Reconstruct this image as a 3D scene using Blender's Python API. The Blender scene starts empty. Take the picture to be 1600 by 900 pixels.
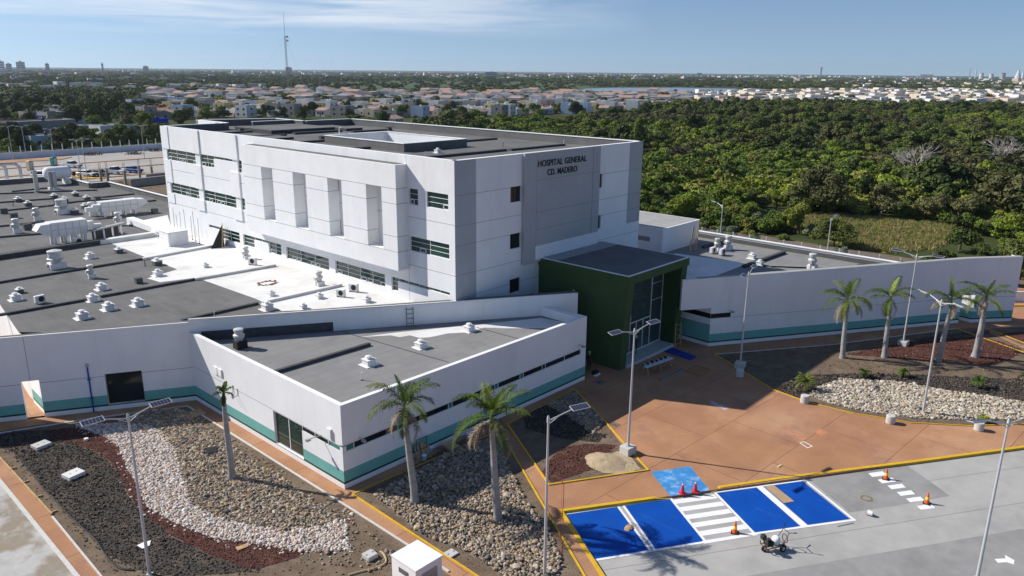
import bpy, bmesh, math, random
import numpy as np
from mathutils import Vector, Matrix, Euler
from mathutils.geometry import tessellate_polygon
R_=math.radians
random.seed(7); rng=np.random.default_rng(7)
SC=bpy.context.scene; COL=SC.collection
# ------------------------------------------------------------------ camera
FPX,PITCH,ROLL,YAW,CH=1202.5,0.274566,0.0095085,0.738822,25.0
_F=np.array([math.cos(YAW)*math.cos(PITCH),math.sin(YAW)*math.cos(PITCH),-math.sin(PITCH)])
_R=np.cross(_F,[0,0,1]);_R/=np.linalg.norm(_R);_U=np.cross(_R,_F)
_c,_s=math.cos(ROLL),math.sin(ROLL)
_R,_U=_R*_c+_U*_s,_U*_c-_R*_s
cam=bpy.data.cameras.new('camera');camo=bpy.data.objects.new('camera',cam);COL.objects.link(camo)
camo.matrix_world=Matrix(((_R[0],_U[0],-_F[0],0),(_R[1],_U[1],-_F[1],0),(_R[2],_U[2],-_F[2],CH),(0,0,0,1)))
cam.sensor_width=36;cam.lens=36*FPX/1600;cam.clip_start=.5;cam.clip_end=60000
SC.camera=camo
# ------------------------------------------------------------------ light
SUN_AZ,SUN_EL=R_(116.5),R_(37.5)
w=bpy.data.worlds.new('World');SC.world=w;w.use_nodes=True
nt=w.node_tree;N=nt.nodes;Lk=nt.links;N.clear()
wo=N.new('ShaderNodeOutputWorld');bg=N.new('ShaderNodeBackground');sky=N.new('ShaderNodeTexSky')
sky.sky_type='NISHITA';sky.sun_disc=False;sky.sun_elevation=SUN_EL;sky.sun_rotation=math.pi/2-SUN_AZ
sky.altitude=0;sky.air_density=1.0;sky.dust_density=.35;sky.ozone_density=2.2
tc=N.new('ShaderNodeTexCoord')
# thin streaks of cirrus near the horizon, only towards the left (west) part of the sky
mp=N.new('ShaderNodeMapping');mp.inputs['Scale'].default_value=(1.6,1.6,26);Lk.new(tc.outputs['Generated'],mp.inputs[0])
cn=N.new('ShaderNodeTexNoise');cn.inputs['Scale'].default_value=2.3;cn.inputs['Detail'].default_value=5;cn.inputs['Roughness'].default_value=.55
cn.inputs['Distortion'].default_value=.35;Lk.new(mp.outputs[0],cn.inputs['Vector'])
cr=N.new('ShaderNodeMapRange');cr.inputs[1].default_value=.34;cr.inputs[2].default_value=.60;Lk.new(cn.outputs['Fac'],cr.inputs[0])
sp=N.new('ShaderNodeSeparateXYZ');Lk.new(tc.outputs['Generated'],sp.inputs[0])
mz=N.new('ShaderNodeMapRange');mz.inputs[1].default_value=.036;mz.inputs[2].default_value=.058;Lk.new(sp.outputs['Z'],mz.inputs[0])
dt=N.new('ShaderNodeVectorMath');dt.operation='DOT_PRODUCT';dt.inputs[1].default_value=(math.cos(R_(75)),math.sin(R_(75)),0)
Lk.new(tc.outputs['Generated'],dt.inputs[0])
ma=N.new('ShaderNodeMapRange');ma.inputs[1].default_value=.74;ma.inputs[2].default_value=.93;Lk.new(dt.outputs['Value'],ma.inputs[0])
m1=N.new('ShaderNodeMath');m1.operation='MULTIPLY';Lk.new(cr.outputs[0],m1.inputs[0]);Lk.new(mz.outputs[0],m1.inputs[1])
m2=N.new('ShaderNodeMath');m2.operation='MULTIPLY';Lk.new(m1.outputs[0],m2.inputs[0]);Lk.new(ma.outputs[0],m2.inputs[1])
m3=N.new('ShaderNodeMath');m3.operation='MULTIPLY';m3.inputs[1].default_value=.72;Lk.new(m2.outputs[0],m3.inputs[0])
# look a little higher into the sky model so that the horizon keeps its blue
vm=N.new('ShaderNodeVectorMath');vm.operation='ADD';vm.inputs[1].default_value=(0,0,.09);Lk.new(tc.outputs['Generated'],vm.inputs[0])
Lk.new(vm.outputs[0],sky.inputs['Vector'])
mx=N.new('ShaderNodeMix');mx.data_type='RGBA';Lk.new(m3.outputs[0],mx.inputs[0]);tn=N.new('ShaderNodeMix');tn.data_type='RGBA';tn.blend_type='MULTIPLY';tn.inputs[0].default_value=1;Lk.new(sky.outputs[0],tn.inputs[6]);tn.inputs[7].default_value=(.97,1.02,1.12,1);Lk.new(tn.outputs[2],mx.inputs[6]);mx.inputs[7].default_value=(8.6,9.2,9.9,1)
Lk.new(mx.outputs[2],bg.inputs['Color']);bg.inputs['Strength'].default_value=.074
Lk.new(bg.outputs[0],wo.inputs['Surface'])
sl=bpy.data.lights.new('sun','SUN');sl.energy=4.3;sl.angle=R_(.53);sl.color=(1,.95,.87)
so=bpy.data.objects.new('sun',sl);COL.objects.link(so)
sd=Vector((math.cos(SUN_AZ)*math.cos(SUN_EL),math.sin(SUN_AZ)*math.cos(SUN_EL),math.sin(SUN_EL)))
so.rotation_euler=sd.to_track_quat('Z','Y').to_euler();so.location=(0,0,80)
SC.view_settings.view_transform='Standard';SC.view_settings.look='None';SC.view_settings.gamma=1;SC.view_settings.exposure=.45
SC.render.engine='CYCLES'
SC.cycles.max_bounces=6;SC.cycles.diffuse_bounces=3;SC.cycles.transparent_max_bounces=8
# ------------------------------------------------------------------ helpers
def G(x,y,z=0.):
    "where the sight line of a photo pixel meets the level z (survey helper)"
    d=_F*FPX+_R*(x-800)-_U*(y-450);t=(z-CH)/d[2];return (float(d[0]*t),float(d[1]*t))
def GX(x,y,X):
    d=_F*FPX+_R*(x-800)-_U*(y-450);t=X/d[0];return (float(d[1]*t),float(CH+d[2]*t))
def GY(x,y,Y):
    d=_F*FPX+_R*(x-800)-_U*(y-450);t=Y/d[1];return (float(d[0]*t),float(CH+d[2]*t))
def PG(pts,z=0.): return [G(x,y,z) for x,y in pts]

def rgb(c): return (c[0],c[1],c[2],1)
_mats={}
def mat(name,col,rough=.8,var=.0,vscale=1.,bump=0,bscale=20,metal=0,col2=None,spec=.3,detail=4,rnd=0,coord='Object',emit=None):
    "procedural principled: base colour broken up by noise; optional second colour, bump and per-object change"
    if name in _mats: return _mats[name]
    m=bpy.data.materials.new(name);m.use_nodes=True;nt=m.node_tree;n=nt.nodes;l=nt.links
    b=n['Principled BSDF'];b.inputs['Roughness'].default_value=rough;b.inputs['Metallic'].default_value=metal
    b.inputs['Specular IOR Level'].default_value=spec
    tc=n.new('ShaderNodeTexCoord')
    nz=n.new('ShaderNodeTexNoise');nz.inputs['Scale'].default_value=vscale;nz.inputs['Detail'].default_value=detail;nz.inputs['Roughness'].default_value=.6
    l.new(tc.outputs[coord],nz.inputs['Vector'])
    r=n.new('ShaderNodeValToRGB')
    lo=tuple(max(0,c*(1-var)) for c in col);hi=tuple(min(1,c*(1+var)) for c in col)
    if col2: hi=col2
    r.color_ramp.elements[0].position=.32;r.color_ramp.elements[0].color=rgb(lo)
    r.color_ramp.elements[1].position=.68;r.color_ramp.elements[1].color=rgb(hi)
    l.new(nz.outputs['Fac'],r.inputs[0]);out=r.outputs[0]
    if rnd:
        oi=n.new('ShaderNodeObjectInfo');mr=n.new('ShaderNodeMapRange');mr.inputs[3].default_value=1-rnd;mr.inputs[4].default_value=1+rnd
        l.new(oi.outputs['Random'],mr.inputs[0]);hs=n.new('ShaderNodeHueSaturation');l.new(mr.outputs[0],hs.inputs['Value']);l.new(out,hs.inputs['Color']);out=hs.outputs[0]
    l.new(out,b.inputs['Base Color'])
    if bump:
        nb=n.new('ShaderNodeTexNoise');nb.inputs['Scale'].default_value=bscale;nb.inputs['Detail'].default_value=5
        l.new(tc.outputs[coord],nb.inputs['Vector']);bp=n.new('ShaderNodeBump');bp.inputs['Strength'].default_value=bump;bp.inputs['Distance'].default_value=.05
        l.new(nb.outputs['Fac'],bp.inputs['Height']);l.new(bp.outputs[0],b.inputs['Normal'])
    if emit: b.inputs['Emission Color'].default_value=rgb(emit);b.inputs['Emission Strength'].default_value=1
    _mats[name]=m;return m
def layer(m,col,scale,lo,hi,detail=5,stretch=(1,1,1),amount=1.,coord='Object'):
    "lay blotches of another colour over a material's base colour"
    nt=m.node_tree;n=nt.nodes;l=nt.links;b=n['Principled BSDF'];src=b.inputs['Base Color'].links[0].from_socket
    tc=n.new('ShaderNodeTexCoord');mp=n.new('ShaderNodeMapping');mp.inputs['Scale'].default_value=stretch;l.new(tc.outputs[coord],mp.inputs[0])
    nz=n.new('ShaderNodeTexNoise');nz.inputs['Scale'].default_value=scale;nz.inputs['Detail'].default_value=detail;nz.inputs['Roughness'].default_value=.62;l.new(mp.outputs[0],nz.inputs['Vector'])
    mr=n.new('ShaderNodeMapRange');mr.inputs[1].default_value=lo;mr.inputs[2].default_value=hi;mr.inputs[4].default_value=amount;l.new(nz.outputs['Fac'],mr.inputs[0])
    mx=n.new('ShaderNodeMix');mx.data_type='RGBA';l.new(mr.outputs[0],mx.inputs[0]);l.new(src,mx.inputs[6]);mx.inputs[7].default_value=rgb(col)
    l.new(mx.outputs[2],b.inputs['Base Color']);return m
def bricks(m,col,w,h,mortar=.02,amount=.5,rot=0,coord='Object',soft=.1):
    "paving or membrane seams"
    nt=m.node_tree;n=nt.nodes;l=nt.links;b=n['Principled BSDF'];src=b.inputs['Base Color'].links[0].from_socket
    tc=n.new('ShaderNodeTexCoord');mp=n.new('ShaderNodeMapping');mp.inputs['Rotation'].default_value=(0,0,rot);l.new(tc.outputs[coord],mp.inputs[0])
    br=n.new('ShaderNodeTexBrick');br.inputs['Scale'].default_value=1;br.inputs['Brick Width'].default_value=w;br.inputs['Row Height'].default_value=h
    br.inputs['Mortar Size'].default_value=mortar;br.inputs['Mortar Smooth'].default_value=soft
    br.inputs['Color1'].default_value=(0,0,0,1);br.inputs['Color2'].default_value=(.12,.12,.12,1);br.inputs['Mortar'].default_value=(1,1,1,1)
    l.new(mp.outputs[0],br.inputs['Vector']);mm=n.new('ShaderNodeMath');mm.operation='MULTIPLY';mm.inputs[1].default_value=amount;l.new(br.outputs['Color'],mm.inputs[0])
    mx=n.new('ShaderNodeMix');mx.data_type='RGBA';l.new(mm.outputs[0],mx.inputs[0]);l.new(src,mx.inputs[6]);mx.inputs[7].default_value=rgb(col)
    l.new(mx.outputs[2],b.inputs['Base Color']);return m
def rampmat(name,cols,rough=.9,scale=3,inst=True):
    "colour picked per instance from a ramp, broken up by noise"
    if name in _mats: return _mats[name]
    m=bpy.data.materials.new(name);m.use_nodes=True;nt=m.node_tree;n=nt.nodes;l=nt.links
    b=n['Principled BSDF'];b.inputs['Roughness'].default_value=rough;b.inputs['Specular IOR Level'].default_value=.2
    oi=n.new('ShaderNodeObjectInfo');r=n.new('ShaderNodeValToRGB');r.color_ramp.interpolation='CONSTANT' if inst else 'LINEAR'
    for i,c in enumerate(cols):
        if i<2: e=r.color_ramp.elements[i]
        else: e=r.color_ramp.elements.new(i/len(cols))
        e.position=i/len(cols);e.color=rgb(c)
    l.new(oi.outputs['Random'],r.inputs[0])
    tc=n.new('ShaderNodeTexCoord');nz=n.new('ShaderNodeTexNoise');nz.inputs['Scale'].default_value=scale;nz.inputs['Detail'].default_value=3;l.new(tc.outputs['Object'],nz.inputs['Vector'])
    mr=n.new('ShaderNodeMapRange');mr.inputs[1].default_value=.25;mr.inputs[2].default_value=.75;mr.inputs[3].default_value=.6;mr.inputs[4].default_value=1.4;l.new(nz.outputs['Fac'],mr.inputs[0])
    hs=n.new('ShaderNodeHueSaturation');l.new(r.outputs[0],hs.inputs['Color']);l.new(mr.outputs[0],hs.inputs['Value']);l.new(hs.outputs[0],b.inputs['Base Color'])
    _mats[name]=m;return m
def glassy(name,col,rough=.04,spec=.6):
    m=mat(name,col,rough=rough,spec=spec,var=.5,vscale=.35);return m

class MB:
    "collects faces and builds one mesh object"
    def __init__(s): s.v=[];s.f=[];s.m=[]
    def poly(s,pts,m=0):
        i=len(s.v);s.v+= [tuple(p) for p in pts];s.f.append(tuple(range(i,i+len(pts))));s.m.append(m)
    def box(s,x0,y0,z0,x1,y1,z1,m=0,T=None,top=None):
        if x0>x1:x0,x1=x1,x0
        if y0>y1:y0,y1=y1,y0
        P=[(x0,y0,z0),(x1,y0,z0),(x1,y1,z0),(x0,y1,z0),(x0,y0,z1),(x1,y0,z1),(x1,y1,z1),(x0,y1,z1)]
        if T is not None: P=[tuple(T@Vector(p)) for p in P]
        i=len(s.v);s.v+=P
        for q in ((3,2,1,0),(4,5,6,7),(0,1,5,4),(1,2,6,5),(2,3,7,6),(3,0,4,7)): s.f.append(tuple(i+a for a in q));s.m.append(m)
        if top is not None: s.m[-5]=top
    def prism(s,poly,z0,z1,m=0,mtop=None,bottom=True):
        "poly: list of xy; z0,z1 may be lists"
        a=sum(poly[i][0]*poly[(i+1)%len(poly)][1]-poly[(i+1)%len(poly)][0]*poly[i][1] for i in range(len(poly)))
        if a<0: poly=poly[::-1]
        n=len(poly);i=len(s.v)
        s.v+=[(p[0],p[1],z0) for p in poly]+[(p[0],p[1],z1) for p in poly]
        s.f.append(tuple(i+n+k for k in range(n)));s.m.append(m if mtop is None else mtop)
        if bottom: s.f.append(tuple(i+n-1-k for k in range(n)));s.m.append(m)
        for k in range(n):
            k2=(k+1)%n;s.f.append((i+k,i+k2,i+n+k2,i+n+k));s.m.append(m)
    def tube(s,p0,p1,r0,r1=None,n=10,m=0,caps=True):
        r1=r0 if r1 is None else r1
        p0=Vector(p0);p1=Vector(p1);d=(p1-p0);d.normalize();a=d.orthogonal().normalized();b=d.cross(a)
        i=len(s.v)
        for p,r in((p0,r0),(p1,r1)):
            for k in range(n):
                t=2*math.pi*k/n;s.v.append(tuple(p+a*math.cos(t)*r+b*math.sin(t)*r))
        for k in range(n):
            k2=(k+1)%n;s.f.append((i+k,i+k2,i+n+k2,i+n+k));s.m.append(m)
        if caps: s.f.append(tuple(i+n-1-k for k in range(n)));s.m.append(m);s.f.append(tuple(i+n+k for k in range(n)));s.m.append(m)
    def path(s,pts,r,n=8,m=0):
        for a,b in zip(pts[:-1],pts[1:]): s.tube(a,b,r,n=n,m=m)
    def lathe(s,prof,c=(0,0,0),n=14,m=0):
        i=len(s.v)
        for r,z in prof:
            for k in range(n):
                t=2*math.pi*k/n;s.v.append((c[0]+r*math.cos(t),c[1]+r*math.sin(t),c[2]+z))
        for j in range(len(prof)-1):
            for k in range(n):
                k2=(k+1)%n;a=i+j*n;s.f.append((a+k,a+k2,a+n+k2,a+n+k));s.m.append(m)
        j=len(prof)-1
        s.f.append(tuple(i+n-1-k for k in range(n)));s.m.append(m);s.f.append(tuple(i+j*n+k for k in range(n)));s.m.append(m)
    def build(s,name,mats,parent=None,smooth=False,bevel=0):
        me=bpy.data.meshes.new(name);me.from_pydata(s.v,[],s.f)
        if not isinstance(mats,(list,tuple)): mats=[mats]
        for m in mats: me.materials.append(m)
        if len(mats)>1: me.polygons.foreach_set('material_index',s.m)
        if smooth: me.polygons.foreach_set('use_smooth',[True]*len(s.f))
        me.update();o=bpy.data.objects.new(name,me);COL.objects.link(o)
        if bevel:
            b=o.modifiers.new('bevel','BEVEL');b.width=bevel;b.segments=1;b.limit_method='ANGLE';b.angle_limit=R_(40)
        if smooth:
            try: me.set_sharp_from_angle(angle=R_(38))
            except Exception: pass
        if parent is not None:
            o.parent=parent
            if parent.get('_w'): o.matrix_parent_inverse=Matrix.Translation(-Vector(parent['_w']))
        return o
def tag(o,label=None,cat=None,group=None,kind=None):
    if label: o['label']=label
    if cat: o['category']=cat
    if group: o['group']=group
    if kind: o['kind']=kind
    return o
def thing(name,label,cat,loc=(0,0,0),rotz=0,group=None,world=False):
    "an Empty at the base of a thing; world=True when its parts are given in world coordinates"
    o=bpy.data.objects.new(name,None);COL.objects.link(o);o.location=loc;o.rotation_euler=(0,0,rotz);o.empty_display_size=.3
    tag(o,label,cat,group)
    if world: o['_w']=[float(a) for a in loc]
    return o
def sub(o,parent):
    "hang a world-coordinate mesh below a part"
    o.parent=parent;o.matrix_parent_inverse=Matrix.Identity(4);return o
def kids(o): return [c for c in bpy.data.objects if c.parent==o]
def dup(root,loc,rotz=0,scale=None,label=None,group=None,cat=None,_k=None):
    r=root.copy();COL.objects.link(r);r.location=loc;r.rotation_euler=(0,0,rotz)
    if scale: r.scale=(scale,)*3 if not hasattr(scale,'__len__') else scale
    if label: r['label']=label
    if group: r['group']=group
    if cat: r['category']=cat
    for ch in (_k or kids(root)):
        c=ch.copy();COL.objects.link(c);c.parent=r
        for g in kids(ch):
            d=g.copy();COL.objects.link(d);d.parent=c
    return r
def sheet(name,poly,z,m,kind='structure',label=None):
    mb=MB();mb.poly([(p[0],p[1],z) for p in poly])
    a=sum(poly[i][0]*poly[(i+1)%len(poly)][1]-poly[(i+1)%len(poly)][0]*poly[i][1] for i in range(len(poly)))
    if a<0: mb.f[0]=mb.f[0][::-1]
    o=mb.build(name,m);tag(o,kind=kind,label=label);return o
_sc=0
def strip(mb,pts,w,z0,z1,m=0,closed=False):
    "a kerb or painted band of width w along a polyline"
    P=[Vector((p[0],p[1])) for p in pts]
    for a,b in zip(P[:-1],P[1:]):
        global _sc;_sc=(_sc+1)%7;zt_=z1+_sc*.0006
        d=(b-a);L=d.length;d/=L;n=Vector((-d.y,d.x))*w/2;a2=a-d*w*.45;b2=b+d*w*.45
        mb.prism([tuple(a2-n),tuple(b2-n),tuple(b2+n),tuple(a2+n)],z0+_sc*.0002,zt_,m)
def inpoly(x,y,poly):
    x=np.asarray(x);y=np.asarray(y);c=np.zeros(x.shape,bool);n=len(poly)
    for i in range(n):
        x0,y0=poly[i];x1,y1=poly[(i+1)%n]
        if y0==y1: continue
        t=((y0>y)!=(y1>y))&(x<(x1-x0)*(y-y0)/(y1-y0)+x0);c^=t
    return c
def smooth_poly(poly,it=2):
    for _ in range(it):
        q=[]
        for i in range(len(poly)):
            a=poly[i];b=poly[(i+1)%len(poly)];q+=[(a[0]*.75+b[0]*.25,a[1]*.75+b[1]*.25),(a[0]*.25+b[0]*.75,a[1]*.25+b[1]*.75)]
        poly=q
    return poly
def wobble(poly,amp,seed=0,step=.4):
    "subdivide an outline and make it ragged, as loose gravel is"
    r=np.random.default_rng(seed);q=[]
    for i in range(len(poly)):
        a=np.array(poly[i]);b=np.array(poly[(i+1)%len(poly)]);n=max(1,int(np.linalg.norm(b-a)/step))
        for k in range(n): q.append(tuple(a+(b-a)*k/n+r.normal(0,amp,2)))
    return q
# hidden store of source meshes for scattered stuff
def scatter(name,pts,protos,scale,rot,kind='stuff',label=None):
    "one object: every point of its mesh carries one stone / leaf clump / plant (geometry nodes)"
    me=bpy.data.meshes.new(name);me.vertices.add(len(pts));me.vertices.foreach_set('co',np.asarray(pts,dtype=np.float32).ravel())
    a=me.attributes.new('scl','FLOAT_VECTOR','POINT');a.data.foreach_set('vector',np.asarray(scale,dtype=np.float32).ravel())
    a=me.attributes.new('rot','FLOAT_VECTOR','POINT');a.data.foreach_set('vector',np.asarray(rot,dtype=np.float32).ravel())
    a=me.attributes.new('pick','INT','POINT');a.data.foreach_set('value',rng.integers(0,len(protos),len(pts)).astype(np.int32))
    o=bpy.data.objects.new(name,me);COL.objects.link(o);tag(o,kind=kind,label=label)
    c=bpy.data.collections.new(name+'_source')
    for p in protos: c.objects.link(p)
    g=bpy.data.node_groups.new(name,'GeometryNodeTree');g.interface.new_socket('Geometry',in_out='INPUT',socket_type='NodeSocketGeometry');g.interface.new_socket('Geometry',in_out='OUTPUT',socket_type='NodeSocketGeometry')
    n=g.nodes;l=g.links;gi=n.new('NodeGroupInput');go=n.new('NodeGroupOutput');ip=n.new('GeometryNodeInstanceOnPoints');ci=n.new('GeometryNodeCollectionInfo')
    ci.inputs['Collection'].default_value=c;ci.inputs['Separate Children'].default_value=True;ci.inputs['Reset Children'].default_value=True
    ip.inputs['Pick Instance'].default_value=True
    def na(nm,t):
        x=n.new('GeometryNodeInputNamedAttribute');x.data_type=t;x.inputs['Name'].default_value=nm;return [q for q in x.outputs if q.enabled and q.name=='Attribute'][0]
    l.new(gi.outputs[0],ip.inputs['Points']);l.new(ci.outputs[0],ip.inputs['Instance']);l.new(na('pick','INT'),ip.inputs['Instance Index'])
    e=n.new('FunctionNodeEulerToRotation');l.new(na('rot','FLOAT_VECTOR'),e.inputs[0]);l.new(e.outputs[0],ip.inputs['Rotation'])
    l.new(na('scl','FLOAT_VECTOR'),ip.inputs['Scale']);l.new(ip.outputs[0],go.inputs[0])
    md=o.modifiers.new('scatter','NODES');md.node_group=g;return o
def proto(mb,name,mats,smooth=False):
    o=mb.build(name,mats,smooth=smooth);COL.objects.unlink(o);return o
def npmesh(name,V,F,mats,midx=None,link=True):
    me=bpy.data.meshes.new(name);V=np.asarray(V,np.float32);F=np.asarray(F,np.int32);k=F.shape[1]
    me.vertices.add(len(V));me.vertices.foreach_set('co',V.ravel());me.loops.add(F.size);me.loops.foreach_set('vertex_index',F.ravel())
    me.polygons.add(len(F));me.polygons.foreach_set('loop_start',np.arange(0,F.size,k,dtype=np.int32));me.polygons.foreach_set('loop_total',np.full(len(F),k,np.int32))
    for m in (mats if isinstance(mats,(list,tuple)) else [mats]): me.materials.append(m)
    if midx is not None: me.polygons.foreach_set('material_index',np.asarray(midx,np.int32))
    me.update(calc_edges=True);me.validate();o=bpy.data.objects.new(name,me)
    if link: COL.objects.link(o)
    return o
# ------------------------------------------------------------------ materials
WHITE=layer(layer(layer(mat('white_stucco',(.80,.805,.81),rough=.85,var=.035,vscale=.5,bump=.08,bscale=14,spec=.2),(.60,.59,.57),.7,.54,.82,stretch=(1,1,.16),amount=.45),(.62,.60,.56),2.6,.55,.80,stretch=(1,1,.05),amount=.30),(.66,.65,.63),.09,.48,.7,amount=.35)
WHITE2=mat('white_parapet_paint',(.80,.80,.80),rough=.8,var=.06,vscale=1.3,spec=.2)
GREYP=mat('grey_wall_paint',(.40,.415,.43),rough=.85,var=.05,vscale=.6,bump=.06,bscale=14,spec=.2)
TEAL=mat('teal_wall_paint',(.155,.40,.37),rough=.75,var=.05,vscale=.8,spec=.25)
DKGR=mat('dark_green_line_paint',(.018,.06,.035),rough=.7,var=.1)
PAVG=mat('green_pavilion_paint',(.052,.098,.038),rough=.75,var=.08,vscale=.8,bump=.05,bscale=12,spec=.2)
PAVD=mat('dark_green_reveal_paint',(.03,.075,.028),rough=.8,var=.08,vscale=.8,spec=.2)
JOINT=mat('joint_shadow_gap',(.18,.19,.20),rough=.9)  # flat dark grey strips that mark the wall joints
MEMB=bricks(layer(layer(layer(mat('grey_roof_membrane',(.150,.149,.147),rough=.9,var=.12,vscale=.45,bump=.15,bscale=30,spec=.15),(.20,.195,.185),.25,.50,.76,amount=.6),(.095,.095,.097),.55,.52,.7,stretch=(1,.22,1),amount=.55),(.24,.215,.18),.8,.66,.8,amount=.6),(.07,.07,.072),60,1.0,mortar=.018,amount=.5,rot=math.pi/2)
MEMA=bricks(layer(layer(mat('annex_roof_membrane',(.235,.233,.232),rough=.9,var=.08,vscale=.5,bump=.1,bscale=30,spec=.15),(.165,.165,.168),.4,.50,.76,amount=.6),(.30,.29,.27),1.1,.6,.8,amount=.4),(.12,.12,.125),60,1.05,mortar=.02,amount=.6,rot=0)
MEMD=mat('dark_roof_rib',(.07,.073,.08),rough=.85,var=.2,vscale=2,spec=.2)
MEMW=layer(layer(mat('white_roof_coating',(.69,.685,.67),rough=.8,var=.05,vscale=.5,bump=.05,bscale=8,spec=.25),(.47,.44,.40),.35,.50,.78,amount=.65),(.35,.22,.15),.9,.70,.85,amount=.4)
MEML=layer(mat('pale_roof_membrane',(.34,.34,.335),rough=.9,var=.08,vscale=.6,spec=.15),(.24,.24,.24),.4,.5,.8,amount=.5)
WELLC=mat('pale_well_cap',(.62,.62,.61),rough=.8,var=.08)
FRAMEW=mat('white_window_frame',(.75,.76,.76),rough=.5,var=.02)
GLASSG=glassy('green_tinted_glass',(.012,.045,.036))
GLASSD=glassy('dark_glass',(.012,.022,.022),rough=.08,spec=.35)
GLASST=glassy('teal_lit_glass',(.06,.22,.19))  # lighter teal glass colour for single panes of the ribbon windows
METAL=mat('galvanised_steel',(.42,.43,.44),rough=.45,var=.08,vscale=3,metal=.6)
POLE=mat('lamp_pole_paint',(.50,.51,.52),rough=.5,var=.05,metal=.2)
PANEL=mat('solar_cell',(.03,.035,.07),rough=.18,var=.3,vscale=6,spec=.6)
CONC=layer(mat('concrete_block',(.52,.51,.49),rough=.9,var=.08,vscale=3,bump=.2,bscale=25),(.36,.34,.31),2.5,.5,.75,amount=.5)
ROADM=bricks(layer(layer(layer(mat('road_concrete',(.40,.388,.37),rough=.9,var=.07,vscale=.6,bump=.1,bscale=40,spec=.2),(.27,.268,.262),.14,.50,.66,amount=.7),(.47,.455,.43),.5,.52,.75,amount=.5),(.32,.30,.265),1.6,.58,.8,stretch=(.25,1,1),amount=.5),(.12,.115,.11),400,3.6,mortar=.022,amount=.75,rot=R_(32.8))
TERRA=bricks(bricks(layer(layer(layer(layer(mat('stamped_terracotta_concrete',(.42,.215,.112),rough=.85,var=.13,vscale=.35,bump=.15,bscale=30,spec=.25),(.54,.32,.19),.16,.46,.70,amount=.85),(.25,.135,.10),.33,.54,.76,amount=.75),(.33,.155,.09),.10,.5,.66,amount=.6),(.56,.36,.25),2.4,.64,.82,stretch=(.3,1,1),amount=.5),(.20,.10,.065),.24,.24,mortar=.02,amount=.28,rot=R_(12)),(.16,.08,.055),7.5,5.2,mortar=.028,amount=.75,rot=R_(3.2))
YEL=layer(mat('yellow_kerb_paint',(.66,.40,.02),rough=.6,var=.1,vscale=2),(.45,.30,.06),3,.6,.8,amount=.5)
BLUE=layer(layer(mat('blue_bay_paint',(.003,.066,.36),rough=.65,var=.07,vscale=.7,spec=.15),(.006,.10,.43),.6,.5,.8,amount=.6),(.05,.16,.48),2.2,.60,.85,stretch=(1,.25,1),amount=.5)
BLUEW=layer(mat('worn_blue_ramp_paint',(.05,.24,.55),rough=.7,var=.2,vscale=1.2),(.45,.62,.75),1.5,.52,.74,amount=.8)
WPAINT=layer(mat('white_road_paint',(.80,.80,.80),rough=.6,var=.04,vscale=2),(.55,.55,.54),5,.62,.85,amount=.5)
DIRT=layer(layer(mat('bare_garden_soil',(.155,.115,.082),rough=.95,var=.22,vscale=1.4,bump=.5,bscale=9,spec=.1),(.25,.19,.135),.5,.50,.74,amount=.75),(.085,.065,.05),1.1,.56,.8,amount=.6)
LAVA=layer(mat('black_lava_gravel_bed',(.06,.052,.047),rough=.95,var=.45,vscale=6,bump=.9,bscale=14,spec=.15),(.14,.108,.080),.7,.48,.72,amount=.8)
REDG=layer(mat('red_lava_gravel_bed',(.088,.036,.030),rough=.95,var=.45,vscale=8,bump=.8,bscale=16,spec=.1),(.15,.095,.065),1.0,.48,.74,amount=.75)
SAND=mat('pale_sand',(.40,.31,.20),rough=.95,var=.15,vscale=3,bump=.5,bscale=8)
WOOD=mat('raw_timber',(.45,.30,.15),rough=.8,var=.2,vscale=4)
BLACK=mat('black_plastic',(.02,.02,.022),rough=.5,var=.1)
RUBBER=mat('tyre_rubber',(.022,.022,.022),rough=.85,var=.2)
# ================================================================== ground
FARG=layer(layer(mat('overgrown_ground',(.045,.060,.022),rough=1,var=.35,vscale=.05,spec=.05),(.085,.095,.035),.012,.48,.75,amount=.7),(.16,.125,.075),.03,.60,.8,amount=.6)
TERR=sheet('terrain',[(-30000,-30000),(30000,-30000),(30000,30000),(-30000,30000)],-.55,FARG)
KA=(31.78,24.89);kd=(math.cos(R_(-32.8)),math.sin(R_(-32.8)))
def along(p,d,t): return (p[0]+d[0]*t,p[1]+d[1]*t)
KL=G(930,882);ld=(KL[0]-KA[0],KL[1]-KA[1]);q=math.hypot(*ld);ld=(ld[0]/q,ld[1]/q)
KB=G(1046,775);KC=G(1110,766);KE=G(1600,698);KF=along(KE,((KE[0]-KC[0])/math.dist(KE,KC),(KE[1]-KC[1])/math.dist(KE,KC)),90)
sheet('road',[(-20,-60),(170,-90),(150,-34),(112,8),(60,24),(20,30),(-20,12)],-.13,ROADM)
slab=[along(KA,ld,60),KA,KB,KC,KE,KF,(142,-38),(113,9),(110,16),(104,60),(22,60),(22,84),(-70,84),(-70,-40),(-10,-55)]
mb=MB();mb.prism(slab,-.3,0);tag(mb.build('plaza_paving',TERRA),kind='structure')
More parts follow.
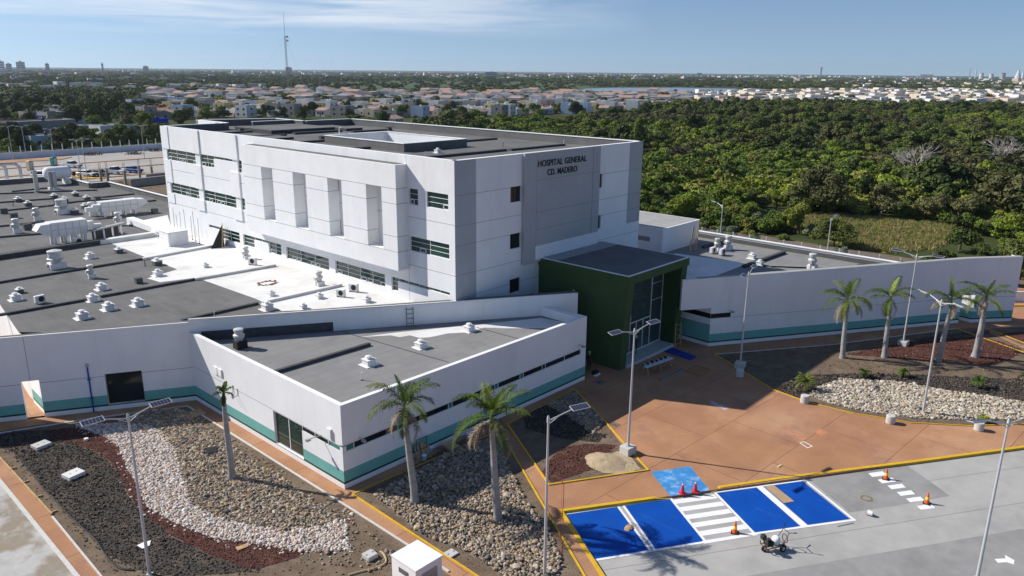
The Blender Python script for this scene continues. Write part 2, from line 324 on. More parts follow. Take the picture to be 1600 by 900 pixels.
# soil behind the long wall, and the rear car park
sheet('site_soil',[(-120,60.2),(103,60.2),(103,14),(118,14),(118,262),(-120,262)],-.30,DIRT)
RC=layer(mat('rear_parking_concrete',(.36,.345,.32),rough=.95,var=.08,vscale=.12,spec=.15),(.27,.255,.235),.07,.5,.7,amount=.7)
sheet('rear_car_park',[(-90,193),(115,188),(115,251),(-90,251)],-.22,RC)
mb=MB()
for Y in (229.5,212.5,195.5):
    mb.prism([(-60,Y-.7),(112,Y-1.7),(112,Y-.5),(-60,Y+.5)],-.22,-.06)
mb.prism([(58,243),(76,241.5),(80,246),(70,249),(58,249)],-.22,-.08)
tag(mb.build('terracotta_median',TERRA),kind='structure')
mb=MB();strip(mb,[(63,213.5),(66,199),(68.6,193)],1.0,-.21,-.06);strip(mb,[(100,229.6),(106,233)],.8,-.2,-.05);tag(mb.build('yellow_median_kerb',YEL),kind='structure')
# kerbs round the road
mb=MB();kw=.24
pts=[along(KA,ld,60),KA,G(1020,778),]
strip(mb,pts,kw,-.128,.03)
def ramp_kerb(a,b,h0,h1,w=kw):
    a=Vector(a);b=Vector(b);d=(b-a).normalized();n=Vector((-d.y,d.x))*w/2
    A=[a-n,b-n,b+n,a+n];hs=[h0,h1,h1,h0];i=len(mb.v)
    mb.v+=[(p.x,p.y,-.128) for p in A]+[(p.x,p.y,h) for p,h in zip(A,hs)]
    for f in((4,5,6,7),(0,1,5,4),(1,2,6,5),(2,3,7,6),(3,0,4,7)): mb.f.append(tuple(i+k for k in f));mb.m.append(0)
ramp_kerb(G(1020,778),KB,.03,-.10);ramp_kerb(KC,G(1126,761),-.10,.03);strip(mb,[G(1126,761),G(1220,747),G(1420,722),KE,KF],kw,-.128,.03)
tag(mb.build('yellow_road_kerb',YEL),kind='structure')
# ------------------------------------------------------------------ paint on the road (road level -0.13)
RZ=-.13
DC=layer(layer(mat('darker_concrete_slab',(.285,.28,.27),rough=.9,var=.09,vscale=.8,bump=.1,bscale=40,spec=.2),(.21,.208,.205),.35,.48,.68,amount=.7),(.36,.35,.33),.9,.55,.8,stretch=(.3,1,1),amount=.5)
sheet('road_slab',PG([(1262,747.5),(1330,738),(1416,727),(1450,750),(1484,775),(1400,790),(1327,801)],-.13),-.127,DC)
sheet('road_slab',PG([(1150,903),(1340,870),(1530,838),(1660,815),(1660,960),(1100,960)],-.13),-.127,DC)
def painted(name,px,m,z=RZ+.004,label=None): 
    return sheet(name,PG(px,RZ),z,m,label=label)
painted('blue_parking_bay',[(886,804),(965,792.4),(1015,860),(930,874)],BLUE,RZ+.006)
painted('blue_parking_bay',[(975.6,790),(1047,779.6),(1101,845.6),(1024,858.4)],BLUE,RZ+.006)
painted('blue_parking_bay',[(1120,770.4),(1183,762),(1250,822),(1180,832.4)],BLUE,RZ+.006)
painted('blue_parking_bay',[(1194,760.5),(1254,752),(1328,811),(1262,820)],BLUE,RZ+.006)
def lineq(mb,a,b,w,z):
    a=G(*a,RZ);b=G(*b,RZ);strip(mb,[a,b],w,z-.003,z)
mb=MB()
for a,b,w_ in (((885,803),(1048,779),.12),((966,792),(1016,860),.14),((974.5,790.5),(1023,859),.14),((929,875.5),(1102,847),.17),((1048,779),(1103,847),.16),((1117,769.5),(1178,833),.16),
    ((1102,847),(1179,834.5),.28),((1117,769.5),(1258,750.5),.12),((1188,762),(1256,821),.42),((1258,750.5),(1334,812),.15),((1178,834),(1335,812.5),.17)): lineq(mb,a,b,w_,RZ+.010)
tag(mb.build('white_bay_line',WPAINT),kind='structure')
mb=MB();A0,A1,B0,B1=G(1050,779,RZ),G(1114,770.5,RZ),G(1101,847,RZ),G(1177,834.5,RZ)
def lerp(a,b,t): return (a[0]+(b[0]-a[0])*t,a[1]+(b[1]-a[1])*t)
for k in range(5):
    t0=.035+k*.186;t1=t0+.10
    mb.prism([lerp(A0,B0,t0),lerp(A1,B1,t0),lerp(A1,B1,t1),lerp(A0,B0,t1)],RZ+.002,RZ+.007)
tag(mb.build('crosswalk_bar',WPAINT),kind='structure')
mb=MB()
for cx,cy in((1371,740.7),(1386,750.7),(1401,760),(1415.5,770.3),(1430,780.3),(1447,792)):
    mb.poly([(*G(cx+dx,cy+dy,RZ),RZ+.006) for dx,dy in((-14.5,-1.2),(8,-4.3),(14.5,1.8),(-8,4.6))][::-1])
tag(mb.build('crosswalk_dash',WPAINT),kind='structure')
mb=MB();mb.poly([(*G(x,y,RZ),RZ+.006) for x,y in((1554,873.5),(1571,872.5),(1570,867),(1585,875.5),(1584,882),(1573,878.5),(1559,879.5))][::-1])
tag(mb.build('white_road_arrow',WPAINT),kind='structure')
# the worn blue ramp between the bays, blue mat by the entrance, stains
sheet('blue_kerb_ramp',PG([(1017,737.5),(1078,728.5),(1109,766),(1047,775.5)]),.005,BLUEW)
GR=mat('bare_ramp_lip',(.27,.265,.25),rough=.9,var=.12,vscale=3);sheet('ramp_lip',[G(1049,775,RZ),G(1110,765.5,RZ),G(1115,770,RZ),G(1053,780,RZ)],RZ+.003,GR)
mb=MB();c=G(1354,779,RZ);mb.lathe([(.52,0),(.52,.008)],(c[0],c[1],RZ+.001),24);mb.lathe([(.36,0),(.36,.014)],(c[0],c[1],RZ+.001),24,m=1);mb.lathe([(.24,0),(.24,.018)],(c[0],c[1],RZ+.001),20,m=0)
MAN=mat('cast_manhole_tan',(.30,.27,.21),rough=.8,var=.2,vscale=8,bump=.5,bscale=30);tag(mb.build('manhole_cover',[MAN,mat('manhole_ring',(.16,.15,.13),rough=.9)]),'round tan cast manhole cover set in the grey road right of the blue bays','manhole cover')
PALEST=mat('pale_primer_patch',(.52,.34,.24),rough=.9,var=.2,vscale=2);OR=mat('fresh_orange_patch',(.55,.22,.10),rough=.9,var=.1,vscale=2)
for px in ([(1104,627),(1112,626),(1140,637),(1132,641)],):
    sheet('primer_patch',wobble(PG(px),.05,3,.3),.004,mat('lilac_primer_patch',(.50,.40,.40),rough=.9,var=.2,vscale=3))
sheet('orange_patch',PG([(1281,670),(1291,677),(1284,680),(1274,676)]),.004,OR);sheet('orange_patch',PG([(1218,668),(1236,673),(1262,686),(1252,688)]),.004,mat('dull_orange_patch',(.47,.21,.12),rough=.9,var=.2,vscale=3))
mb=MB();fr=PG([(1250,692),(1256,690),(1269,697),(1262,700)]);strip(mb,fr+[fr[0]],.06,.001,.006);tag(mb.build('chalk_frame',WPAINT),kind='structure')
# lower-left service road
Lr=[G(0,752),G(120,900)];dd=((Lr[1][0]-Lr[0][0])/math.dist(*Lr),(Lr[1][1]-Lr[0][1])/math.dist(*Lr))
La=along(Lr[0],dd,-3);Lb=along(Lr[1],dd,14)
RDL=layer(layer(mat('muddy_service_road',(.45,.44,.42),rough=.92,var=.1,vscale=.8,bump=.2,bscale=12),(.24,.19,.13),.25,.47,.56,amount=.85),(.33,.32,.31),1.2,.52,.72,stretch=(1,.4,1),amount=.7)
nn=(-dd[1],dd[0])
if nn[0]>0: nn=(-nn[0],-nn[1])
sheet('service_road',[La,Lb,along(Lb,nn,30),along(La,nn,30)],.009,RDL)
WK=layer(mat('white_limed_kerb',(.60,.58,.55),rough=.9,var=.12,vscale=2),(.36,.31,.25),2,.5,.75,amount=.7)
mb=MB();strip(mb,[La,Lb],.22,0,.05);strip(mb,[G(82,808),G(158,901),G(190,945)],.10,0,.06);tag(mb.build('white_path_kerb',WK),kind='structure')
# ------------------------------------------------------------------ planting beds
bedL=PG([(-60,686),(36,667),(140,655),(292,635),(325,655),(533,786),(560,803),(635,852),(740,925),(170,915),(82,807),(0,718),(-40,692)])
bedM=PG([(553,775),(666,717),(746,682),(780,673),(850,792),(922,915),(765,915)])
bedC=PG([(793,664),(897,609),(945,660),(976,701),(1012,735),(858,758)])
bedR=PG([(1117,554),(1300,538),(1492,514),(1530,512),(1600,545),(1680,585),(1700,655),(1600,663),(1516,666),(1423,661),(1333,646),(1262,629),(1208,609)])
bedR2=PG([(1540,514),(1600,511),(1680,505),(1700,545),(1610,545)])
for nm,b in (('garden_bed',bedL),('garden_bed',bedM),('garden_bed',bedC),('garden_bed',bedR),('garden_bed',bedR2)): sheet(nm,b,.012,DIRT)
# bed edging: yellow painted, or bare concrete beside the annex
mb=MB();yw=.10
strip(mb,[G(752,905),G(551,773),G(666,716),G(746,681),G(781,672.5)][:2],yw,0,.07)
strip(mb,[G(551,773),G(781,672)],yw*.7,0,.05);strip(mb,[G(781,673),G(850,792),G(922,915)],yw,0,.07)
strip(mb,[G(793,663),G(858,758),G(1013,735),G(946,660),G(898,609)],yw,0,.07);strip(mb,[G(793,663),G(898,609)],yw*.5,0,.05)
e=PG([(1117,554),(1208,609),(1262,629),(1333,646),(1423,661),(1516,666),(1600,663)]);strip(mb,e,yw*.8,0,.06);strip(mb,[G(1492,513),G(1600,551)],.09,0,.06);strip(mb,[G(1540,513),G(1610,540)],.09,0,.06)
tag(mb.build('yellow_bed_edging',YEL),kind='structure')
mb=MB();strip(mb,[G(-60,687),G(140,655),G(293,635),G(533,786),G(560,803),G(640,854),G(700,893)],.13,0,.06);strip(mb,[G(1117,554),G(1300,539),G(1492,514)],.10,0,.05);tag(mb.build('concrete_bed_edging',WK),kind='structure')
# gravel areas (3x zoom co-ordinates of the survey)
def z3(pts,ox,oy,s=3.): return [G(ox+x/s,oy+y/s) for x,y in pts]
darkL=z3([(0,290),(60,320),(130,400),(200,480),(300,600),(400,690),(500,800),(640,870),(830,905),(1200,880),(1160,862),(960,792),(800,712),(680,612),(600,522),(560,422),(480,332),(350,282),(230,215),(60,225),(-100,260)],0,600)
redL=z3([(230,215),(350,205),(490,250),(560,300),(600,400),(640,470),(680,560),(720,600),(850,665),(1000,725),(1150,745),(1300,770),(1430,790),(1390,815),(1200,872),(1150,860),(960,790),(800,710),(680,610),(600,520),(560,420),(480,330),(350,280),(240,262)],0,600)
whiteL=z3([(345,195),(560,185),(700,190),(770,235),(820,310),(850,400),(870,480),(900,570),(1000,620),(1150,660),(1350,690),(1500,670),(1620,640),(1640,780),(1430,790),(1300,770),(1150,745),(1000,725),(850,665),(720,600),(680,560),(640,470),(600,400),(560,300),(490,250)],0,600)
tanL=z3([(560,180),(700,130),(850,115),(930,180),(1000,225),(1100,300),(1200,370),(1300,420),(1450,540),(1560,600),(1620,640),(1350,690),(1150,660),(1000,620),(900,570),(870,480),(850,400),(820,310),(770,235),(700,190)],0,600)
sheet('black_gravel_area',wobble(darkL,.06,1),.018,LAVA);sheet('red_gravel_area',wobble(redL,.05,2),.022,REDG)
PEB=mat('pebble_underlay',(.22,.19,.16),rough=.95,var=.4,vscale=9,bump=.8,bscale=14)
sheet('pebble_underlay',wobble(whiteL,.05,3),.017,mat('pale_pebble_underlay',(.36,.32,.28),rough=.95,var=.3,vscale=9,bump=.8,bscale=14));sheet('pebble_underlay',wobble(tanL,.05,4),.016,PEB)
stoneM=z3([(150,520),(380,395),(600,275),(700,262),(740,300),(800,420),(870,560),(940,640),(1010,760),(1040,860),(1010,930),(780,930),(700,860),(590,790),(480,745),(400,720)],533,600)
sheet('pebble_underlay',wobble(stoneM,.06,5),.016,PEB)
stoneC=z3([(960,100),(1095,35),(1180,130),(1230,180),(1180,240),(1060,150)],533,600);blackC=z3([(850,150),(960,100),(1060,150),(1190,230),(1250,235),(1200,275),(1050,260),(870,215)],533,600)
redC=z3([(960,375),(1040,300),(1150,280),(1290,285),(1270,320),(1160,330),(1150,370),(1200,400),(1100,430),(985,465),(940,420)],533,600)
sheet('pebble_underlay',wobble(stoneC,.05,6),.016,PEB);sheet('black_gravel_area',wobble(blackC,.06,7),.017,LAVA);sheet('red_gravel_area',wobble(redC,.06,8),.018,REDG)
z7=lambda p:[G(1060+x/2.963,360+y/2.963) for x,y in p]
stoneR=z7([(600,770),(660,720),(760,690),(1000,700),(1250,745),(1450,770),(1620,800),(1800,830),(1800,900),(1600,878),(1400,880),(1100,872),(850,838),(690,800)])
blackR=z7([(440,735),(540,690),(640,668),(850,662),(1100,668),(1350,680),(1600,690),(1800,700),(1800,830),(1620,800),(1450,770),(1250,745),(1000,700),(760,690),(660,720),(600,770),(540,775)])
redR=z7([(770,575),(900,545),(1050,520),(1200,500),(1400,492),(1500,520),(1590,553),(1540,600),(1440,628),(1280,605),(1150,610),(1000,592)])
black2=z7([(1090,505),(1250,480),(1440,462),(1440,480),(1200,500),(1100,515)])
sheet('pebble_underlay',wobble(stoneR,.06,9),.016,PEB);sheet('black_gravel_area',wobble(blackR,.07,10),.017,LAVA);sheet('red_gravel_area',wobble(redR,.07,11),.018,REDG);sheet('black_gravel_area',wobble(black2,.07,12),.020,LAVA)
sheet('red_gravel_area',wobble(PG([(1560,522),(1600,518),(1690,514),(1700,540),(1612,541)]),.06,13),.018,REDG)
# loose stones
def stone(seed,flat=.6):
    bm=bmesh.new();bmesh.ops.create_icosphere(bm,subdivisions=1,radius=.5);r=random.Random(seed)
    for v in bm.verts: v.co*=r.uniform(.75,1.12);v.co.z*=flat
    mb=MB();mb.v=[tuple(v.co) for v in bm.verts];mb.f=[tuple(v.index for v in f.verts) for f in bm.faces];mb.m=[0]*len(mb.f);bm.free();return mb
clod=rampmat('soil_clod',[(.15,.11,.075),(.20,.15,.10),(.10,.075,.055),(.28,.22,.16)],scale=3)
tanm=rampmat('river_stone',[(.32,.25,.18),(.23,.185,.15),(.38,.31,.23),(.16,.14,.125),(.46,.39,.31),(.30,.21,.13),(.42,.33,.21),(.26,.22,.185)],scale=2)
whm=rampmat('pale_quartz_pebble',[(.64,.56,.50),(.58,.48,.42),(.70,.65,.60),(.52,.38,.29),(.66,.56,.49),(.50,.44,.39),(.68,.62,.57)],scale=2)
lvm=rampmat('black_lava_stone',[(.045,.040,.038),(.070,.058,.050),(.035,.032,.032),(.11,.085,.062),(.055,.048,.045),(.15,.115,.085)],scale=3)
rdm=rampmat('red_lava_stone',[(.095,.034,.028),(.12,.045,.035),(.07,.028,.024),(.12,.07,.05)],scale=3)
def stones(name,poly,d,size,m,flat,z=.02,seed=1,fill=1.,hump=0):
    p=np.array(poly);lo=p.min(0);hi=p.max(0);r=np.random.default_rng(seed);nx=int((hi[0]-lo[0])/d);ny=int((hi[1]-lo[1])/d)
    gx,gy=np.meshgrid(np.arange(nx),np.arange(ny));x=lo[0]+(gx.ravel()+r.random(gx.size))*d;y=lo[1]+(gy.ravel()+r.random(gx.size))*d
    k=inpoly(x,y,poly)&(r.random(x.size)<fill);x=x[k];y=y[k];n=len(x);s=size*np.exp(r.normal(0,.32,n))
    zz=z+s*.18+(np.sin(x*1.3+seed)*np.cos(y*1.1)*.5+.5)*hump
    sc=np.stack([s*r.uniform(.8,1.3,n),s*r.uniform(.7,1.1,n),s],1);ro=np.stack([r.normal(0,.25,n),r.normal(0,.25,n),r.uniform(0,6.28,n)],1)
    return scatter(name,np.stack([x,y,zz],1),[proto(stone(seed*10+i,flat),name+'_piece',m) for i in range(4)],sc,ro)
stones('white_pebbles',whiteL,.125,.155,whm,.62,seed=2,fill=.95);stones('mixed_pebbles',whiteL,.5,.15,tanm,.62,seed=21,fill=.7);stones('river_stones',tanL,.135,.175,tanm,.62,seed=3)
stones('river_stones',stoneM,.145,.195,tanm,.62,seed=4,hump=.08);stones('river_stones',stoneC,.135,.175,tanm,.62,seed=5);stones('river_stones',stoneR,.155,.215,rampmat('pale_river_stone',[(.46,.40,.31),(.36,.31,.25),(.52,.47,.38),(.27,.24,.20),(.58,.52,.43),(.40,.31,.21)],scale=2),.62,seed=6)
stones('black_lava_gravel',darkL,.125,.095,lvm,.8,seed=7,fill=.66);stones('soil_clods',darkL,.35,.07,clod,.7,seed=22,fill=.6);stones('black_lava_gravel',blackC,.13,.11,lvm,.8,seed=8,fill=.8);stones('black_lava_gravel',blackR,.17,.14,lvm,.8,seed=9,fill=.7)
stones('red_lava_gravel',redL,.10,.06,rdm,.8,seed=10,fill=.6);stones('red_lava_gravel',redC,.12,.07,rdm,.8,seed=11,fill=.5);stones('red_lava_gravel',redR,.16,.09,rdm,.8,seed=12,fill=.5)
clod=rampmat('soil_clod',[(.15,.11,.075),(.20,.15,.10),(.10,.075,.055),(.28,.22,.16)],scale=3)
stones('soil_clods',bedL,.35,.07,clod,.7,seed=13,fill=.7);stones('soil_clods',bedM,.3,.06,clod,.7,seed=14,fill=.6);stones('soil_clods',bedC,.3,.06,clod,.7,seed=15,fill=.6);stones('soil_clods',bedR,.4,.09,clod,.7,seed=16,fill=.5)
stones('scattered_stones',z3([(1480,600),(1600,560),(1750,700),(1900,830),(1800,900),(1500,860),(1400,800)],0,600),.3,.17,tanm,.62,seed=17,fill=.5)

def strays(name,poly,n,spread,size,m,seed):
    r=np.random.default_rng(seed);P=np.array(poly);i=r.integers(0,len(P),n);t=r.random(n)[:,None];q=P[i]*(1-t)+np.roll(P,-1,0)[i]*t+r.normal(0,spread,(n,2));k=inpoly(q[:,0],q[:,1],bedL);q=q[k];n=len(q);s=size*np.exp(r.normal(0,.35,n))
    scatter(name,np.stack([q[:,0],q[:,1],0*s+.03],1),[proto(stone(seed*10+k,.65),name+'_piece',m) for k in range(3)],np.stack([s,s,s],1),np.stack([0*s,0*s,r.random(n)*6.28],1))
strays('white_pebbles',whiteL,420,.28,.12,whm,31);strays('river_stones',tanL,420,.35,.15,tanm,32);strays('black_lava_gravel',darkL,500,.3,.08,lvm,33)
# ================================================================== buildings
class Wall:
    "a wall plane p0->p1 (xy) with holes, painted bands, joints; d measured outwards (to the right of p0->p1 seen from above)"
    def __init__(s,p0,p1,flip=False):
        s.p0=Vector(p0);t=Vector(p1)-s.p0;s.L=t.length;s.t=t/s.L;s.n=Vector((s.t.y,-s.t.x))*(-1 if flip else 1)
    def P(s,a,z,d=0): q=s.p0+s.t*a+s.n*d;return (q.x,q.y,z)
    def face(s,mb,a0,a1,z0,z1,d=0,m=0):
        p=[s.P(a0,z0,d),s.P(a1,z0,d),s.P(a1,z1,d),s.P(a0,z1,d)]
        nrm=(Vector(p[1])-Vector(p[0])).cross(Vector(p[2])-Vector(p[1]))
        if nrm.dot(Vector((s.n.x,s.n.y,0)))<0: p=p[::-1]
        mb.poly(p,m)
    def bar(s,mb,a0,a1,z0,z1,d0,d1,m=0):
        c=[s.P(a,z,d) for z in(z0,z1) for (a,d) in((a0,d0),(a1,d0),(a1,d1),(a0,d1))];i=len(mb.v);mb.v+=c
        for q in((3,2,1,0),(4,5,6,7),(0,1,5,4),(1,2,6,5),(2,3,7,6),(3,0,4,7)): mb.f.append(tuple(i+k for k in q));mb.m.append(m)
    def skin(s,mb,z0,z1,holes=(),bands=(),vbands=(),depth=.25,m=0,jz=(),js=(),jm=None,jw=.03,a0=0,a1=None,mrev=None):
        a1=s.L if a1 is None else a1
        A={a0,a1};Z={z0,z1}
        for h in holes: A|={h[0],h[1]};Z|={h[2],h[3]}
        for b in bands: Z|={b[0],b[1]}
        for b in vbands: A|={b[0],b[1]};Z|={b[2],b[3]}
        A=sorted(a for a in A if a0-1e-6<=a<=a1+1e-6);Z=sorted(z for z in Z if z0-1e-6<=z<=z1+1e-6)
        ish=lambda a,z:any(h[0]<a<h[1] and h[2]<z<h[3] for h in holes)
        for i in range(len(A)-1):
            for j in range(len(Z)-1):
                if A[i+1]-A[i]<1e-5 or Z[j+1]-Z[j]<1e-5: continue
                a=(A[i]+A[i+1])/2;z=(Z[j]+Z[j+1])/2
                if ish(a,z):
                    mr=m if mrev is None else mrev
                    for (da,dz,q) in((-1,0,0),(1,0,1),(0,-1,2),(0,1,3)):
                        na=a if da==0 else (A[i]-1e-3 if da<0 else A[i+1]+1e-3);nz=z if dz==0 else (Z[j]-1e-3 if dz<0 else Z[j+1]+1e-3)
                        if ish(na,nz): continue
                        if q<2: x=A[i] if q==0 else A[i+1];mb.poly([s.P(x,Z[j],0),s.P(x,Z[j],-depth),s.P(x,Z[j+1],-depth),s.P(x,Z[j+1],0)],mr)
                        else: zz=Z[j] if q==2 else Z[j+1];mb.poly([s.P(A[i],zz,0),s.P(A[i],zz,-depth),s.P(A[i+1],zz,-depth),s.P(A[i+1],zz,0)],mr)
                    continue
                mm=m
                for b in bands:
                    if b[0]<z<b[1]: mm=b[2]
                for b in vbands:
                    if b[0]<a<b[1] and b[2]<z<b[3]: mm=b[4]
                s.face(mb,A[i],A[i+1],Z[j],Z[j+1],0,mm)
        if jm is not None:
            for z in jz:
                for i in range(len(A)-1):
                    if not ish((A[i]+A[i+1])/2,z): s.face(mb,A[i],A[i+1],z-jw/2,z+jw/2,.003,jm)
            for a in js:
                for j in range(len(Z)-1):
                    if not ish(a,(Z[j]+Z[j+1])/2): s.face(mb,a-jw/2,a+jw/2,Z[j],Z[j+1],.004,jm)
    def window(s,parent,a0,a1,z0,z1,cols,rows=2,sash=0,depth=.2,glass=None,bar=.045,frame=None,seed=0,name='window',label=None,litcols=()):
        "white frame bars as the part, its glass pane as the sub-part; the lowest row may carry small framed sashes"
        r=random.Random(seed);fm=MB();e=bar/2
        edges=[a0+(a1-a0)*k/cols for k in range(cols+1)] if isinstance(cols,int) else [a0]+list(cols)+[a1]
        zs=[z0+(z1-z0)*k/rows for k in range(rows+1)] if isinstance(rows,int) else [z0]+list(rows)+[z1]
        for k,a in enumerate(edges): s.bar(fm,max(a0,a-e),min(a1,a+e),z0,z1,-depth-.02,-depth+.04)
        for z in zs:
            s.bar(fm,a0,a1,max(z0,z-e*.8),min(z1,z+e*.8),-depth-.018,-depth+.045)
        if sash:
            zt=zs[1];n=max(2,int((a1-a0)/.85));w_=(a1-a0)/n
            for k in range(n):
                if r.random()<.45:
                    x0=a0+k*w_+.02;x1=x0+w_*.8;t=.05
                    for q in((x0,x1,z0+.02,z0+.02+t),(x0,x1,zt-.03-t,zt-.03),(x0,x0+t,z0,zt),(x1-t,x1,z0,zt)): s.bar(fm,q[0],q[1],q[2],q[3],-depth-.015,-depth+.07)
        f=fm.build(name,frame or FRAMEW,parent)
        if label: f['label']=label
        g=MB();ms=[glass or GLASSG,GLASST]
        for i in range(len(edges)-1): s.face(g,edges[i],edges[i+1],z0,z1,-depth,1 if i in litcols else 0)
        sub(g.build('pane',ms),f);return f
WM=[WHITE,GREYP,TEAL,DKGR,JOINT,MEMB,MEMW,WHITE2,MEMD,mat('black_window_band',(.012,.014,.016),rough=.3,spec=.15),MEML,MEMA]   # material slots shared by the walls
STR=((.47,1.21,2),(.33,.47,3))
def ring_parapet(mb,outer,z0,z1,t,mi,mo,mt):
    "parapet round a convex/rectilinear outline: outside face mo, inside mi, top mt"
    pass
# ------------------------------------------------------------------ tower
T0X,T1X,T0Y,T1Y,TH,TR=42.0,68.9,44.55,97.2,18.15,17.25
tw=thing('hospital_tower','white four storey hospital block with grey corner panels and a recessed screen of tall slots','building',(T0X,T0Y,0),world=True)
B=MB()
LF=Wall((T0X,T0Y),(T0X,T1Y),flip=True)            # long face, a = Y - T0Y
y=lambda v:v-T0Y
rows=[(14.1,15.45),(10.0,11.32)]
wins=[]  # a0,a1,z0,z1,cols
for z0,z1 in rows:
    wins+=[(y(88.55),y(96.0),z0,z1,3,3,1),(y(84.15) if z0>12 else y(79.85),y(87.4),z0,z1,2 if z0>12 else 3,3,1)]
    wins+=[(y(77.9),y(78.8),z0,z1,1,3,1)]
wins+=[(y(79.85),y(84.15),15.14,15.45,2,1,0)]
wins+=[(y(79.75),y(84.25),6.0,7.25,2,3,0),(y(84.25),y(86.85),6.92,7.25,1,1,0)]
wins+=[(y(76.6),y(78.95),6.0,7.25,1,3,0),(y(73.6),y(76.6),6.92,7.25,2,1,0),(y(71.15),y(73.6),6.0,7.25,2,3,1)]
wins+=[(y(62.55),y(70.2),5.95,7.2,3,3,1),(y(53.85),y(61.5),5.95,7.2,4,3,1)]
wins+=[(y(52.0),y(52.9),5.95,7.2,1,3,0),(y(45.25),y(52.0),6.93,7.2,5,1,0)]
wins+=[(y(49.0),y(50.2),14.07,15.42,1,3,1),(y(45.3),y(47.93),14.1,15.4,1,3,1),(y(45.25),y(50.2),10.03,11.3,2,3,1)]
# behind the slots of the screen
for c in (70.1,62.6,54.9):
    for z0,z1 in rows: wins.append((y(c-2.4),y(c-1.5),z0,z1,1,3,0))
holes=[q[:4] for q in wins]
LF.skin(B,0,TH,holes=holes,jz=(12.98,8.74),js=(y(50.42),),jm=4,jw=.035,depth=.22)
SF=Wall((T0X,T0Y),(T1X,T0Y))                      # short face, a = X - T0X
x=lambda v:v-T0X
sw=[(x(48.6),x(50.0),14.07,15.42),(x(48.6),x(50.0),9.93,11.28),(x(48.6),x(50.0),5.88,7.18),(x(61.1),x(61.95),14.05,15.4),(x(61.05),x(61.95),9.95,11.3)]
SF.skin(B,0,TH,holes=sw,vbands=((0,x(44.42),0,TH,1),(x(66.5),x(T1X),9.8,TH,1)),jz=(15.36,12.86,11.25,8.74,6.78),jm=4,jw=.03,depth=.25)
RF=Wall((T1X,T0Y),(T1X,94.8));RF.skin(B,0,TH,jz=(12.98,8.74),jm=4)
# rear outline with its step
pts=[(T1X,94.8),(61.1,94.8),(61.1,102.2),(50.7,105.6),(50.7,97.2),(T0X,97.2)]
for a,b in zip(pts[:-1],pts[1:]): Wall(a,b).skin(B,0,TH)
# pilaster boxes on the left of the long face, cut by the windows
for a0,a1 in ((95.1,97.2),(87.2,89.0),(78.55,80.4)):
    for z0,z1 in((15.45,TH),(11.32,14.1),(8.75,10.0)): LF.bar(B,y(a0),y(min(a1,97.0)),z0,z1,0,.14 if a0<95 else .08,0)
# raised grey panel carrying the name
zb=8.55
SF.bar(B,x(50.05),x(61.05),8.3,TH+.04,0,.35,1)
B.m[-1]=1
for z in (15.75,12.9,11.3): SF.face(B,x(51.6),x(61.0),z-.015,z+.015,.353,4)
SF.face(B,x(59.86),x(59.93),9.8,TH,.356,4);SF.face(B,x(51.62),x(51.65),9.8,TH,.355,4)
SF.face(B,x(51.62),x(61.05),8.5,9.8,.354,0)
tower_wall=B.build('wall',WM,tw)
B=MB()
# bays screen standing 1.2 m in front
BX=40.8;S=Wall((BX,50.4),(BX,75.5),flip=True);b=lambda v:v-50.4
slots=[(b(52.35),b(54.5),10.0,15.43),(b(58.1),b(60.27),10.0,15.43),(b(63.83),b(66.05),10.0,15.43),(b(69.75),b(71.87),10.0,15.43)]
S.skin(B,8.35,17.43,holes=slots,depth=1.2,jz=(15.43,14.15,11.33,10.0),jm=4,jw=.035)
for sl_ in slots:
    for z in (14.15,11.33): B.poly([S.P(sl_[1]-.004,z-.018,0),S.P(sl_[1]-.004,z-.018,-1.2),S.P(sl_[1]-.004,z+.018,-1.2),S.P(sl_[1]-.004,z+.018,0)],4)
e=Wall((BX,50.4),(T0X,50.4));e.skin(B,8.35,17.43,jz=(15.43,14.15,11.33,10.0),jm=4,jw=.035)
e=Wall((BX,75.5),(T0X,75.5),flip=True);e.skin(B,8.35,17.43)
B.poly([(BX,50.4,8.35),(T0X,50.4,8.35),(T0X,75.5,8.35),(BX,75.5,8.35)],0)
B.poly([(BX,50.4,17.43),(T0X,50.4,17.43),(T0X,75.5,17.43),(BX,75.5,17.43)][::-1],0)
B.box(BX+.25,50.7,17.431,T0X,75.2,17.44,5)
B.build('slot_screen',WM,tw)
B=MB()
for q in wins: LF.window(tw,q[0],q[1],q[2],q[3],q[4],rows=q[5],sash=q[6],depth=.17,seed=int(q[0]*10+q[2]))
for q in sw: SF.window(tw,*q,cols=[q[0]+(q[1]-q[0])*.42],rows=1,depth=.2,glass=GLASSD,frame=mat('dark_window_frame',(.05,.05,.05),rough=.5,var=.1),bar=.04)
# roof: membrane, parapets, ribs, light well, slabs
B=MB();t=.35
outl=[(T0X,T0Y),(T1X,T0Y),(T1X,94.8),(61.1,94.8),(61.1,102.2),(50.7,105.6),(50.7,97.2),(T0X,97.2)]
WX0,WX1,WY0,WY1=49.4,57.5,59.5,72.4
# membrane around the light well
for r in ((T0X+.05,T0Y+.05,T1X-.05,WY0),(T0X+.05,WY1,T1X-.05,94.7),(T0X+.05,WY0,WX0,WY1),(WX1,WY0,T1X-.05,WY1),(T0X+.05,94.7,61,97.1),(50.8,97.1,61,104.5)):
    B.poly([(r[0],r[1],TR),(r[2],r[1],TR),(r[2],r[3],TR),(r[0],r[3],TR)],5)
def par(mb,a,b,z0,z1,t,top=7,inner=5,capw=.06):
    "parapet along a->b, body on the left side, membrane coloured inside, white cap"
    a=Vector(a);b=Vector(b);d=(b-a).normalized();n=Vector((-d.y,d.x));a=a+d*.02;b=b-d*.02
    mb.prism([tuple(a),tuple(b),tuple(b+n*t),tuple(a+n*t)],z0,z1,inner)
    mb.prism([tuple(a-n*.004),tuple(b-n*.004),tuple(b+n*(t+capw)),tuple(a+n*(t+capw))],z1,z1+.07,top)
